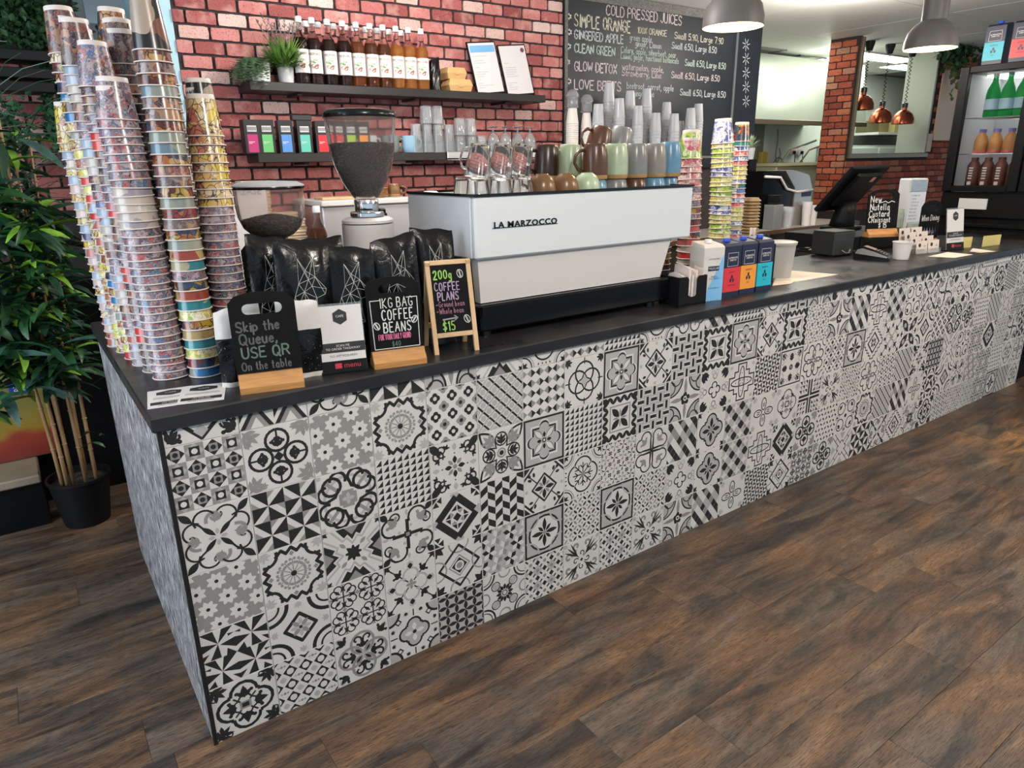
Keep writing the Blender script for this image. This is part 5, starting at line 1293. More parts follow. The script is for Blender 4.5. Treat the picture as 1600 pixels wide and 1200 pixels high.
# tall grinder
gx, gy = .748, .455
gr = empty('coffee_grinder', (gx,gy,CT_Z), .15, 'white coffee grinder with a large full bean hopper beside the machine', 'coffee grinder')
MB().lathe([(.092,0),(.094,.004),(.090,.06),(.084,.20),(.082,.352),(.0005,.355)],36).build('body', M_wht2, gr, smooth=True)
MB().lathe([(.078,.354),(.082,.356),(.081,.364),(.070,.372),(.0005,.372)],28).build('top_plate', M_wht2, gr, smooth=True)
MB().lathe([(.050,.374),(.054,.376),(.054,.386),(.050,.389),(.0005,.389)],40).build('grind_adjust_ring', M_chrome, gr, smooth=True)
MB().lathe([(.037,.389),(.038,.391),(.038,.424),(.036,.427),(.0005,.427)],32).build('chrome_collar', M_chrome, gr, smooth=True)
MB().box(.040,.066,-.012,.012,.376,.396, bev=.004).build('lock_lever', M_gloss, gr)
hp = [(.036,.430),(.045,.440),(.070,.480),(.090,.530),(.102,.590),(.107,.650),(.108,.672)]
def hop2(z):
    z += 0
    for (r0,z0),(r1,z1) in zip(hp,hp[1:]):
        if z <= z1: return r0+(r1-r0)*(z-z0)/(z1-z0)
    return hp[-1][0]
MB().lathe(hp+[(r-.003,z) for r, z in hp[::-1]], 40, closed=True).build('hopper', M_hop, gr, smooth=True)
MB().lathe([(.111,.668),(.112,.670),(.112,.680),(.106,.688),(.085,.692),(.0005,.694)],40).build('hopper_lid', M_gloss, gr, smooth=True)
beans_in('coffee_beans', hop2, .436, .590, .004, 5, 2600, 'dark roasted beans filling the large grinder hopper', (gx,gy,CT_Z))
# short grinder
sx, sy = .472, .545
gr = empty('coffee_grinder', (sx,sy,CT_Z), .1, 'low coffee grinder with a wide part-filled hopper behind the bags', 'coffee grinder')
MB().box(-.075,.075,-.09,.11,0,.300, bev=.02).build('body', M_gloss, gr)
MB().lathe([(.040,.30),(.042,.302),(.042,.318),(.0005,.318)],28).build('chrome_collar', M_chrome, gr, smooth=True)
hp1 = [(.040,.320),(.062,.330),(.085,.352),(.098,.385),(.102,.420),(.103,.470)]
def hop1(z):
    for (r0,z0),(r1,z1) in zip(hp1,hp1[1:]):
        if z <= z1: return r0+(r1-r0)*(z-z0)/(z1-z0)
    return hp1[-1][0]
MB().lathe(hp1+[(r-.003,z) for r, z in hp1[::-1]], 40, closed=True).build('hopper', M_hop, gr, smooth=True)
MB().lathe([(.105,.466),(.107,.468),(.107,.474),(.105,.478),(.085,.487),(.0005,.491)],40,[0,0,1,1,1]).build('hopper_lid', [M_gloss, M_lid], gr, smooth=True)
beans_in('coffee_beans', hop1, .326, .372, .016, 6, 1500, 'dark roasted beans heaped low in the short grinder hopper', (sx,sy,CT_Z))
# ================================================================== right-hand end of the counter
def spot(x, y): return survey(x, y, Z=CT_Z)
# napkin caddy
nb = empty('napkin_caddy', (1.885,.125,CT_Z), -.10, 'black open napkin caddy beside the milk cartons', 'napkin holder')
MB().box(-.070,.070,-.055,.055,0,.006).build('floor_plate', M_black, nb)
for s_ in (-1,1):
    MB().prism([(-.070,0),(.070,0),(.070,.110),(.030,.110),(.022,.100),(.022,.040),(.012,.032),(-.012,.032),(-.022,.040),(-.022,.100),(-.030,.110),(-.070,.110)], s_*.053-.002, s_*.053+.002).build('slotted_wall', M_black, nb)
    MB().box(s_*.068-.002,s_*.068+.002,-.051,.051,.006,.110).build('end_wall', M_black, nb)
M_nap = mat('napkin_paper',(.66,.58,.55),.85,noise=(30,.08),bump=.5)
r = random.Random(3)
for k in range(7):
    b = MB(); x0 = -.052+k*.017; h = .105+r.uniform(.0,.035)
    b.add([(x0,-.046,.008),(x0+.004,.046,.008),(x0+.012+r.uniform(-.01,.01),.044,h+r.uniform(-.02,.012)),(x0+.006,.0,h+.012),(x0+r.uniform(-.006,.012),-.045,h+r.uniform(-.02,.01)),
           (x0+.010,-.046,.008),(x0+.014,.046,.008),(x0+.022,.044,h),(x0+.018,.0,h+.006),(x0+.014,-.045,h)],[(0,1,2,3,4),(9,8,7,6,5),(4,3,8,9),(3,2,7,8),(0,4,9,5),(1,6,7,2)])
    o = b.build('paper_napkin', M_nap); o.location = nb.location; o.rotation_euler = nb.rotation_euler
    tag(o, f'folded pale paper napkin, {("leftmost","second from left","third from left","middle","third from right","second from right","rightmost")[k]} in the black caddy', 'napkin', 'napkins in the black caddy')
# milk cartons
M_navy = mat('carton_navy',(.012,.016,.045),.4); M_foilw = mat('carton_white',(.60,.57,.53),.4); M_cap = mat('blue_cap',(.03,.08,.55),.35); M_capw = mat('white_cap',(.7,.7,.7),.35)
def carton(loc, rz, c_band, label, light=False, w=.092, d=.078, h=.222):
    o = empty('milk_carton', loc, rz, label, 'milk carton', 'milk cartons in a row on the counter')
    body = M_foilw if light else M_navy
    b = MB(); s = .020
    b.box(-w/2,w/2,-d/2,d/2,0,h-s)
    b.add([(-w/2,-d/2,h-s),(w/2,-d/2,h-s),(w/2,d/2,h-s),(-w/2,d/2,h-s),(-w/2+.004,-d/2+.010,h-.010),(w/2-.004,-d/2+.010,h-.010),(w/2-.004,d/2,h),(-w/2+.004,d/2,h)],[(0,1,5,4),(1,2,6,5),(3,7,6,2),(0,4,7,3),(4,5,6,7)])
    b.build('box', body, o)
    MB().lathe([(.013,0),(.014,.001),(.014,.012),(.013,.014),(.0005,.014)],18,c=(0,.0,h-.006)).build('screw_cap', M_capw if light else M_cap, o, smooth=True)
    if light:
        b = MB(); b.add([(-w/2,-d/2-.0006,0),(w/2,-d/2-.0006,0),(w/2,-d/2-.0006,h-.045)],[(0,1,2)]); b.build('blue_panel', c_band, o)
        print_text('caption','LACTOSE FREE',.008,M_ink,o,(0,-d/2-.001,h*.72)); print_text('caption','BARISTA\nFULL CREAM',.008,M_ink,o,(0.004,-d/2-.001,h*.40)); print_text('caption','LACTOSE FREE MILK',.006,M_navy,o,(.006,-d/2-.001,h*.22))
        MB().box(-.026,.026,-d/2-.0012,-d/2-.0004,h*.52,h*.60).build('name_plate', M_navy, o); print_text('caption','MILKLAB',.0125,M_foilw,o,(0,-d/2-.0016,h*.56))
    else:
        MB().box(-w/2+.0,w/2,-d/2-.0008,-d/2,.022,.118).box(-w/2-.0008,-w/2,-d/2,d/2,.022,.118).build('colour_band', c_band, o)
        b = MB(); ribbon(b,[(-.030,.124),(.030,.124),(.028,.176),(-.028,.176)],.0016,-d/2-.0008,0,True); b.build('label_border', M_foilw, o)
        print_text('caption','ALTERNATIVE\nDAIRY CO',.0092,M_foilw,o,(0,-d/2-.001,.152),sx=.85,bold=.0003); print_text('caption','BARISTA',.010,M_navy,o,(0,-d/2-.0014,.100)); print_text('caption','ALMOND' if 'red' in label else 'OAT' if 'orange' in label else 'SOY',.009,M_navy,o,(0,-d/2-.0014,.048))
        b = MB()
        for a in (PI/2,PI/2+2.1,PI/2-2.1): bx, bz = .009*math.cos(a), .072+.009*math.sin(a); b.add([(bx+.0075*math.cos(t)*.7,-d/2-.0014,bz+.0085*math.sin(t)) for t in (2*PI*q/10 for q in range(10))],[tuple(range(10))])
        b.build('bean_emblem', M_navy, o)
    return o
ca = mat('carton_sky',(.20,.45,.72),.4); 
carton((2.010,.120,CT_Z), -.20, ca, 'white and pale blue milk carton with white cap, next to the napkins', True, .098,.085,.226)
carton((2.125,.122,CT_Z), -.06, mat('carton_red',(.62,.035,.045),.4), 'navy and red milk carton with blue cap, second in the row')
carton((2.232,.124,CT_Z), -.06, mat('carton_orange',(.80,.30,.035),.4), 'navy and orange milk carton with blue cap, third in the row')
carton((2.338,.122,CT_Z), -.06, mat('carton_teal',(.02,.42,.52),.4), 'navy and turquoise milk carton with blue cap, last in the row')
# straw tub and straws
sb = empty('straw_caddy', (2.50,.235,CT_Z), -.1, 'dark caddy of drinking straws behind the turquoise carton', 'straw holder')
MB().box(-.060,.060,-.04,.04,0,.004).build('floor_plate', M_black, sb)
for s_ in (-1,1): MB().box(-.060,.060,s_*.038-.002,s_*.038+.002,.004,.17).build('wall', M_gloss, sb); MB().box(s_*.058-.002,s_*.058+.002,-.036,.036,.004,.17).build('end_wall', M_gloss, sb)
M_strb = mat('black_straw',(.010,.010,.012),.35); M_strw = mat('white_straw',(.62,.58,.53),.5)
r = random.Random(8); src = {}
for k in range(26):
    wt_ = k >= 19; m_ = M_strw if wt_ else M_strb
    if wt_ not in src: o = MB().tube([(0,0,0),(0,0,.205)],.0036,7).build('drinking_straw', m_); src[wt_] = o
    else: o = inst('drinking_straw', src[wt_])
    o.location = (2.455+.008*(k%13)*(.9 if not wt_ else .2)+(0 if not wt_ else -.010), .215+.022*(k//13)+.01*(k%3), CT_Z+.006+(.03 if wt_ else .0)); o.rotation_euler = (r.uniform(-.05,.03),r.uniform(-.04,.06),0)
    tag(o, ('white' if wt_ else 'black')+' drinking straw standing in the dark caddy', 'straw', ('white' if wt_ else 'black')+' straws in the caddy')
# plastic tub with stirrers
pt = empty('plastic_tub', (2.690,.250,CT_Z), 0, 'translucent plastic tub with stirrers behind the papers', 'tub')
M_frost = mat('frosted_plastic',(.70,.68,.66),.35,trans=.55,ior=1.1)
MB().lathe([(.050,0),(.052,.002),(.062,.150),(.066,.151),(.066,.158),(.060,.158),(.050,.004),(.0005,.004)],28).build('tub_wall', M_frost, pt, smooth=True)
MB().lathe([(.067,.156),(.068,.158),(.068,.164),(.060,.167),(.0005,.167)],28).build('tub_lid', M_frost, pt, smooth=True)
for k in range(4):
    o = MB().box(-.004,.004,-.001,.001,0,.125).build('wooden_stirrer', M_pine); o.location = (2.675+.010*k,.245+.004*k,CT_Z+.006); o.rotation_euler = (.10-.05*k,.18-.10*k,.3*k)
    tag(o, 'pale wooden stirrer inside the translucent plastic tub', 'stirrer', 'stirrers in the plastic tub')
# loose papers on the worktop
def sheet(pts, z, label, m_=None, t=.0008):
    P = [spot(*q) for q in pts]; b = MB(); n = len(P)
    b.add([(p.x,p.y,CT_Z+z) for p in P]+[(p.x,p.y,CT_Z+z+t) for p in P],[tuple(range(n))[::-1],tuple(range(n,2*n))]+[(i,(i+1)%n,n+(i+1)%n,n+i) for i in range(n)])
    return tag(b.build('paper_sheet', m_ or mat('cream_paper',(.66,.58,.50),.7,noise=(20,.05))), label, 'paper')
sheet([(1210,437),(1238,423),(1310,429),(1242,441),(1235,438)], .0002, 'large cream paper sheet lying right of the cartons')
sheet([(1207,447),(1210,438),(1243,439),(1236,444)], .0014, 'smaller crumpled paper lying against the turquoise carton')
sheet([(1450,401),(1480,394),(1520,398),(1492,403)], .0002, 'cream paper sheet lying in front of the business cards')
sheet([(1515,393),(1520,388),(1556,393),(1532,395)], .0002, 'white papers lying right of the small acrylic stand')
# receipt printer
pr = empty('receipt_printer', (3.585,.520,CT_Z), -.12, 'black boxy receipt printer with cables behind the card terminal', 'printer')
MB().box(-.085,.085,-.070,.080,.006,.132, bev=.006).build('housing', mat('printer_black',(.016,.018,.018),.45), pr)
MB().box(-.085,.085,-.066,.076,.133,.140, bev=.003).build('lid', mat('printer_lid',(.06,.07,.07),.4), pr)
for x in (-.07,.07): MB().box(x-.01,x+.01,-.06,-.04,0,.006).build('foot', M_black, pr)
b = MB().tube([(-.02,-.072,.035),(.0,-.085,.020),(.02,-.09,.022),(.03,-.088,.04)],.003,6); b.build('front_cable', mat('cable_grey',(.16,.16,.17),.5), pr, smooth='all')
tag(MB().tube([(3.66,.46,.95),(3.68,.41,.939),(3.72,.40,.938),(3.72,.44,.95),(3.67,.45,.955),(3.66,.40,.940),(3.74,.36,.938),(3.82,.34,.945)],.0045,7).build('power_cable', mat('cable_black',(.02,.02,.022),.4), smooth='all'), 'tangled black cable between the printer and card terminal', 'cable')
# card terminal
ct = empty('card_terminal', (3.560,.275,CT_Z), -1.30, 'black and silver card payment terminal resting on the worktop', 'card terminal'); 
b = MB(); L_, W_, = .17, .080; prof = [(-.085,0),(.075,0),(.085,.014),(.083,.026),(.02,.052),(-.045,.072),(-.075,.060),(-.088,.03)]
b.M = Matrix.Identity(4); b.prism(prof,-W_/2,W_/2); b.build('body', M_gloss, ct)
b = MB()
for s_ in (-1,1): b.prism([(-.080,.034),(.078,.018),(.083,.024),(.02,.046),(-.045,.063),(-.07,.055)], s_*(W_/2+.0012)-.0012, s_*(W_/2+.0012)+.0012)
b.build('silver_side_trim', mat('satin_silver',(.42,.42,.44),.3,metal=.8), ct)
def on_slope(x): return .052+(.026-.052)*(x-.02)/(.063)
b = MB(); b.add([(-.042,-.030,.0725),(.014,-.030,.0555),(.014,.030,.0555),(-.042,.030,.0725)],[(0,1,2,3)]); b.build('screen', mat('terminal_screen',(.25,.24,.22),.2), ct)
key = None
for i in range(4):
    for j in range(3):
        x = .026+i*.014; y = -.022+j*.022
        if key is None: key = MB().box(-.005,.005,-.008,.008,0,.004, bev=.001).build('key', mat('key_grey',(.10,.10,.11),.5), ct); o = key
        else: o = inst('key', key, parent=ct)
        o.location = (x,y,on_slope(x)); o.rotation_euler = (0,.39,0)
# paper tub
tag(MB().lathe([(.036,0),(.038,.002),(.048,.088),(.051,.089),(.051,.094),(.047,.094),(.036,.006),(.0005,.006)],30).build('paper_tub', M_card, smooth=True, loc=(3.690,.190,CT_Z)), 'plain white paper tub standing beside the card terminal', 'tub')
# cash drawer with the croissant sign on it
cdw = empty('cash_drawer', (4.10,.640,CT_Z), 0, 'black cash drawer under the croissant sign', 'cash drawer'); MB().box(-.36,.36,-.16,.30,.0,.092, bev=.004).build('case', M_black, cdw); MB().box(-.31,.31,-.166,-.160,.012,.080, bev=.002).build('drawer_front', M_gloss, cdw)
p0 = survey(1355,371,Z=CT_Z+.092); p1 = survey(1406,369,Z=CT_Z+.092); print('croissant sign', p0, p1)
s3 = empty('chalkboard_sign', ((p0.x+p1.x)/2,(p0.y+p1.y)/2+.02,CT_Z+.092), math.atan2(p1.y-p0.y,p1.x-p0.x), 'black chalkboard sign reading New Nutella Custard Croissant $15', 'sign')
sign_base(.190,.055,.044,s3)
bd = slotted_board(.196,.030,.262,.022,(.120,.208,.242),-.003,.003).build('board', M_board, s3); bd.rotation_euler = (math.radians(-4),0,0)
cw = chalk_lines(s3, [('New',-.082,.190,.036,.0048,M_chalk,.72),('Nutella',-.082,.148,.034,.0048,M_chalk,.72),('Custard',-.086,.112,.032,.0048,M_chalk,.72),('CRoissant',-.088,.080,.030,.0046,M_chalk,.62),('$ 15',-.02,.050,.026,.0044,M_chalk,.7)], -.0036); cw.rotation_euler = bd.rotation_euler
b = MB(); ribbon(b,[(-.03,.186),(-.01,.190),(.01,.196),(.03,.186),(.05,.196),(.07,.190)],.004,-.0036); o = b.build('chalk_flourish', M_chalk, s3); o.rotation_euler = bd.rotation_euler
# business card rack
rk = empty('card_rack', (4.02,.200,CT_Z), -.18, 'clear tiered rack of business cards on the counter', 'card holder')
for k in range(4): MB().box(-.10,.10,-.002+k*.030,.0+k*.030,.0,.030+k*.022).build('tier_wall', M_acry, rk)
MB().box(-.10,.10,-.002,.105,0,.003).build('base_plate', M_acry, rk)
M_bcard = mat('business_card',(.64,.56,.50),.6); bc = None
for k in range(4):
    for j in range(2):
        o = empty('business_card', (0,0,0), 0, f'cream business card in the {("front","second","third","back")[k]} tier, {("left","right")[j]} side of the rack', 'business card', 'business cards in the tiered rack')
        lx, ly, lz = -.051+j*.100-k*.012, .006+k*.030, .004+k*.022
        cr, sr = math.cos(-.18), math.sin(-.18); o.location = (4.02+lx*cr-ly*sr, .200+lx*sr+ly*cr, CT_Z+lz); o.rotation_euler = (-.10,0,-.18)
        if bc is None:
            c0 = MB().box(-.046,.046,0,.0006,0,.070).build('card', M_bcard, o); q = MB(); q.add([(-.018+x,-.0006,.046+z) for x, z in hexa(.012)],[tuple(range(6))]); q.box(-.03,.03,-.0006,-.0002,.014,.0152); q.box(-.03,.03,-.0006,-.0002,.020,.0212); q.box(.016,.034,-.0006,-.0002,.036,.038); q.box(.016,.034,-.0006,-.0002,.042,.044); c1 = q.build('printed_logo', M_ink, o); bc = (c0,c1)
        else: inst('card', bc[0], parent=o); inst('printed_logo', bc[1], parent=o)
acrylic_stand((4.285,.175,CT_Z), -.17, 'small acrylic stand with white card right of the business cards', 1.30)
# board behind it: When Dining
s4 = empty('chalkboard_sign', (4.42,.40,CT_Z), -.15, 'black slotted sign reading When Dining behind the small acrylic stand', 'sign'); sign_base(.18,.05,.04,s4)
bd = slotted_board(.19,.028,.270,.03,(.12,.205,.245),-.003,.003).build('board', M_board, s4); chalk_lines(s4, [('When Dining',-.084,.150,.034,.0040,M_chalk,.52)], -.0036)
b = MB(); 
for k in range(9): b.add([(-.06+.015*k,-.0036,.06+.04*((k*7)%3)/3),(-.03+.012*k,-.0036,.07),(-.045+.013*k,-.0036,.11-.02*(k%2))],[(0,1,2)])
b.build('floral_drawing', mat('chalk_violet',(.28,.24,.40),.8), s4)
# mason jars
def jar(loc, label):
    o = empty('glass_jar', loc, 0, label, 'jar', 'glass mugs by the croissant sign'); MB().lathe([(.034,0),(.040,.003),(.042,.08),(.036,.10),(.036,.115),(.033,.115),(.033,.10),(.038,.08),(.036,.007),(.0005,.007)],24).build('bowl', mat('jar_glass',(.70,.78,.70),.08,trans=.75,ior=1.3), o, smooth=True)
    MB().tube([(.040,0,.085),(.066,0,.078),(.070,0,.05),(.042,0,.03)],.005,8).build('handle', mat('jar_glass',(.7,.78,.7)), o, smooth='all')
jar((4.46,.62,CT_Z+.092), 'glass handled jar next to the croissant sign'); jar((4.56,.56,CT_Z), 'glass handled jar nearer the fridge')
# ================================================================== shelves and chalkboard on the back wall
M_shelf = mat('black_shelf',(.012,.010,.010),.5)
SH_Z, SL_Z = 1.847, 1.524
sh = empty('wall_shelf', (.852,WALL_Y-.012,SH_Z), 0, 'upper black wall shelf carrying syrup bottles', 'shelf'); MB().box(0,1.752,-.208,0,-.040,0, bev=.002).build('board', M_shelf, sh)
for x in (.25,.9,1.5): MB().box(x-.012,x+.012,-.16,0,-.052,-.041).build('bracket', M_shelf, sh)
sl = empty('wall_shelf', (.852,WALL_Y-.012,SL_Z), 0, 'lower black wall shelf carrying tea boxes and glasses', 'shelf'); MB().box(0,1.752,-.200,0,-.042,0, bev=.002).build('board', M_shelf, sl)
for x in (.25,.9,1.5): MB().box(x-.012,x+.012,-.16,0,-.054,-.043).build('bracket', M_shelf, sl)
MB().box(1.045,1.765,-.216,-.202,-.034,.004, bev=.003).box(1.045,1.765,-.216,-.17,-.040,-.0425).build('steel_edge_rail', steel, sl)
# ---- syrup bottles
M_bglass = mat('bottle_glass',(.93,.92,.90),.04,trans=1.,ior=1.15)
def syrup(name, c): return mat('syrup_'+name, c, .10, trans=.55, ior=1.2)
SY = {'dark':syrup('dark',(.030,.010,.008)),'brown':syrup('brown',(.16,.045,.015)),'red-brown':syrup('red_brown',(.26,.07,.02)),'amber':syrup('amber',(.62,.24,.05))}
M_lab = mat('bottle_label',(.66,.60,.57),.5); M_leaf0 = mat('label_green',(.12,.28,.06),.6); M_spice = mat('label_brown',(.28,.09,.04),.6)
BR = .0365
def bend(o, r):
    for v in o.data.vertices: x = v.co.x; v.co.x = r*math.sin(x/r); v.co.z = v.co.z-0; v.co = (v.co.x, v.co.y, r*math.cos(x/r))
bt = {}
def bottle(loc, kind, label, rz, group):
    o = empty('syrup_bottle', loc, rz, label, 'bottle', group)
    if not bt:
        pr_ = [(BR-.004,0),(BR,.004),(BR,.030),(BR-.0012,.034),(BR,.040),(BR,.165),(BR-.002,.176),(BR,.182),(BR-.002,.195),(BR-.009,.216),(.0155,.238),(.0125,.255),(.0125,.284)]
        bt['glass'] = MB().lathe(pr_,20).build('bottle_shell', M_bglass, o, smooth=True); bt['prof'] = pr_
        bt['cap'] = MB().lathe([(.0150,.278),(.0158,.279),(.0158,.303),(.0145,.305),(.0005,.305)],18).build('screw_cap', M_capw, o, smooth=True)
        b = MB(); n = 12; vs = []
        for k in range(n+1): a = -1.25+2.5*k/n; vs += [(BR*1.025*math.sin(a),-BR*1.025*math.cos(a),.052),(BR*1.025*math.sin(a),-BR*1.025*math.cos(a),.158)]
        b.add(vs,[(2*k,2*k+2,2*k+3,2*k+1) for k in range(n)]); bt['label'] = b.build('paper_label', M_lab, o, smooth='all')
        t = print_text('brand_print','MONIN',.0175,M_ink,o,(0,0,.138)); bend(t, BR*1.04); t.rotation_euler = (PI/2,0,0); bt['txt'] = t
        b = MB()
        for x, z, rx, rz_, mi in ((-.006,.085,.013,.008,1),(.006,.078,.010,.007,1),(.012,.088,.007,.006,1),(-.012,.105,.010,.004,0),(.004,.112,.010,.004,0),(-.002,.100,.008,.004,0)):
            pts = []
            for q in range(9): a = 2*PI*q/9; u = x+rx*math.cos(a); pts.append((BR*1.04*math.sin(u/BR),-BR*1.04*math.cos(u/BR),z+rz_*math.sin(a)))
            b.add(pts,[tuple(range(9))],mi)
        bt['art'] = b.build('label_picture', [M_leaf0,M_spice], o)
    else:
        inst('bottle_shell', bt['glass'], parent=o); inst('screw_cap', bt['cap'], parent=o); inst('paper_label', bt['label'], parent=o); t = inst('brand_print', bt['txt'], (0,0,.138), (PI/2,0,0), o); inst('label_picture', bt['art'], parent=o)
    if ('liq',kind) not in bt: bt['liq',kind] = MB().lathe([(BR-.006,.004),(BR-.003,.007),(BR-.003,.168),(BR-.004,.195),(BR-.012,.212),(.0005,.2125)],18).build('syrup', SY[kind], o, smooth=True)
    else: inst('syrup', bt['liq',kind], parent=o)
    return o
kinds = ['dark','dark','dark','dark','red-brown','brown','brown','amber','amber','amber']
for i, px in enumerate((472.5,492.5,516,539,560,581,601,621,640,659.5)):
    x = survey(px,100,Y=1.965).x
    bottle((x,1.965,SH_Z), kinds[i], f'{kinds[i]} syrup bottle, {("leftmost, half behind the plant","second from left","third from left","fourth from left","fifth from left","fifth from right","fourth from right","third from right","second from right","rightmost")[i]}, in the front row', -.42+.05*(i%3), 'syrup bottles in the front row of the shelf')
for i, px in enumerate((478,497,521,540,553,571,589,607,626)):
    x = survey(px,45,Y=2.055).x
    bottle((x,2.058,SH_Z), ['dark','dark','brown','red-brown','brown','red-brown','amber','amber','amber'][i], f'{["dark","dark","brown","red-brown","brown","red-brown","amber","amber","amber"][i]} syrup bottle, {("leftmost","second","third","fourth","fifth","sixth","seventh","eighth","ninth")[i]} in the back row of the shelf', -.3, 'syrup bottles in the back row of the shelf')
# ---- plants on the shelf
M_pot = mat('white_pot',(.58,.60,.60),.5,noise=(30,.10)); M_marb = mat('marbled_pot',(.52,.53,.53),.45,noise=(14,.35))
def leafmat(n, c): return mat(n, c, .5, noise=(25,.35))
M_grass = leafmat('bright_grass',(.14,.27,.05)); M_sage = leafmat('sage_leaf',(.36,.47,.30)); M_dkleaf = leafmat('dark_leaf',(.018,.055,.018)); M_grey = leafmat('grey_plume',(.20,.17,.17))
def blade(b, p, d, L, w, droop, mi=0, n=4):
    p = Vector(p); d = Vector(d).normalized(); s_ = d.cross(Vector((0,0,1))); s_ = s_.normalized() if s_.length > 1e-4 else Vector((1,0,0)); vs = []; q = p.copy(); dd = d.copy()
    for k in range(n+1):
        ww = w*math.sin(PI*(k+.35)/(n+.6)); vs += [tuple(q-s_*ww), tuple(q+s_*ww)]; q = q+dd*(L/n); dd = (dd+Vector((0,0,-droop/n))).normalized()
    b.add(vs,[(2*k,2*k+1,2*k+3,2*k+2) for k in range(n)],mi)
def pot_plant(nm, loc, r, h, label, grow, m_pot):
    o = empty(nm, loc, 0, label, 'potted plant'); MB().lathe([(r*.82,0),(r*.86,.002),(r,h-.002),(r*.98,h),(r*.90,h),(r*.88,h-.012),(.0005,h-.012)],24).build('pot', m_pot, o, smooth=True)
    grow(o, h, random.Random(h*1000)); return o
def grow_grass(o, h, r):
    b = MB()
    for _ in range(520):
        a = r.uniform(0,2*PI); e = r.uniform(.15,1.35); q = r.uniform(0,.03); blade(b,(q*math.cos(a),q*math.sin(a),h-.01),(math.cos(a)*math.cos(e),math.sin(a)*math.cos(e),math.sin(e)),r.uniform(.08,.165),r.uniform(.003,.0055),r.uniform(.2,1.1))
    x = b.build('foliage', M_grass, o); x['kind'] = 'stuff'
    b = MB()
    for _ in range(160):
        a = r.uniform(0,2*PI); e = r.uniform(.2,1.2); blade(b,(.01,.0,h),(math.cos(a)*math.cos(e)-.2,math.sin(a)*math.cos(e),math.sin(e)),r.uniform(.06,.13),.004,.5)
    x = b.build('dark_foliage', M_dkleaf, o); x['kind'] = 'stuff'
    b = MB()
    for k in range(9):
        x0 = -.11+.026*k; pts = [(x0*.2,0,h),(x0*.6,0,h+.10),(x0,0,h+.19+.03*((k*5)%3)/2)]; b.tube(pts,.0012,5)
        for q in range(22): t = .55+.45*q/22; p = Vector(pts[1]).lerp(Vector(pts[2]),(t-.5)*2); a = r.uniform(0,6.3); blade(b,p,(math.cos(a),math.sin(a),.9),.020,.0032,.2,n=2)
    x = b.build('feathery_plumes', M_grey, o); x['kind'] = 'stuff'
def grow_trail(o, h, r):
    b = MB()
    for k in range(170):
        a = r.uniform(1.4,4.8); p = Vector((.03*math.cos(a),.03*math.sin(a),h)); d = Vector((math.cos(a),math.sin(a),.5)); L = r.uniform(.06,.19)
        for q in range(12):
            for _ in range(2): aa = r.uniform(0,6.3); blade(b,p,(math.cos(aa),math.sin(aa),.3),.022,.0065,.4,n=2)
            p = p+d*(L/12); d = (d+Vector((0,0,-.30*(.6+r.random())))).normalized()
            if p.z < h-.15: break
    x = b.build('trailing_foliage', M_sage, o); x['kind'] = 'stuff'
x1 = survey(408,120,Y=1.985).x; x2 = survey(447,120,Y=1.985).x
pot_plant('potted_plant', (x1,1.985,SH_Z), .047,.088, 'trailing sage green plant in a white ribbed pot on the shelf', grow_trail, M_pot)
pot_plant('potted_plant', (x2,1.985,SH_Z), .040,.080, 'bushy grassy plant with grey plumes in a marbled pot on the shelf', grow_grass, M_marb)
# ---- black pouch, kraft boxes, framed menus
px = survey(680,120,Y=1.97).x
o = coffee_bag((px,1.975,SH_Z), -.3, .062,.165,.05, 71, 'small black coffee pouch between syrup bottles and kraft boxes', wolf=False); o['group'] = 'goods on the upper shelf'
def clam(loc, w, d, h, rz, label):
    o = empty('kraft_box', loc, rz, label, 'takeaway box', 'kraft clamshell boxes on the upper shelf')
    for nm, z0, z1, s0, s1 in (('base_tray',0,h*.5,.86,1.0),('lid',h*.5,h,1.02,.84)):
        b = MB(); v = [(sx*w/2*s,sy*d/2*s,z) for z, s in ((z0,s0),(z1,s1)) for sx, sy in ((-1,-1),(1,-1),(1,1),(-1,1))]; b.add(v,[(3,2,1,0),(4,5,6,7),(0,1,5,4),(1,2,6,5),(2,3,7,6),(3,0,4,7)]); b.build(nm, M_kraft, o)
    MB().box(-.014,.014,-d/2*1.03-.0012,-d/2*1.03+.0005,h*.36,h*.56, bev=.002).build('lock_tab', M_kraft, o)
M_kraft = mat('kraft_board',(.50,.30,.12),.7,noise=(20,.08))
kx = survey(718,135,Y=1.955).x
clam((kx,1.985,SH_Z), .145,.12,.066, -.12, 'lower kraft clamshell box on the upper shelf'); clam((kx-.018,1.995,SH_Z+.0665), .122,.11,.060, -.05, 'upper kraft clamshell box resting on the other')
print_text('stamp','YOUR TEXT',.014,mat('stamp_ink',(.30,.18,.10),.7),None,(kx+.01,1.922,SH_Z+.050)) if False else None
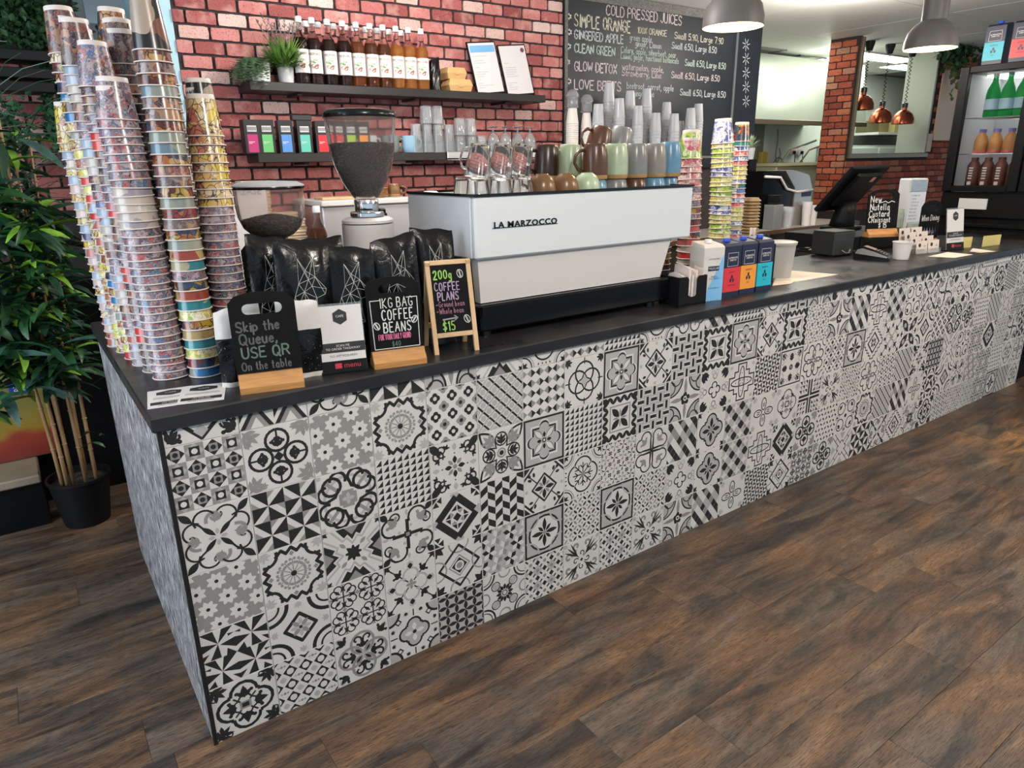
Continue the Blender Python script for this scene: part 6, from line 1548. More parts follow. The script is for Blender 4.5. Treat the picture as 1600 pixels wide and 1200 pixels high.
def menu_frame(loc, w, h, lean, rz, label, kind):
    o = empty('framed_menu', loc, rz, label, 'framed notice', 'framed notices leaning on the upper shelf', rx=lean)
    MB().box(-w/2,w/2,0,.010,0,h, bev=.0015).build('frame', M_black, o); MB().box(-w/2+.008,w/2-.008,-.0008,-.0001,.008,h-.008).build('paper', mat('notice_paper',(.64,.60,.60),.5), o)
    b = MB(); r = random.Random(kind); ink = mat('notice_ink',(.35,.34,.36),.6); blue = mat('notice_blue',(.16,.38,.62),.5)
    if kind == 1: b.box(-w/2+.015,w/2-.015,-.0016,-.0008,h-.060,h-.022,1)
    else: b.M = Matrix.Translation((w/2-.030,-.0012,h-.035)) @ Matrix.Rotation(PI/2,4,'X'); b.lathe([(.014,0),(.014,.0004)],14,2); b.M = Matrix.Identity(4)
    for k in range(15):
        z = h-.082-k*.0125
        if r.random() < .75: b.box(-w/2+.022,-w/2+.022+r.uniform(.03,w*.55),-.0012,-.0008,z,z+.0022)
    b.build('printed_lines', [ink,blue,mat('notice_plum',(.16,.05,.08),.5)], o)
    return o
for (bl, br, tl, tr, kind, lb) in (((746,142),(790,142),(727,60),(774,65),1,'framed notice with blue header leaning by the kraft boxes'),((793,142),(836,143),(778,63),(822,68),2,'framed notice with round plum logo, rightmost on the shelf')):
    a = survey(*bl,Z=SH_Z); c_ = survey(*br,Z=SH_Z); yb = 1.965; xa = survey(bl[0],bl[1],Y=yb).x; xb = survey(br[0],br[1],Y=yb).x
    menu_frame(((xa+xb)/2,yb,SH_Z+.001), xb-xa, .292, -.22, 0, lb, kind).rotation_euler = (-.22,-.10,0)
# ---- tea boxes on the lower shelf
M_teab = mat('tea_box_black',(.012,.012,.014),.45); M_tlab = mat('tea_label_white',(.55,.55,.55),.5)
tea = [(396,'magenta',(.42,.02,.14)),(420,'green',(.12,.45,.14)),(450,'blue',(.08,.24,.58)),(479,'mint',(.10,.45,.36)),(507,'red',(.55,.02,.03)),(524,'coral',(.52,.05,.05)),(544,'lime',(.30,.50,.02)),(563,'orange',(.70,.26,.03))]
prev = None
for i, (px, nm, c_) in enumerate(tea):
    x = survey(px,225,Y=1.94).x; x = max(x, prev+.0745) if prev else x; prev = x
    o = empty('tea_box', (x,1.975,SL_Z), -.12 if i else .0, f'black tea box with a {nm} label on the lower shelf', 'tea box', 'tea boxes on the lower shelf')
    MB().box(-.036,.036,-.036,.036,0,.155, bev=.001).build('carton', M_teab, o); MB().box(-.024,.024,-.0368,-.036,.006,.088).build('colour_label', mat('tea_'+nm,c_,.5), o)
    b = MB(); b.box(-.022,.022,-.0368,-.0362,.100,.128); b.build('name_strip', M_tlab, o); b = MB(); b.box(-.020,.008,-.0374,-.0369,.052,.055); b.box(-.020,-.004,-.0374,-.0369,.046,.0485); b.build('small_print', M_tlab, o)
    b = MB()
    for k in range(7): b.box(-.020+.006*k,-.017+.006*k,-.0374,-.0369,.106,.122)
    b.build('strip_lettering', M_teab, o)
tag(MB().box(-.05,.05,-.02,.02,0,.03, bev=.004).build('tea_packet', M_teab, loc=(survey(470,185,Y=1.99).x,1.99,SL_Z+.1555)), 'small black packet lying on top of the tea boxes', 'packet')
# ---- mugs and glasses on the lower shelf
def upright_mug(loc, c_, label, hd):
    o = empty('mug', loc, 0, label, 'mug', 'mugs on the lower shelf'); r, h = .042, .088
    MB().lathe([(r*.80,0),(r*.86,.003),(r,h*.3),(r*1.02,h),(r*.94,h),(r*.90,.01),(.0005,.008)],26).build('body', mat('mug_'+label.split()[0],c_,.35), o, smooth=True); MB().tube([(r*math.cos(hd)*.95,r*math.sin(hd)*.95,h*.85),((r+.022)*math.cos(hd),(r+.022)*math.sin(hd),h*.78),((r+.026)*math.cos(hd),(r+.026)*math.sin(hd),h*.45),(r*math.cos(hd)*.95,r*math.sin(hd)*.95,h*.22)],.005,8).build('handle', MATS['mug_'+label.split()[0]], o, smooth='all')
upright_mug((survey(641,230,Y=1.95).x,1.96,SL_Z), (.24,.38,.50), 'blue handled mug standing left of the shelf glasses', -.4); upright_mug((survey(616,230,Y=1.95).x,1.98,SL_Z), (.14,.19,.17), 'grey-green handled mug half hidden by the grinder hopper', -.4); upright_mug((survey(583,230,Y=1.95).x,1.98,SL_Z), (.42,.50,.52), 'pale mug seen through the grinder hopper', -.2)
gsrc = {}
def shelf_glass(loc, kind, label, z=0.):
    o = empty('drinking_glass', (loc[0],loc[1],SL_Z+z), 0, label, 'glass', 'glasses on the lower shelf')
    if kind not in gsrc:
        if kind == 'tall': b = tumbler_mesh(.027,.035,.150,.0022,.008)
        elif kind == 'short': b = tumbler_mesh(.030,.037,.092,.0022,.008)
        else:
            pr_ = [(.034,0),(.038,.03),(.036,.07),(.022,.10),(.005,.118),(.005,.135),(.030,.142),(.031,.145),(.0005,.146)]; b = MB().lathe(pr_+[(.0005,.11),(.020,.098),(.034,.07),(.036,.03),(.032,0)],20)
        gsrc[kind] = b.build('bowl', M_thin, o, smooth=True)
    else: inst('bowl', gsrc[kind], parent=o)
n_ = 0
for i, px in enumerate((651,668,685,702,719,736,752)):
    for j, yy in enumerate((1.945,2.035)):
        kind = 'tall' if i < 4 else 'short'; x = survey(px,230,Y=yy).x
        w = ("first","second","third","fourth","fifth","sixth","seventh")[i]
        shelf_glass((x,yy,0), kind, f'{kind} clear glass upside down, {w} from left, {("front","back")[j]} row on shelf')
        if i in (1,2,4,5): shelf_glass((x,yy,0), 'short', f'short clear glass stacked on the {w} glass from left, {("front","back")[j]} row', .151 if kind == 'tall' and i == 0 else .1515 if kind == 'tall' else .0925)
for i, px in enumerate((771,790,809,828)):
    for j, yy in enumerate((1.945,2.035)): shelf_glass((survey(px,230,Y=yy).x,yy,0), 'goblet', f'goblet upside down at the shelf end, {("first","second","third","fourth")[i]}, {("front","back")[j]} row')
# ---- chalkboard menu
cb = empty('chalkboard_menu', (2.925,WALL_Y,1.40), 0, 'large wall chalkboard listing cold pressed juices', 'chalkboard')
M_slate = mat('slate_board',(.010,.013,.019),.5,noise=(6,.25)); M_edge = mat('grey_speckled_edge',(.13,.13,.12),.7,noise=(120,.5))
MB().box(.0,2.00,-.022,0,0,CEIL-1.405).build('board', M_slate, cb)
MB().box(-.012,.010,-.030,-.0225,0,CEIL-1.405).build('edge_strip', M_edge, cb); MB().box(.020,2.0,-.030,-.0225,CEIL-1.46,CEIL-1.405).build('edge_strip', M_edge, cb); MB().box(1.68,1.705,-.030,-.0225,0,CEIL-1.46).build('edge_strip', mat('grey_strip',(.10,.11,.12),.6), cb)
YB = WALL_Y-.0232
cols_ = [mat('chalk_cream',(.55,.53,.42),.9), mat('chalk_cool',(.50,.54,.56),.9), mat('chalk_mint',(.46,.56,.50),.9), mat('chalk_blush',(.60,.50,.52),.9)]
def menu_line(text, p0, p1, hz, mi, wd=.0075):
    a = survey(850+p0[0]/4,p0[1]/4,Y=YB); c_ = survey(850+p1[0]/4,p1[1]/4,Y=YB); h = hz/4*(a-CAM).dot(FW)/F_PX/1.06
    W_ = c_.x-a.x; sx = .75
    for _ in range(12): sx *= (W_/text_width(text,h,sx,.16))**.8; sx = max(.2,min(1.4,sx))
    b = MB(); stroke_text(b,text,a.x,a.z,h,YB,wd,0,sx=sx,gap=.16,jit=.07,rise=(c_.z-a.z)/max(W_,.1)*.0)
    o = b.build('chalk_writing', cols_[mi]); o['kind'] = 'stuff'; o.parent = cb; o.location = (-cb.location.x,-cb.location.y,-cb.location.z); return o
for args in (('COLD PRESSED JUICES',(388,92),(865,148),60,3),('SIMPLE ORANGE',(190,162),(545,207),72,0,.009),('100% ORANGE',(585,206),(770,222),36,0,.006),('Small 5.90, Large 7.90',(815,240),(1122,287),38,0,.006),
  ('GINGERED APPLE',(190,240),(500,272),52,1,.008),('green apple,',(535,250),(682,255),38,1,.005),('ginger, Lemon',(570,288),(735,296),36,1,.005),('Small 6.50, Large 8.50',(798,303),(1080,347),38,1,.006),
  ('CLEAN GREEN',(190,325),(447,357),52,2,.008),('Celery, apple, silverbeet, pear',(480,328),(828,370),38,2,.005),('Lemon, ginger, functional botanicals',(480,365),(843,414),36,2,.005),('Small 6.50, Large 8.50',(880,410),(1136,455),38,2,.006),
  ('GLOW DETOX',(190,440),(460,458),56,3,.0085),('watermelon, apple,',(488,432),(750,455),38,3,.0055),('Strawberry, Lime',(486,472),(735,505),38,3,.0055),('Small 6.50, Large 8.50',(795,487),(1098,535),38,3,.006),
  ('LOVE BEETS',(190,555),(485,588),58,3,.0085),('beetroot, carrot, apple',(518,552),(812,568),38,1,.0055),('ginger, lime',(560,600),(690,620),38,1,.0055),('Small 6.50, Large 8.50',(850,595),(1135,638),38,1,.006)): menu_line(*args)
for q, (x, z, mi) in enumerate(((150,125,0),(152,222,3),(148,312,2),(142,410,0),(150,530,3))): menu_line('*',(x-8,z),(x+26,z+2),44,mi,.010)
b = MB(); r = random.Random(5)
for k in range(5):
    cx = survey(1166,70+k*22,Y=YB).x; cz = survey(1166,70+k*22,Y=YB).z
    for q in range(7): a = 2*PI*q/7; ribbon(b,[(cx+.012*math.cos(a),cz+.012*math.sin(a)),(cx+.045*math.cos(a+.2),cz+.045*math.sin(a+.2))],.005,YB)
o = b.build('chalk_drawing', cols_[1]); o.parent = cb; o.location = (-cb.location.x,-cb.location.y,-cb.location.z)
# ---- back bench
bb = empty('back_bench', (.70,1.66,0), 0, 'back bench along the wall with a thin wood edge', 'bench'); MB().box(0,5.2,.0,.445,0,.90).build('cabinet', mat('bench_dark',(.025,.018,.015),.6), bb); MB().box(0,5.2,-.010,.448,.90,.925).build('bench_top', mat('bench_top_steel',(.42,.40,.36),.35,metal=.3,noise=(10,.08)), bb); MB().box(0,5.2,-.018,-.010,.895,.927).build('wood_edge', mat('walnut_edge',(.10,.05,.025),.4), bb)
BT = .9255
# over-shelf for cold cups
os_ = empty('cup_shelf', (2.72,1.78,BT), 0, 'steel over-shelf under the chalkboard holding the cold cups', 'shelf')
MB().box(0,1.42,0,.30,.545,.560).build('shelf_plate', steel, os_)
for x in (.02,1.38):
    for y in (.02,.27): MB().box(x,x+.02,y,y+.02,0,.545).build('post', steel, os_)
OZ = BT+.5605
wc = None
for j, (px, n_, rr_) in enumerate(((894,17,.040),(916,15,.036))):
    x = survey(px,200,Y=1.90).x
    for k in range(n_):
        if wc is None: wc = MB().lathe([(.036,0),(.040,0),(.0415,.002),(.040,.0045),(.028,.095),(.0005,.094)],22).build('white_cup', mat('plain_white_cup',(.66,.62,.58),.5), smooth=True); o = wc
        else: o = inst('white_cup', wc)
        s_ = rr_/.040; o.scale = (s_,s_,1); o.location = (x,1.90,OZ+k*.0125); tag(o, f'plain white paper cup, {"topmost" if k == n_-1 else ordinal(n_-k)+" from top"}, {("left","right")[j]} white stack under the chalkboard', 'cup', 'plain white cups under the chalkboard')
    zt_ = OZ+(n_-1)*.0125+.0955
    o = MB().lathe([(.036,0),(.038,.001),(.036,.006),(.036,.06),(.042,.064),(.042,.068),(.037,.085),(.024,.102),(.012,.107),(.010,.107),(.023,.100),(.035,.083),(.040,.068),(.034,.06),(.034,.004)],22).build('dome_lidded_cup', M_thin, smooth=True, loc=(x,1.90,zt_)); tag(o, f'clear dome-lidded cup standing on the {("left","right")[j]} white cup stack', 'cup', 'dome-lidded sample cups')
pc = None
M_pet = mat('pet_plastic',(.90,.92,.95),.16,trans=.62,ior=1.25)
for j, (px, py) in enumerate(((935,158),(952,128),(968,150),(985,141),(997,163),(1011,136),(1025,176),(1042,156),(1054,175),(1062,188),(1080,167),(1092,158))):
    yy = 1.86+.09*(j%2); p = survey(px,py,Y=yy); n_ = max(4,int((p.z-OZ-.12)/.020)+1)
    for k in range(n_):
        if pc is None: pc = MB().lathe([(.040,0),(.042,.001),(.042,.004),(.040,.005),(.029,.119),(.028,.120),(.0005,.119)],18).build('plastic_cup', M_pet, smooth=True); o = pc; bm = bmesh.new(); bm.from_mesh(o.data); bmesh.ops.delete(bm, geom=[f for f in bm.faces if len(f.verts) > 4 and f.calc_center_median().z < .01], context='FACES'); bm.to_mesh(o.data); bm.free()
        else: o = inst('plastic_cup', pc)
        o.location = (p.x,yy,OZ+k*.020); tag(o, f'clear plastic cup, {"topmost" if k == n_-1 else ordinal(n_-k)+" from top"}, {ordinal(j+1) if j else "first"} clear stack from the left', 'cup', 'clear plastic cups under the chalkboard')
# ---- things on the back bench behind the grinders
ap = empty('steel_appliance', (1.075,1.70,BT), 0, 'low stainless steel appliance on the back bench', 'appliance'); MB().box(0,.50,.02,.36,.02,.345, bev=.006).build('casing', mat('appliance_steel',(.52,.52,.53),.35,metal=.6), ap); MB().box(-.008,.508,.0,.37,.346,.372, bev=.004).build('top', mat('appliance_top',(.60,.58,.55),.4), ap); MB().box(.18,.34,.010,.019,.10,.30, bev=.003).build('dark_door', M_gloss, ap)
for x in (.04,.46):
    for y in (.06,.32): MB().lathe([(.015,0),(.015,.02)],10,c=(x,y,0)).build('foot', M_black, ap)
pl = None
for k in range(6):
    if pl is None: pl = MB().lathe([(.035,0),(.040,.001),(.062,.008),(.064,.010),(.060,.010),(.0005,.005)],24).build('small_plate', M_kraft, smooth=True); o = pl
    else: o = inst('small_plate', pl)
    o.location = (1.435,1.87,BT+.3725+k*.0075); tag(o, f'small tan plate, {"topmost" if k == 5 else ordinal(6-k)+" from top"}, pile on the steel appliance', 'plate', 'tan plates on the steel appliance')
mug((1.535,1.86,BT+.3725), 'tan', 'small tan cup upside down beside the tan plates', -.3, .065, .034, group='tan cup on the appliance')
tag(MB().box(-.09,.09,-.06,.06,0,.012, bev=.002).build('wooden_board', M_pine, loc=(1.20,1.86,BT+.3725)), 'flat pale board lying on the steel appliance', 'board')
bottle((1.030,1.685,BT), 'brown', 'single syrup bottle standing low behind the short grinder', -.3, 'syrup bottle on the back bench')
bpy.data.objects[[o_.name for o_ in bpy.data.objects if o_.get('group') == 'syrup bottle on the back bench'][0]].scale = (1.15,1.15,1.16)
M_nap2 = mat('natural_napkin',(.55,.42,.26),.85,noise=(15,.08))
def napkin_pile(loc, w, d, n_, t, desc, tw):
    src_ = None; r = random.Random(int(loc[0]*100))
    for k in range(n_):
        if src_ is None: src_ = MB().box(-w/2,w/2,-d/2,d/2,0,t*.92, bev=t*.2).build('paper_napkin', M_nap2); o = src_
        else: o = inst('paper_napkin', src_)
        o.location = (loc[0]+r.uniform(-tw,tw),loc[1]+r.uniform(-tw,tw),loc[2]+k*t); o.rotation_euler = (0,0,r.uniform(-.06,.06)); tag(o, f'natural paper napkin, {"topmost" if k == n_-1 else ordinal(n_-k)+" from top"}, {desc}', 'napkin', 'natural napkins on the back bench')
napkin_pile((.925,1.80,BT), .13,.13, 24, .0135, 'pile right of the short grinder', .004)
napkin_pile((.80,1.90,BT), .13,.13, 30, .0158, 'tall pile behind the short grinder', .003)
sg = empty('counter_notice', (.64,1.30,CT_Z), 0); bpy.data.objects.remove(sg)
nt_ = empty('white_notice', (.72,1.74,BT), .1, 'white notice beginning PLE behind the grinder', 'notice'); MB().box(-.10,.10,0,.004,0,.46).build('sheet', M_card, nt_); print_text('caption','PLEASE',.05,M_inkg,nt_,(-.0,-.001,.43))
# ================================================================== far end: POS, drink fridge, kitchen, pendants
# ---- point-of-sale monitor seen from behind
a = survey(1337,263,Y=.62); w_ = .40
pm_ = empty('pos_monitor', (a.x+.20,.80,CT_Z+.092), 0, 'large black point-of-sale monitor seen from behind', 'monitor')
pm_.location = (a.x+.20,.76,CT_Z+.093)
th = .0; top = Vector((0,.62-.76,a.z-CT_Z-.093)); L_ = .34; ang = math.radians(40)
b = MB(); b.M = Matrix.Translation(top) @ Matrix.Rotation(ang,4,'X'); b.box(-.20,.20,-.0,.030,-L_,0, bev=.006); b.build('screen_housing', mat('pos_black',(.006,.006,.007),.45,spec=.2), pm_)
b = MB(); b.M = Matrix.Translation(top) @ Matrix.Rotation(ang,4,'X'); b.box(-.14,.14,-.028,.0,-.28,-.03, bev=.012); b.build('rear_bulge', MATS['pos_black'], pm_)
b = MB(); b.M = Matrix.Translation(top) @ Matrix.Rotation(ang,4,'X'); b.box(.03,.066,-.0295,-.028,-.085,-.050); b.build('sticker', mat('coral_sticker',(.55,.20,.15),.5), pm_)
b = MB(); b.tube([(0,.02,.01),(0,.01,.06),(0,.0,.12),(0,.0,.17)],[.075,.070,.062,.055],14); b.build('stand_neck', MATS['pos_black'], pm_, smooth='all')
MB().box(-.11,.11,-.06,.10,.0,.022, bev=.006).build('stand_base', MATS['pos_black'], pm_)
kb = empty('keyboard', (3.70,.70,CT_Z), .1, 'dark keyboard lying behind the receipt printer', 'keyboard'); MB().box(-.12,.05,-.05,.05,0,.014, bev=.003).build('tray', MATS['pos_black'], kb)
for i_ in range(5):
    for j_ in range(3): MB().box(-.112+.031*i_,-.086+.031*i_,-.042+.029*j_,-.018+.029*j_,.0145,.020, bev=.001).build('key', M_inkg if (i_+j_)%4 == 0 else M_gloss, kb)
# grey dispenser with handwritten note
p = survey(1440,372,Z=CT_Z)
nd = empty('napkin_dispenser', (4.86,.74,CT_Z), -.35, 'tall pale grey dispenser with a handwritten blue note', 'dispenser')
MB().box(-.075,.075,-.05,.05,0,.385, bev=.008).build('case', mat('dispenser_grey',(.50,.52,.54),.45), nd); MB().box(-.068,.068,-.054,-.0505,.30,.375, bev=.002).build('steel_band', steel, nd); MB().box(-.066,.066,-.0525,-.0505,.10,.295).build('note_paper', mat('note_paper',(.58,.62,.68),.6), nd)
b = MB(); r = random.Random(2)
for k in range(8): stroke_text(b, ['Customer one','1 cashier','2 coffees out','3 Serving food','table order','Next order','wipe and clean','please smile'][k][:12], -.052, .270-.022*k, .013, -.0528, .0014, 0, sx=.5, rnd=r)
b.build('handwriting', mat('pen_ink',(.10,.12,.20),.6), nd)['kind'] = 'stuff'
cpc = empty('takeaway_cup', (4.66,.80,CT_Z), 0, 'printed takeaway cup with white lid behind the croissant sign', 'cup'); MB().lathe([(.030,0),(.042,.20),(.0005,.20)],22).build('cup_body', PR['rose floral'], cpc, smooth=True); MB().lathe([(.045,.20),(.046,.206),(.040,.218),(.0005,.219)],22).build('cup_lid', M_card, cpc, smooth=True)
# ---- black glass-door fridge facing the counter
FX, FY0, FY1, FH = 5.60, -.20, .885, 2.066
fg = empty('drinks_fridge', (FX,FY0,0), 0, 'tall black glass-door drinks fridge at the end of the counter', 'fridge'); fd = FY1-FY0
M_fr = mat('fridge_black',(.004,.004,.0045),.42,spec=.18); M_in = mat('fridge_lining',(.50,.50,.52),.5)
b = MB().box(.06,.70,0,.03,.10,FH-.0).box(.06,.70,fd-.03,fd,.10,FH).box(.67,.70,.03,fd-.03,.10,FH).box(.06,.67,.03,fd-.03,FH-.045,FH).box(.06,.67,.03,fd-.03,.10,1.18); b.build('cabinet', M_fr, fg)
b = MB().box(.62,.668,.032,fd-.032,1.182,FH-.047).box(.10,.62,.032,.036,1.182,FH-.047).box(.10,.62,fd-.036,fd-.032,1.182,FH-.047); b.build('lining', M_in, fg)
MB().box(.08,.68,.02,fd-.02,0,.10).build('plinth', M_black, fg)
for k in range(14): MB().box(.035,.062,.06,fd-.06,.30+.05*k,.325+.05*k, bev=.004).build('vent_slat', M_fr, fg)
MB().box(.030,.060,.0,fd,1.02,1.20, bev=.004).build('kick_panel', M_fr, fg)
for nm, y0, y1 in (('door',fd-.49,fd-.0),('door',.0,fd-.50)):
    d = MB().box(.0,.055,y0,y0+.062,1.205,FH-.004, bev=.006).box(.0,.055,y1-.062,y1,1.205,FH-.004, bev=.006).box(.0,.055,y0+.062,y1-.062,1.205,1.245, bev=.004).box(.0,.055,y0+.062,y1-.062,FH-.050,FH-.004, bev=.004).build(nm, M_fr, fg)
    MB().box(.022,.028,y0+.060,y1-.060,1.240,FH-.048).build('pane', mat('fridge_glass',(.95,.97,.97),.02,trans=1.,ior=1.08), d)
MB().box(.02,.0295,fd-.32,fd-.13,1.08,1.155).build('rating_sticker', mat('sticker_white',(.55,.55,.54),.5), fg)
b = MB().box(.30,.60,.06,fd-.06,FH-.062,FH-.048); b.build('light_strip', mat('fridge_led',(1,1,1),.5,emit=(1,.98,.94),estr=2.6), fg)
shz = [survey(1515,292,X=5.70).z, survey(1520,240,X=5.72).z, survey(1528,184,X=5.74).z]
for z in shz:
    for k in range(9): MB().tube([(.10+.06*k,.04,z-.004),(.10+.06*k,fd-.04,z-.004)],.002,5).build('shelf_wire', M_chrome, fg)
M_grn = mat('green_bottle',(.03,.36,.09),.06,trans=.75,ior=1.2); M_lblb = mat('pale_blue_label',(.40,.56,.66),.5); M_jui = mat('orange_juice',(.62,.30,.10),.15,trans=.3); M_blucap = mat('juice_cap',(.16,.16,.42),.4); M_choc = mat('choc_bottle',(.11,.035,.022),.4); M_pinkl = mat('juice_label',(.55,.12,.12),.5)
bsrc = {}
def drink(kind, x, y, z, label, group):
    o = empty('drink_bottle', (x,y,z), 0, label, 'bottle', group); o.scale = (1.18,1.18,1.02)
    if kind not in bsrc:
        if kind == 'green':
            prof = [(.036,0),(.039,.004),(.039,.150),(.034,.185),(.016,.235),(.014,.27)]; parts = [('bottle_glass',MB().lathe(prof,18),M_grn),('cap',MB().lathe([(.016,.268),(.016,.288),(.0005,.289)],14),M_lid),('paper_label',MB().lathe([(.0397,.050),(.0397,.120)],18),M_lblb)]
        elif kind == 'juice':
            prof = [(.034,0),(.037,.004),(.038,.08),(.030,.115),(.018,.135),(.018,.145)]; parts = [('bottle_body',MB().lathe(prof,18),M_jui),('cap',MB().lathe([(.021,.143),(.021,.165),(.0005,.166)],14),M_blucap),('paper_label',MB().lathe([(.0385,.004),(.0386,.022)],18),M_pinkl)]
        else:
            prof = [(.034,0),(.036,.004),(.036,.150),(.024,.175),(.018,.185)]; parts = [('bottle_body',MB().lathe(prof,18),M_choc),('cap',MB().lathe([(.021,.183),(.021,.203),(.0005,.204)],14),M_choc)]
            q = MB(); 
            for k in range(5): q.box(-.0372,-.0366,-.012,.012,.055+.018*k,.064+.018*k)
            q.box(-.0372,-.0366,-.010,.012,.014,.038); parts.append(('label_print', q, M_lab))
        bsrc[kind] = [(n_, m_.build(n_, mm, o, smooth=True)) for n_, m_, mm in parts]
    else:
        for n_, s_ in bsrc[kind]: inst(n_, s_, parent=o)
W7 = ('first','second','third','fourth','fifth','sixth','seventh','eighth')
for i in range(6): drink('green', 5.78, .715-.094*i, shz[2], f'green mineral water bottle, {W7[i]} from the left on the top fridge shelf', 'bottles in the fridge')
for i in range(6): drink('juice', 5.77, .735-.094*i, shz[1], f'orange juice bottle with blue cap, {W7[i]} from left, middle fridge shelf', 'bottles in the fridge')
for i in range(6): drink('choc', 5.76, .750-.090*i, shz[0], f'brown chocolate milk bottle, {W7[i]} from the left on the lower fridge shelf', 'bottles in the fridge')
for i, (nm, m_) in enumerate((('turquoise',MATS['carton_teal']),('red',MATS['carton_red']),('orange',MATS['carton_orange']))):
    y = survey(1551+42*i,90,X=5.68).y
    o = carton((5.72,y,FH+.0005), -PI/2, m_, f'navy and {nm} milk carton standing on top of the fridge'); o.scale = (1.35,1.35,1.22); o['group'] = 'milk cartons on the fridge'
    y2 = survey(1532+42*i,90,X=5.76).y
# ---- cold display at the counter end
dp = empty('display_cabinet', (CT_X1+.012,.0,0), 0, 'black display cabinet at the far end of the counter', 'cabinet'); MB().box(0,.42,.02,.60,.0,.925, bev=.004).build('case', M_fr, dp)
for k in range(12): MB().box(.02,.40,.004,.019,.12+.045*k,.14+.045*k, bev=.002).build('vent_slat', M_fr, dp)
M_yel = mat('lit_display_panel',(.60,.50,.18),.6)  # glow of the lit pastry display put into the panel colour
for (q, lb) in (((1515,392,1552,376),'yellow panel standing for the lit pastry display near the papers'),((1570,388,1597,370),'yellow panel standing for the lit pastry display at the counter end')):
    p = survey(q[0],q[1],Z=CT_Z); p2 = survey(q[2],q[1]-3,Z=CT_Z); o = MB().box(0,(p2-p).length,0,.004,0,.062).build('lit_display_panel', M_yel, loc=(p.x,p.y+.12,CT_Z)); o.rotation_euler = (0,0,math.atan2(p2.y-p.y,p2.x-p.x)); tag(o, lb, 'card')
# ---- wall things beside the servery
o = MB().box(0,.44,-.022,-.012,0,.70).build('beige_panel', mat('beige_board',(.66,.47,.34),.6), loc=(7.985,WALL_Y,1.615)); tag(o, 'plain beige board hung on the red brick beside the fridge', 'board')
o = MB().box(0,.09,-.018,-.012,0,.18).build('small_notice', mat('beige_card',(.55,.42,.30),.6), loc=(7.86,WALL_Y-.012,1.50)); tag(o, 'small beige card at the corner of the servery opening', 'notice')
# ---- heat lamps in the servery
cop = mat('copper',(.42,.11,.06),.22,metal=1.)
for i, (cap, bell) in enumerate((((1360,62),(1349,150)),((1393,66),(1378,170)),((1420,72),(1413,172)))):
    yy = 2.24; c_ = survey(*cap,Y=yy); l_ = survey(*bell,Y=yy); zb_ = survey(bell[0],bell[1]+22,Y=yy).z
    o = empty('heat_lamp', (l_.x,yy,zb_), 0, f'copper heat lamp on a coiled black cord, {("leftmost","middle","rightmost")[i]} in the servery opening', 'heat lamp', 'heat lamps over the servery'); H_ = CEIL-zb_
    MB().lathe([(.105,0),(.108,.002),(.104,.05),(.085,.095),(.050,.125),(.026,.135),(.024,.16),(.020,.16),(.022,.13),(.046,.12),(.080,.09),(.098,.05)],26,closed=True).build('bell', cop, o, smooth=True)
    MB().lathe([(.026,.158),(.028,.16),(.028,.20),(.020,.205),(.0005,.206)],16).build('lamp_holder', M_gloss, o, smooth=True)
    pts = [(.010*math.cos(t*.9)+.0*t,.010*math.sin(t*.9),.20+(H_-.27)*t/90) for t in range(91)]
    MB().tube(pts,.0035,5).build('coiled_cord', M_black, o); MB().lathe([(.028,H_-.085),(.045,H_-.02),(.045,H_-.001),(.0005,H_-.001)],16).build('ceiling_rose', M_black, o, smooth=True)
# ---- kitchen beyond
hd_ = empty('range_hood', (5.55,2.95,1.84), 0, 'large stainless range hood over the kitchen line', 'range hood'); ssw = mat('pale_stainless',(.50,.53,.45),.38,metal=.35,noise=(3,.06))
b = MB(); b.add([(0,0,0),(2.6,0,0),(2.6,.79,0),(0,.79,0),(0,.10,.62),(2.6,.10,.62),(2.6,.79,.62),(0,.79,.62)],[(0,1,5,4),(4,5,6,7),(1,2,6,5),(0,4,7,3),(3,7,6,2),(3,2,1,0)]); b.build('canopy', ssw, hd_); MB().box(-.01,2.61,-.012,.01,-.05,.0, bev=.003).build('lower_lip', bronze, hd_)
sp_ = MB().box(4.96,7.35,3.735,3.748,.9,1.84).build('steel_splashback', mat('splash_steel',(.36,.37,.32),.35,metal=.5,noise=(6,.12))); tag(sp_, 'stainless splashback under the range hood', 'splashback')
for i, px in enumerate((1238,1250)):
    p = survey(px,238,Y=3.73); o = empty('power_outlet', (p.x,3.733,p.z), 0, f'white double power outlet on the splashback, {("left","right")[i]} one', 'outlet', 'outlets on the splashback'); MB().box(-.05,.05,-.010,0,-.035,.035, bev=.003).build('plate', M_card, o); MB().box(.0,.035,-.035,-.010,-.02,.015, bev=.004).build('plug', M_black, o); MB().tube([(.02,-.03,-.02),(.03,-.03,-.15),(-.02,-.02,-.32)],.005,6).build('cord', M_black, o)
kb_ = empty('kitchen_bench', (5.0,2.95,0), 0, 'stainless kitchen bench with appliances seen through the doorway', 'bench'); MB().box(0,3.0,0,.78,0,.93).build('cabinet', mat('green_grey_panel',(.20,.23,.19),.5), kb_); MB().box(-.01,3.01,-.01,.79,.93,.96).build('bench_top', steel, kb_)
p = survey(1240,300,Y=3.0)
fb = empty('deep_fryer', (p.x-.35,3.0,.96), 0, 'pale steel fryer with wire basket handles in the kitchen', 'fryer'); MB().box(0,.90,.0,.55,0,.42, bev=.01).build('tank', mat('cream_steel',(.50,.47,.34),.4,metal=.3), fb); MB().box(-.02,.92,-.02,.57,.42,.45).build('rim', mat('cream_rim',(.55,.50,.32),.4), fb)
for x in (.35,.72): MB().tube([(x,.2,.45),(x,.1,.58),(x+.25,-.05,.68)],.010,6).build('basket_handle', M_chrome, fb)
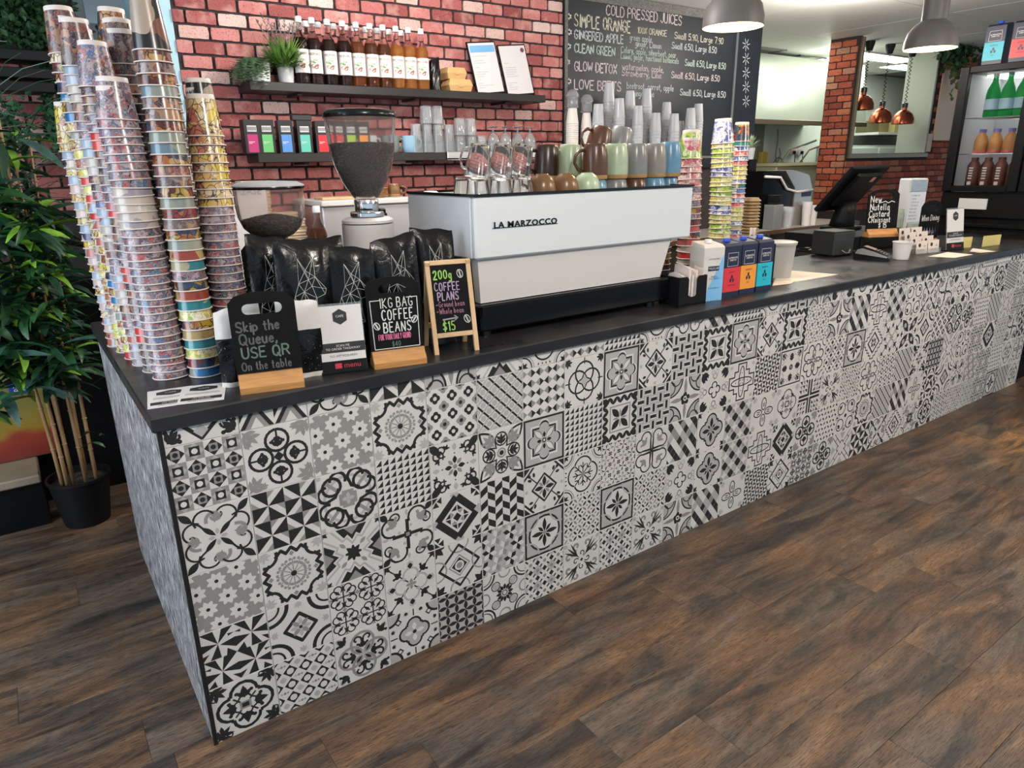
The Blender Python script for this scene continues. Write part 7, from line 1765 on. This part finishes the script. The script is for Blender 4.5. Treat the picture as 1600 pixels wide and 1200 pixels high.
ob = empty('wall_cable', (7.60,3.73,1.80), 0, 'coiled cable and strainer hanging on the white kitchen wall', 'cable'); MB().tube([(0,0,0),(.02,0,-.15),(0,0,-.3),(.05,0,-.42),(.10,0,-.30),(.06,0,-.22)],.006,6).build('cord', M_inkg, ob); MB().tube([(.06+.09*math.cos(t*.4),-.01,-.42+.09*math.sin(t*.4)) for t in range(17)],.008,6).build('ring', M_inkg, ob)
# kitchen wall shelf and cupboards seen through the servery
p0 = survey(1355,207,Y=3.45); p1 = survey(1430,202,Y=3.45)
ks = empty('kitchen_shelf', (p0.x,3.45,p0.z), 0, 'pale shelf with boxes inside the kitchen', 'shelf'); MB().box(0,p1.x-p0.x,-.15,.29,-.03,0).build('board', M_card, ks)
for i, (u, c_, nm) in enumerate(((.10,(.12,.10,.05),'brown'),(.32,(.20,.16,.06),'olive'),(.62,(.45,.38,.16),'tan'),(.90,(.60,.16,.22),'pink'))):
    o = MB().box(-.11,.11,-.08,.10,0,.11 if nm == 'pink' else .14, bev=.004).build('storage_box', mat('box_'+nm,c_,.6), loc=(p0.x+u*(p1.x-p0.x),3.52,p0.z+.0005)); tag(o, f'{nm} box on the kitchen shelf behind the heat lamps', 'box', 'boxes on the kitchen shelf')
cu_ = empty('kitchen_cupboard', (8.5,3.35,.0), 0, 'pale cupboards inside the kitchen behind the servery', 'cupboard'); MB().box(0,2.2,0,.39,.0,1.60).build('carcass', mat('cupboard_pale',(.56,.60,.55),.5), cu_)
for k in range(3): d = MB().box(.02+.73*k,.72+.73*k,-.02,0,.06,1.57, bev=.004).build('door', mat('cupboard_door',(.60,.64,.60),.45), cu_); MB().box(.64+.73*k,.66+.73*k,-.045,-.02,.9,1.1).build('handle', M_chrome, d)
kc = empty('carton_stack', (9.6,3.40,1.63), 0); bpy.data.objects.remove(kc)
# ceiling tube lights
for i, (px, py, L_, lb) in enumerate(((1290,99,.62,'lit ceiling panel nearest the kitchen doorway'),(1375,92,1.2,'long lit ceiling panel seen through the servery'),(1425,108,1.0,'lit ceiling panel at the far kitchen end'))):
    p = survey(px,py,Z=CEIL-.02); o = empty('ceiling_light', (p.x,p.y,CEIL), 0, lb, 'ceiling light', 'kitchen ceiling lights'); MB().box(-L_/2-.02,L_/2+.02,-.16,.16,-.012,-.0005).build('frame', M_card, o); MB().box(-L_/2,L_/2,-.14,.14,-.016,-.0125).build('diffuser', mat('tube_diffuser',(1,1,1),.5,emit=(.92,1.,.90),estr=6.), o)
for i, (px, py) in enumerate(((1205,75),(1270,88))):
    p = survey(px,py,Z=CEIL); o = empty('ceiling_vent', (p.x,p.y,CEIL), 0, f'ceiling vent grille {("left of","near")[i]} the brick pillar', 'ceiling vent', 'ceiling vents'); b = MB().box(-.25,.25,-.01,.01,-.008,-.0005).box(-.25,.25,.20,.22,-.008,-.0005).box(-.25,-.23,-.01,.22,-.008,-.0005).box(.23,.25,-.01,.22,-.008,-.0005); b.build('frame', M_inkg, o)
# ---- juice dispenser and cups on the back bench
p = survey(1187,346,Y=1.78); q = survey(1262,346,Y=1.78); W_ = q.x-p.x
jm = empty('bench_brewer', (p.x,1.78,BT), 0, 'silver and black brewing machine on the back bench', 'coffee brewer')
M_sil = mat('silver_casing',(.50,.48,.45),.28,metal=.8)
b = MB(); b.prism([(0,0),(W_*.62,0),(W_*.62,.29),(W_*.30,.42),(0,.44)],0,.24); b.build('black_side', M_gloss, jm)
b = MB(); b.prism([(W_*.63,0),(W_,0),(W_,.29),(W_*.90,.40),(W_*.60,.44),(W_*.40,.44),(W_*.63,.30)],-.01,.25); b.build('silver_front', M_sil, jm)
b = MB(); b.tube([(0,-.012,.40),(W_*.30,-.012,.39),(W_*.45,-.012,.30),(W_*.66,-.014,.27),(W_,-.014,.28)],.010,8); b.build('trim_line', M_card, jm, smooth='all'); MB().box(W_*.78,W_*.98,-.014,-.0105,.23,.27).build('badge', M_navy, jm)
for i, (dx, hh) in enumerate(((.80,.19),(.93,.16))):
    o = MB().lathe([(.030,0),(.031,.001),(.040,hh),(.0005,hh)],20).build('white_cup_stack', M_card, smooth=True, loc=(p.x+W_*dx,1.715,BT)); tag(o, f'{("taller","shorter")[i]} white cup tower before the silver brewer', 'cup', 'white cups by the brewer')
for k in range(6):
    o = MB().lathe([(.040,0),(.052,.088),(.054,.089),(.054,.092),(.050,.092),(.039,.003),(.0005,.003)],20).build('clear_tub', M_pet, smooth=True, loc=(p.x+W_*.40,1.72,BT+k*.014)); tag(o, f'clear plastic tub, {"topmost" if k == 5 else ordinal(6-k)+" from top"}, nested before the brewer', 'tub', 'clear tubs by the brewer')
for k in range(5):
    o = MB().lathe([(.030,0),(.034,.001),(.052,.012),(.054,.014),(.050,.014),(.0005,.006)],20).build('dark_saucer', mat('dark_saucer',(.05,.05,.055),.4), smooth=True, loc=(p.x+W_*.12,1.72,BT+.19+k*.014)); tag(o, f'dark saucer, {"topmost" if k == 4 else ordinal(5-k)+" from top"}, pile left of the brewer', 'saucer', 'dark saucers by the brewer')
tag(MB().box(-.055,.055,-.05,.05,0,.189, bev=.004).build('grey_canister', mat('canister_grey',(.20,.21,.22),.4), loc=(p.x+W_*.12,1.72,BT)), 'grey canister under the dark saucers', 'canister')
lm = empty('herb_pot', (survey(1174,230,Y=2.05).x-.02,2.05,BT), 0, 'dark pot of small herbs on a stand at the chalkboard end', 'potted plant'); MB().box(-.045,.045,-.045,.045,0,.53).build('stand', M_black, lm); MB().lathe([(.035,.53),(.045,.62),(.0005,.615)],18).build('pot', M_lid, lm, smooth=True)
b = MB(); r = random.Random(4)
for _ in range(120): a_ = r.uniform(0,6.3); e = r.uniform(.3,1.4); blade(b,(0,0,.61),(math.cos(a_)*math.cos(e),math.sin(a_)*math.cos(e),math.sin(e)),r.uniform(.05,.12),.006,.5)
b.build('foliage', M_sage, lm)['kind'] = 'stuff'
# ---- pendant lamps over the counter
M_pend = mat('grey_pendant',(.085,.08,.076),.5); M_pin = mat('pendant_inside',(.75,.62,.45),.5)
def pendant(loc, r_, label, power):
    o = empty('pendant_lamp', loc, 0, label, 'pendant lamp', 'grey pendant lamps over the counter'); s_ = r_/.115; H_ = (CEIL-loc[2])/s_; o.scale = (s_,s_,s_)
    MB().lathe([(.115,0),(.1165,.002),(.115,.035),(.104,.075),(.082,.105),(.058,.120),(.055,.123),(.055,.30),(.05,.305),(.0005,.305)],36).build('shade', M_pend, o, smooth=True); sh_o = [x_ for x_ in bpy.data.objects if x_.parent == o and x_.name.startswith("shade")][0]
    bm = bmesh.new(); me = sh_o.data; bm.from_mesh(me); bmesh.ops.delete(bm, geom=[f for f in bm.faces if len(f.verts) > 4 and f.calc_center_median().z < .01], context='FACES'); bm.to_mesh(me); bm.free()
    rf_o = MB().lathe([(.050,.115),(.080,.100),(.101,.072),(.112,.034),(.1135,.001)][::-1],36).build('inner_reflector', M_pin, o, smooth=True); me = rf_o.data; bm = bmesh.new(); bm.from_mesh(me); bmesh.ops.delete(bm, geom=[f for f in bm.faces if len(f.verts) > 4], context='FACES'); bm.to_mesh(me); bm.free()
    MB().sphere((0,0,.065),.032,16,10).build('bulb', mat('warm_bulb',(1,.9,.7),.5,emit=(1,.80,.52),estr=60.), o, smooth='all')
    MB().lathe([(.02,.095),(.02,.118),(.0005,.118)],16).build('bulb_socket', M_card, o)
    MB().tube([(0,0,.305),(0,0,H_-.02)],.004,8).build('cord', M_black, o); MB().lathe([(.05,H_-.03),(.052,H_-.001),(.0005,H_-.001)],20).build('ceiling_rose', M_pend, o, smooth=True)
    l = bpy.data.lights.new('pendant_glow','POINT'); l.energy = power; l.color = (1,.78,.50); l.shadow_soft_size = .03; lo = bpy.data.objects.new('pendant_glow', l); col.objects.link(lo); lo.location = (loc[0],loc[1],loc[2]+.022*s_)
p1_ = survey(1145,43,Y=.30); p2_ = survey(1453,77,Y=.30)
pendant((p1_.x,.30,p1_.z), .117, 'grey dome pendant lamp hanging before the chalkboard', 9); pendant((p2_.x,.30,p2_.z), .126, 'grey bell pendant lamp hanging nearer the fridge', 9)
# ================================================================== bamboo palm, alcove greenery and platform goods
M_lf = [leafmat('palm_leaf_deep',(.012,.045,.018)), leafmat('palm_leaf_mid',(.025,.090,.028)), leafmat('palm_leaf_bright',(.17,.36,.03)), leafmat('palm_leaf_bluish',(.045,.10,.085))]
for m_ in M_lf: m_.node_tree.nodes['Principled BSDF'].inputs['Roughness'].default_value = .38
def leaf_geom(L, w, fold, droop, n=5):
    vs = []; x, z, a = 0., 0., 0.
    for k in range(n+1):
        t = k/n; ww = w*math.sin(PI*min(1,(t*.94+.03)))**.8; vs += [(x,-ww,z+fold*ww),(x,0,z),(x,ww,z+fold*ww)]; x += L/n*math.cos(a); z += L/n*math.sin(a); a -= droop/n
    fs = []
    for k in range(n):
        q = 3*k; fs += [(q,q+3,q+4,q+1),(q+1,q+4,q+5,q+2)]
    return vs, fs
pot_c = (-.152,1.640)
bp = empty('bamboo_palm', (pot_c[0],pot_c[1],0), 0, 'tall bamboo palm in a black pot beside the counter', 'potted plant')
M_bpot = mat('black_plastic_pot',(.006,.006,.007),.45,spec=.25)
MB().lathe([(.085,0),(.088,.002),(.116,.200),(.122,.204),(.122,.216),(.113,.216),(.110,.185),(.0005,.180)],36).build('pot', M_bpot, bp, smooth=True)
MB().lathe([(.109,.180),(.108,.186),(.05,.190),(.0005,.188)],24).build('soil', mat('potting_soil',(.03,.022,.016),.9,noise=(60,.4),bump=1.), bp)
M_cane = mat('bamboo_cane',(.34,.20,.09),.45,noise=(9,.22,(1,1,.6)))
canes = [(-.062,-.045,1.62,-.10,.03),(-.045,-.060,1.35,-.02,-.02),(-.025,-.050,1.75,.03,-.06),(.022,-.035,1.50,.0,.0),(.062,-.020,1.30,.03,.02),(-.02,.03,1.85,-.06,.06),(.03,.05,1.6,.06,.08)]
leaves = []; r = random.Random(21)
def spray(p, n_, sp):
    for _ in range(n_):
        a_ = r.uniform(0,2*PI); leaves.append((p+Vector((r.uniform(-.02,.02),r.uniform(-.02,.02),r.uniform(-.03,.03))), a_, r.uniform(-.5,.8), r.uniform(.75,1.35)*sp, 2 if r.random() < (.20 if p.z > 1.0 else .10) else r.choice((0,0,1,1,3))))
for (x, y, H_, lx, ly) in canes:
    pts = [(x+lx*(k/8)**1.5, y+ly*(k/8)**1.5, .185+(H_-.185)*k/8) for k in range(9)]
    c_ = MB().tube(pts,[.0085-.0045*k/8 for k in range(9)],9).build('cane', M_cane, bp, smooth='all')
    nd_ = MB()
    for k in range(1,8): nd_.lathe([(.0085,-.003),(.0105,0),(.0085,.003)],9,c=pts[k])
    nd_.build('cane_joints', M_cane, c_)['kind'] = 'stuff'
    for k in range(3,9):
        for _ in range(4):
            a_ = r.uniform(0,2*PI); L_ = r.uniform(.10,.30); p0 = Vector(pts[k])+Vector((0,0,r.uniform(-.06,.06))); p1 = p0+Vector((math.cos(a_)*L_,math.sin(a_)*L_*.75,r.uniform(-.02,.14)))
            MB().tube([p0,p0.lerp(p1,.5)+Vector((0,0,.02)),p1],.0016,4,cap=False).build('twig', M_lf[0], bp)
            spray(p1, 7, 1.); spray(p0.lerp(p1,.6), 4, .9)
spray(Vector((-.28,-.12,.58)), 14, 1.1); spray(Vector((-.20,-.15,.78)), 14, 1.1); spray(Vector((.09,-.09,.40)), 4, .55); spray(Vector((-.33,-.05,.74)), 12, 1.1); spray(Vector((-.30,-.10,1.0)), 16, 1.1); spray(Vector((-.12,-.16,1.0)), 14, 1.); spray(Vector((-.22,-.12,1.25)), 18, 1.2)
leaves = [l for l in leaves if l[0].z < 1.60 and l[0].x < .13-.05*l[0].z]
lsrc = {}; rest = MB()
leaves.sort(key=lambda l: l[0].y)                       # nearest first
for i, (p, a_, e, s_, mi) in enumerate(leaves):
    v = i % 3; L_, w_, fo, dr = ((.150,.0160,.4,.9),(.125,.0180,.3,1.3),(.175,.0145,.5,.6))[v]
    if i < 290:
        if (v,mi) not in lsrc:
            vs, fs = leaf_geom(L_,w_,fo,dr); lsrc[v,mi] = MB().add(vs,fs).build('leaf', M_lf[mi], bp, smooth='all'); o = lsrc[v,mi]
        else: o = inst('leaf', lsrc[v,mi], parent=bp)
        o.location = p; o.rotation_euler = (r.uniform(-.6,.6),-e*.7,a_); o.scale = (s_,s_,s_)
    else:
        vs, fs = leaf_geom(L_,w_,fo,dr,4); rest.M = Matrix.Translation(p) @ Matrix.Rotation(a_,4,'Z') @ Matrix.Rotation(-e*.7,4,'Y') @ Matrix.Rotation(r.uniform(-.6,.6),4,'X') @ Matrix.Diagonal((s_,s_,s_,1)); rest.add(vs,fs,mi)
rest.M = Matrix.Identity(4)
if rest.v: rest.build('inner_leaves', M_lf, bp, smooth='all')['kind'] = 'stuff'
# ---- ivy hanging in the alcove
def ivy(name, blobs, n_, m_, label, seed, size=.022):
    rr_ = random.Random(seed); b = MB()
    for _ in range(n_):
        c_, R_ = blobs[rr_.randrange(len(blobs))]; p = Vector(c_)+Vector((rr_.gauss(0,.5)*R_[0],rr_.gauss(0,.5)*R_[1],rr_.gauss(0,.5)*R_[2])); a_ = rr_.uniform(0,6.3); s_ = rr_.uniform(.6,1.4)*size
        b.M = Matrix.Translation(p) @ Matrix.Rotation(a_,4,'Z') @ Matrix.Rotation(rr_.uniform(-1.2,1.2),4,'Y') @ Matrix.Rotation(rr_.uniform(-1,1),4,'X') @ Matrix.Diagonal((s_,s_,s_,1)); b.add([(0,0,0),(.6,-.55,.12),(1.2,-.3,.05),(1.5,0,0),(1.2,.3,.05),(.6,.55,.12)],[(0,1,2,3),(0,3,4,5)])
    b.M = Matrix.Identity(4); o = b.build(name, m_); return tag(o, label, 'foliage', kind='stuff')
pA = survey(60,40,Y=2.62); pB = survey(95,100,Y=2.62); pC = survey(15,200,Y=2.55); pD = survey(80,180,Y=2.6); pE = survey(20,20,Y=2.62)
ivy('hanging_ivy', [(pA,(.16,.10,.16)),(pB,(.08,.08,.16)),(pE,(.16,.10,.14)),(pA,(.12,.08,.10))], 2600, M_dkleaf, 'dark artificial ivy hanging in the alcove by the window', 31)
ivy('hanging_ivy', [(pC,(.12,.08,.20)),(pC+Vector((-.1,0,-.2)),(.12,.08,.22)),(pD,(.03,.03,.18))], 1100, leafmat('ivy_green',(.030,.095,.045)), 'mid green artificial ivy trailing beside the alcove bricks', 32)
for i, (y0, y1) in enumerate(((72,92),(100,120),(128,142))):
    a = survey(5,y1,Y=2.5); c_ = survey(85,y0+4,Y=2.5); o = MB().box(0,c_.x-a.x+.25,0,.18,0,.045, bev=.003).build('alcove_shelf', M_black, loc=(a.x-.25,2.5,a.z)); tag(o, f'black alcove board behind the palm, {("top","middle","bottom")[i]} one', 'shelf', 'black alcove boards')
# ---- printed panel standing on the platform
g = NT('yellow_poster', rough=.35); tc = g.n('TexCoord'); sp_ = g.n('SeparateXYZ', {0: tc.outputs['Object']}); nz = g.n('TexNoise', {'Vector': tc.outputs['Object'], 'Scale': 5.}); 
zz = g.n('Math', {0: sp_.outputs[2], 1: g.n('Math', {0: nz.outputs['Fac'], 1: .16}, operation='MULTIPLY').outputs[0]}, operation='ADD')
g.out(g.ramp(zz.outputs[0], [(.0,(.05,.03,.02)),(.12,(.20,.025,.015)),(.18,(.26,.04,.02)),(.22,(.28,.17,.02)),(.33,(.22,.19,.04)),(.52,(.14,.16,.07)),(.75,(.17,.165,.10))]))
pp = empty('display_poster', (-1.1,1.92,.239), 0, 'yellow and red printed poster standing behind the palm', 'poster'); MB().box(0,.90,0,.02,0,.62, bev=.003).build('panel', MATS['yellow_poster'], pp)
bx = survey(33,606,Y=1.91); MB().box(bx.x+1.1-.045,bx.x+1.1+.045,-.004,-.0005,bx.z-.239-.03,bx.z-.239+.03, bev=.001).build('blue_badge', mat('badge_blue',(.02,.05,.30),.4), pp); print_text('caption','am',.05,M_card,pp,(bx.x+1.1,-.0045,bx.z-.239))

# ---- greenery above the far brick wall and a yellow box on the splashback
pF = survey(1492,62,Y=1.95); pG = survey(1500,118,Y=1.98)
ivy('hanging_ivy', [(pF,(.30,.10,.14)),(pF+Vector((.35,0,.0)),(.25,.10,.12)),(pF+Vector((.05,0,-.10)),(.22,.08,.12))], 900, M_dkleaf, 'dark greenery hanging under the ceiling left of the fridge', 33, .040)
ivy('hanging_ivy', [(pG,(.10,.03,.22)),(pG+Vector((-.10,0,.05)),(.08,.03,.12))], 70, leafmat('olive_leaf',(.10,.12,.05)), 'thin olive leaf sprigs trailing over the beige board', 34, .045)
pY = survey(1190,247,Y=3.72)
yb_ = empty('switch_box', (pY.x,3.733,pY.z), 0, 'yellow switch box with black plug on the splashback', 'switch box'); MB().box(-.055,.055,-.06,0,-.07,.07, bev=.008).build('case', mat('switch_yellow',(.60,.44,.08),.5), yb_); MB().box(-.02,.02,-.045,-.01,-.12,-.072, bev=.004).build('plug', M_black, yb_); MB().tube([(0,-.03,-.12),(.01,-.03,-.3)],.006,6).build('cord', M_black, yb_)
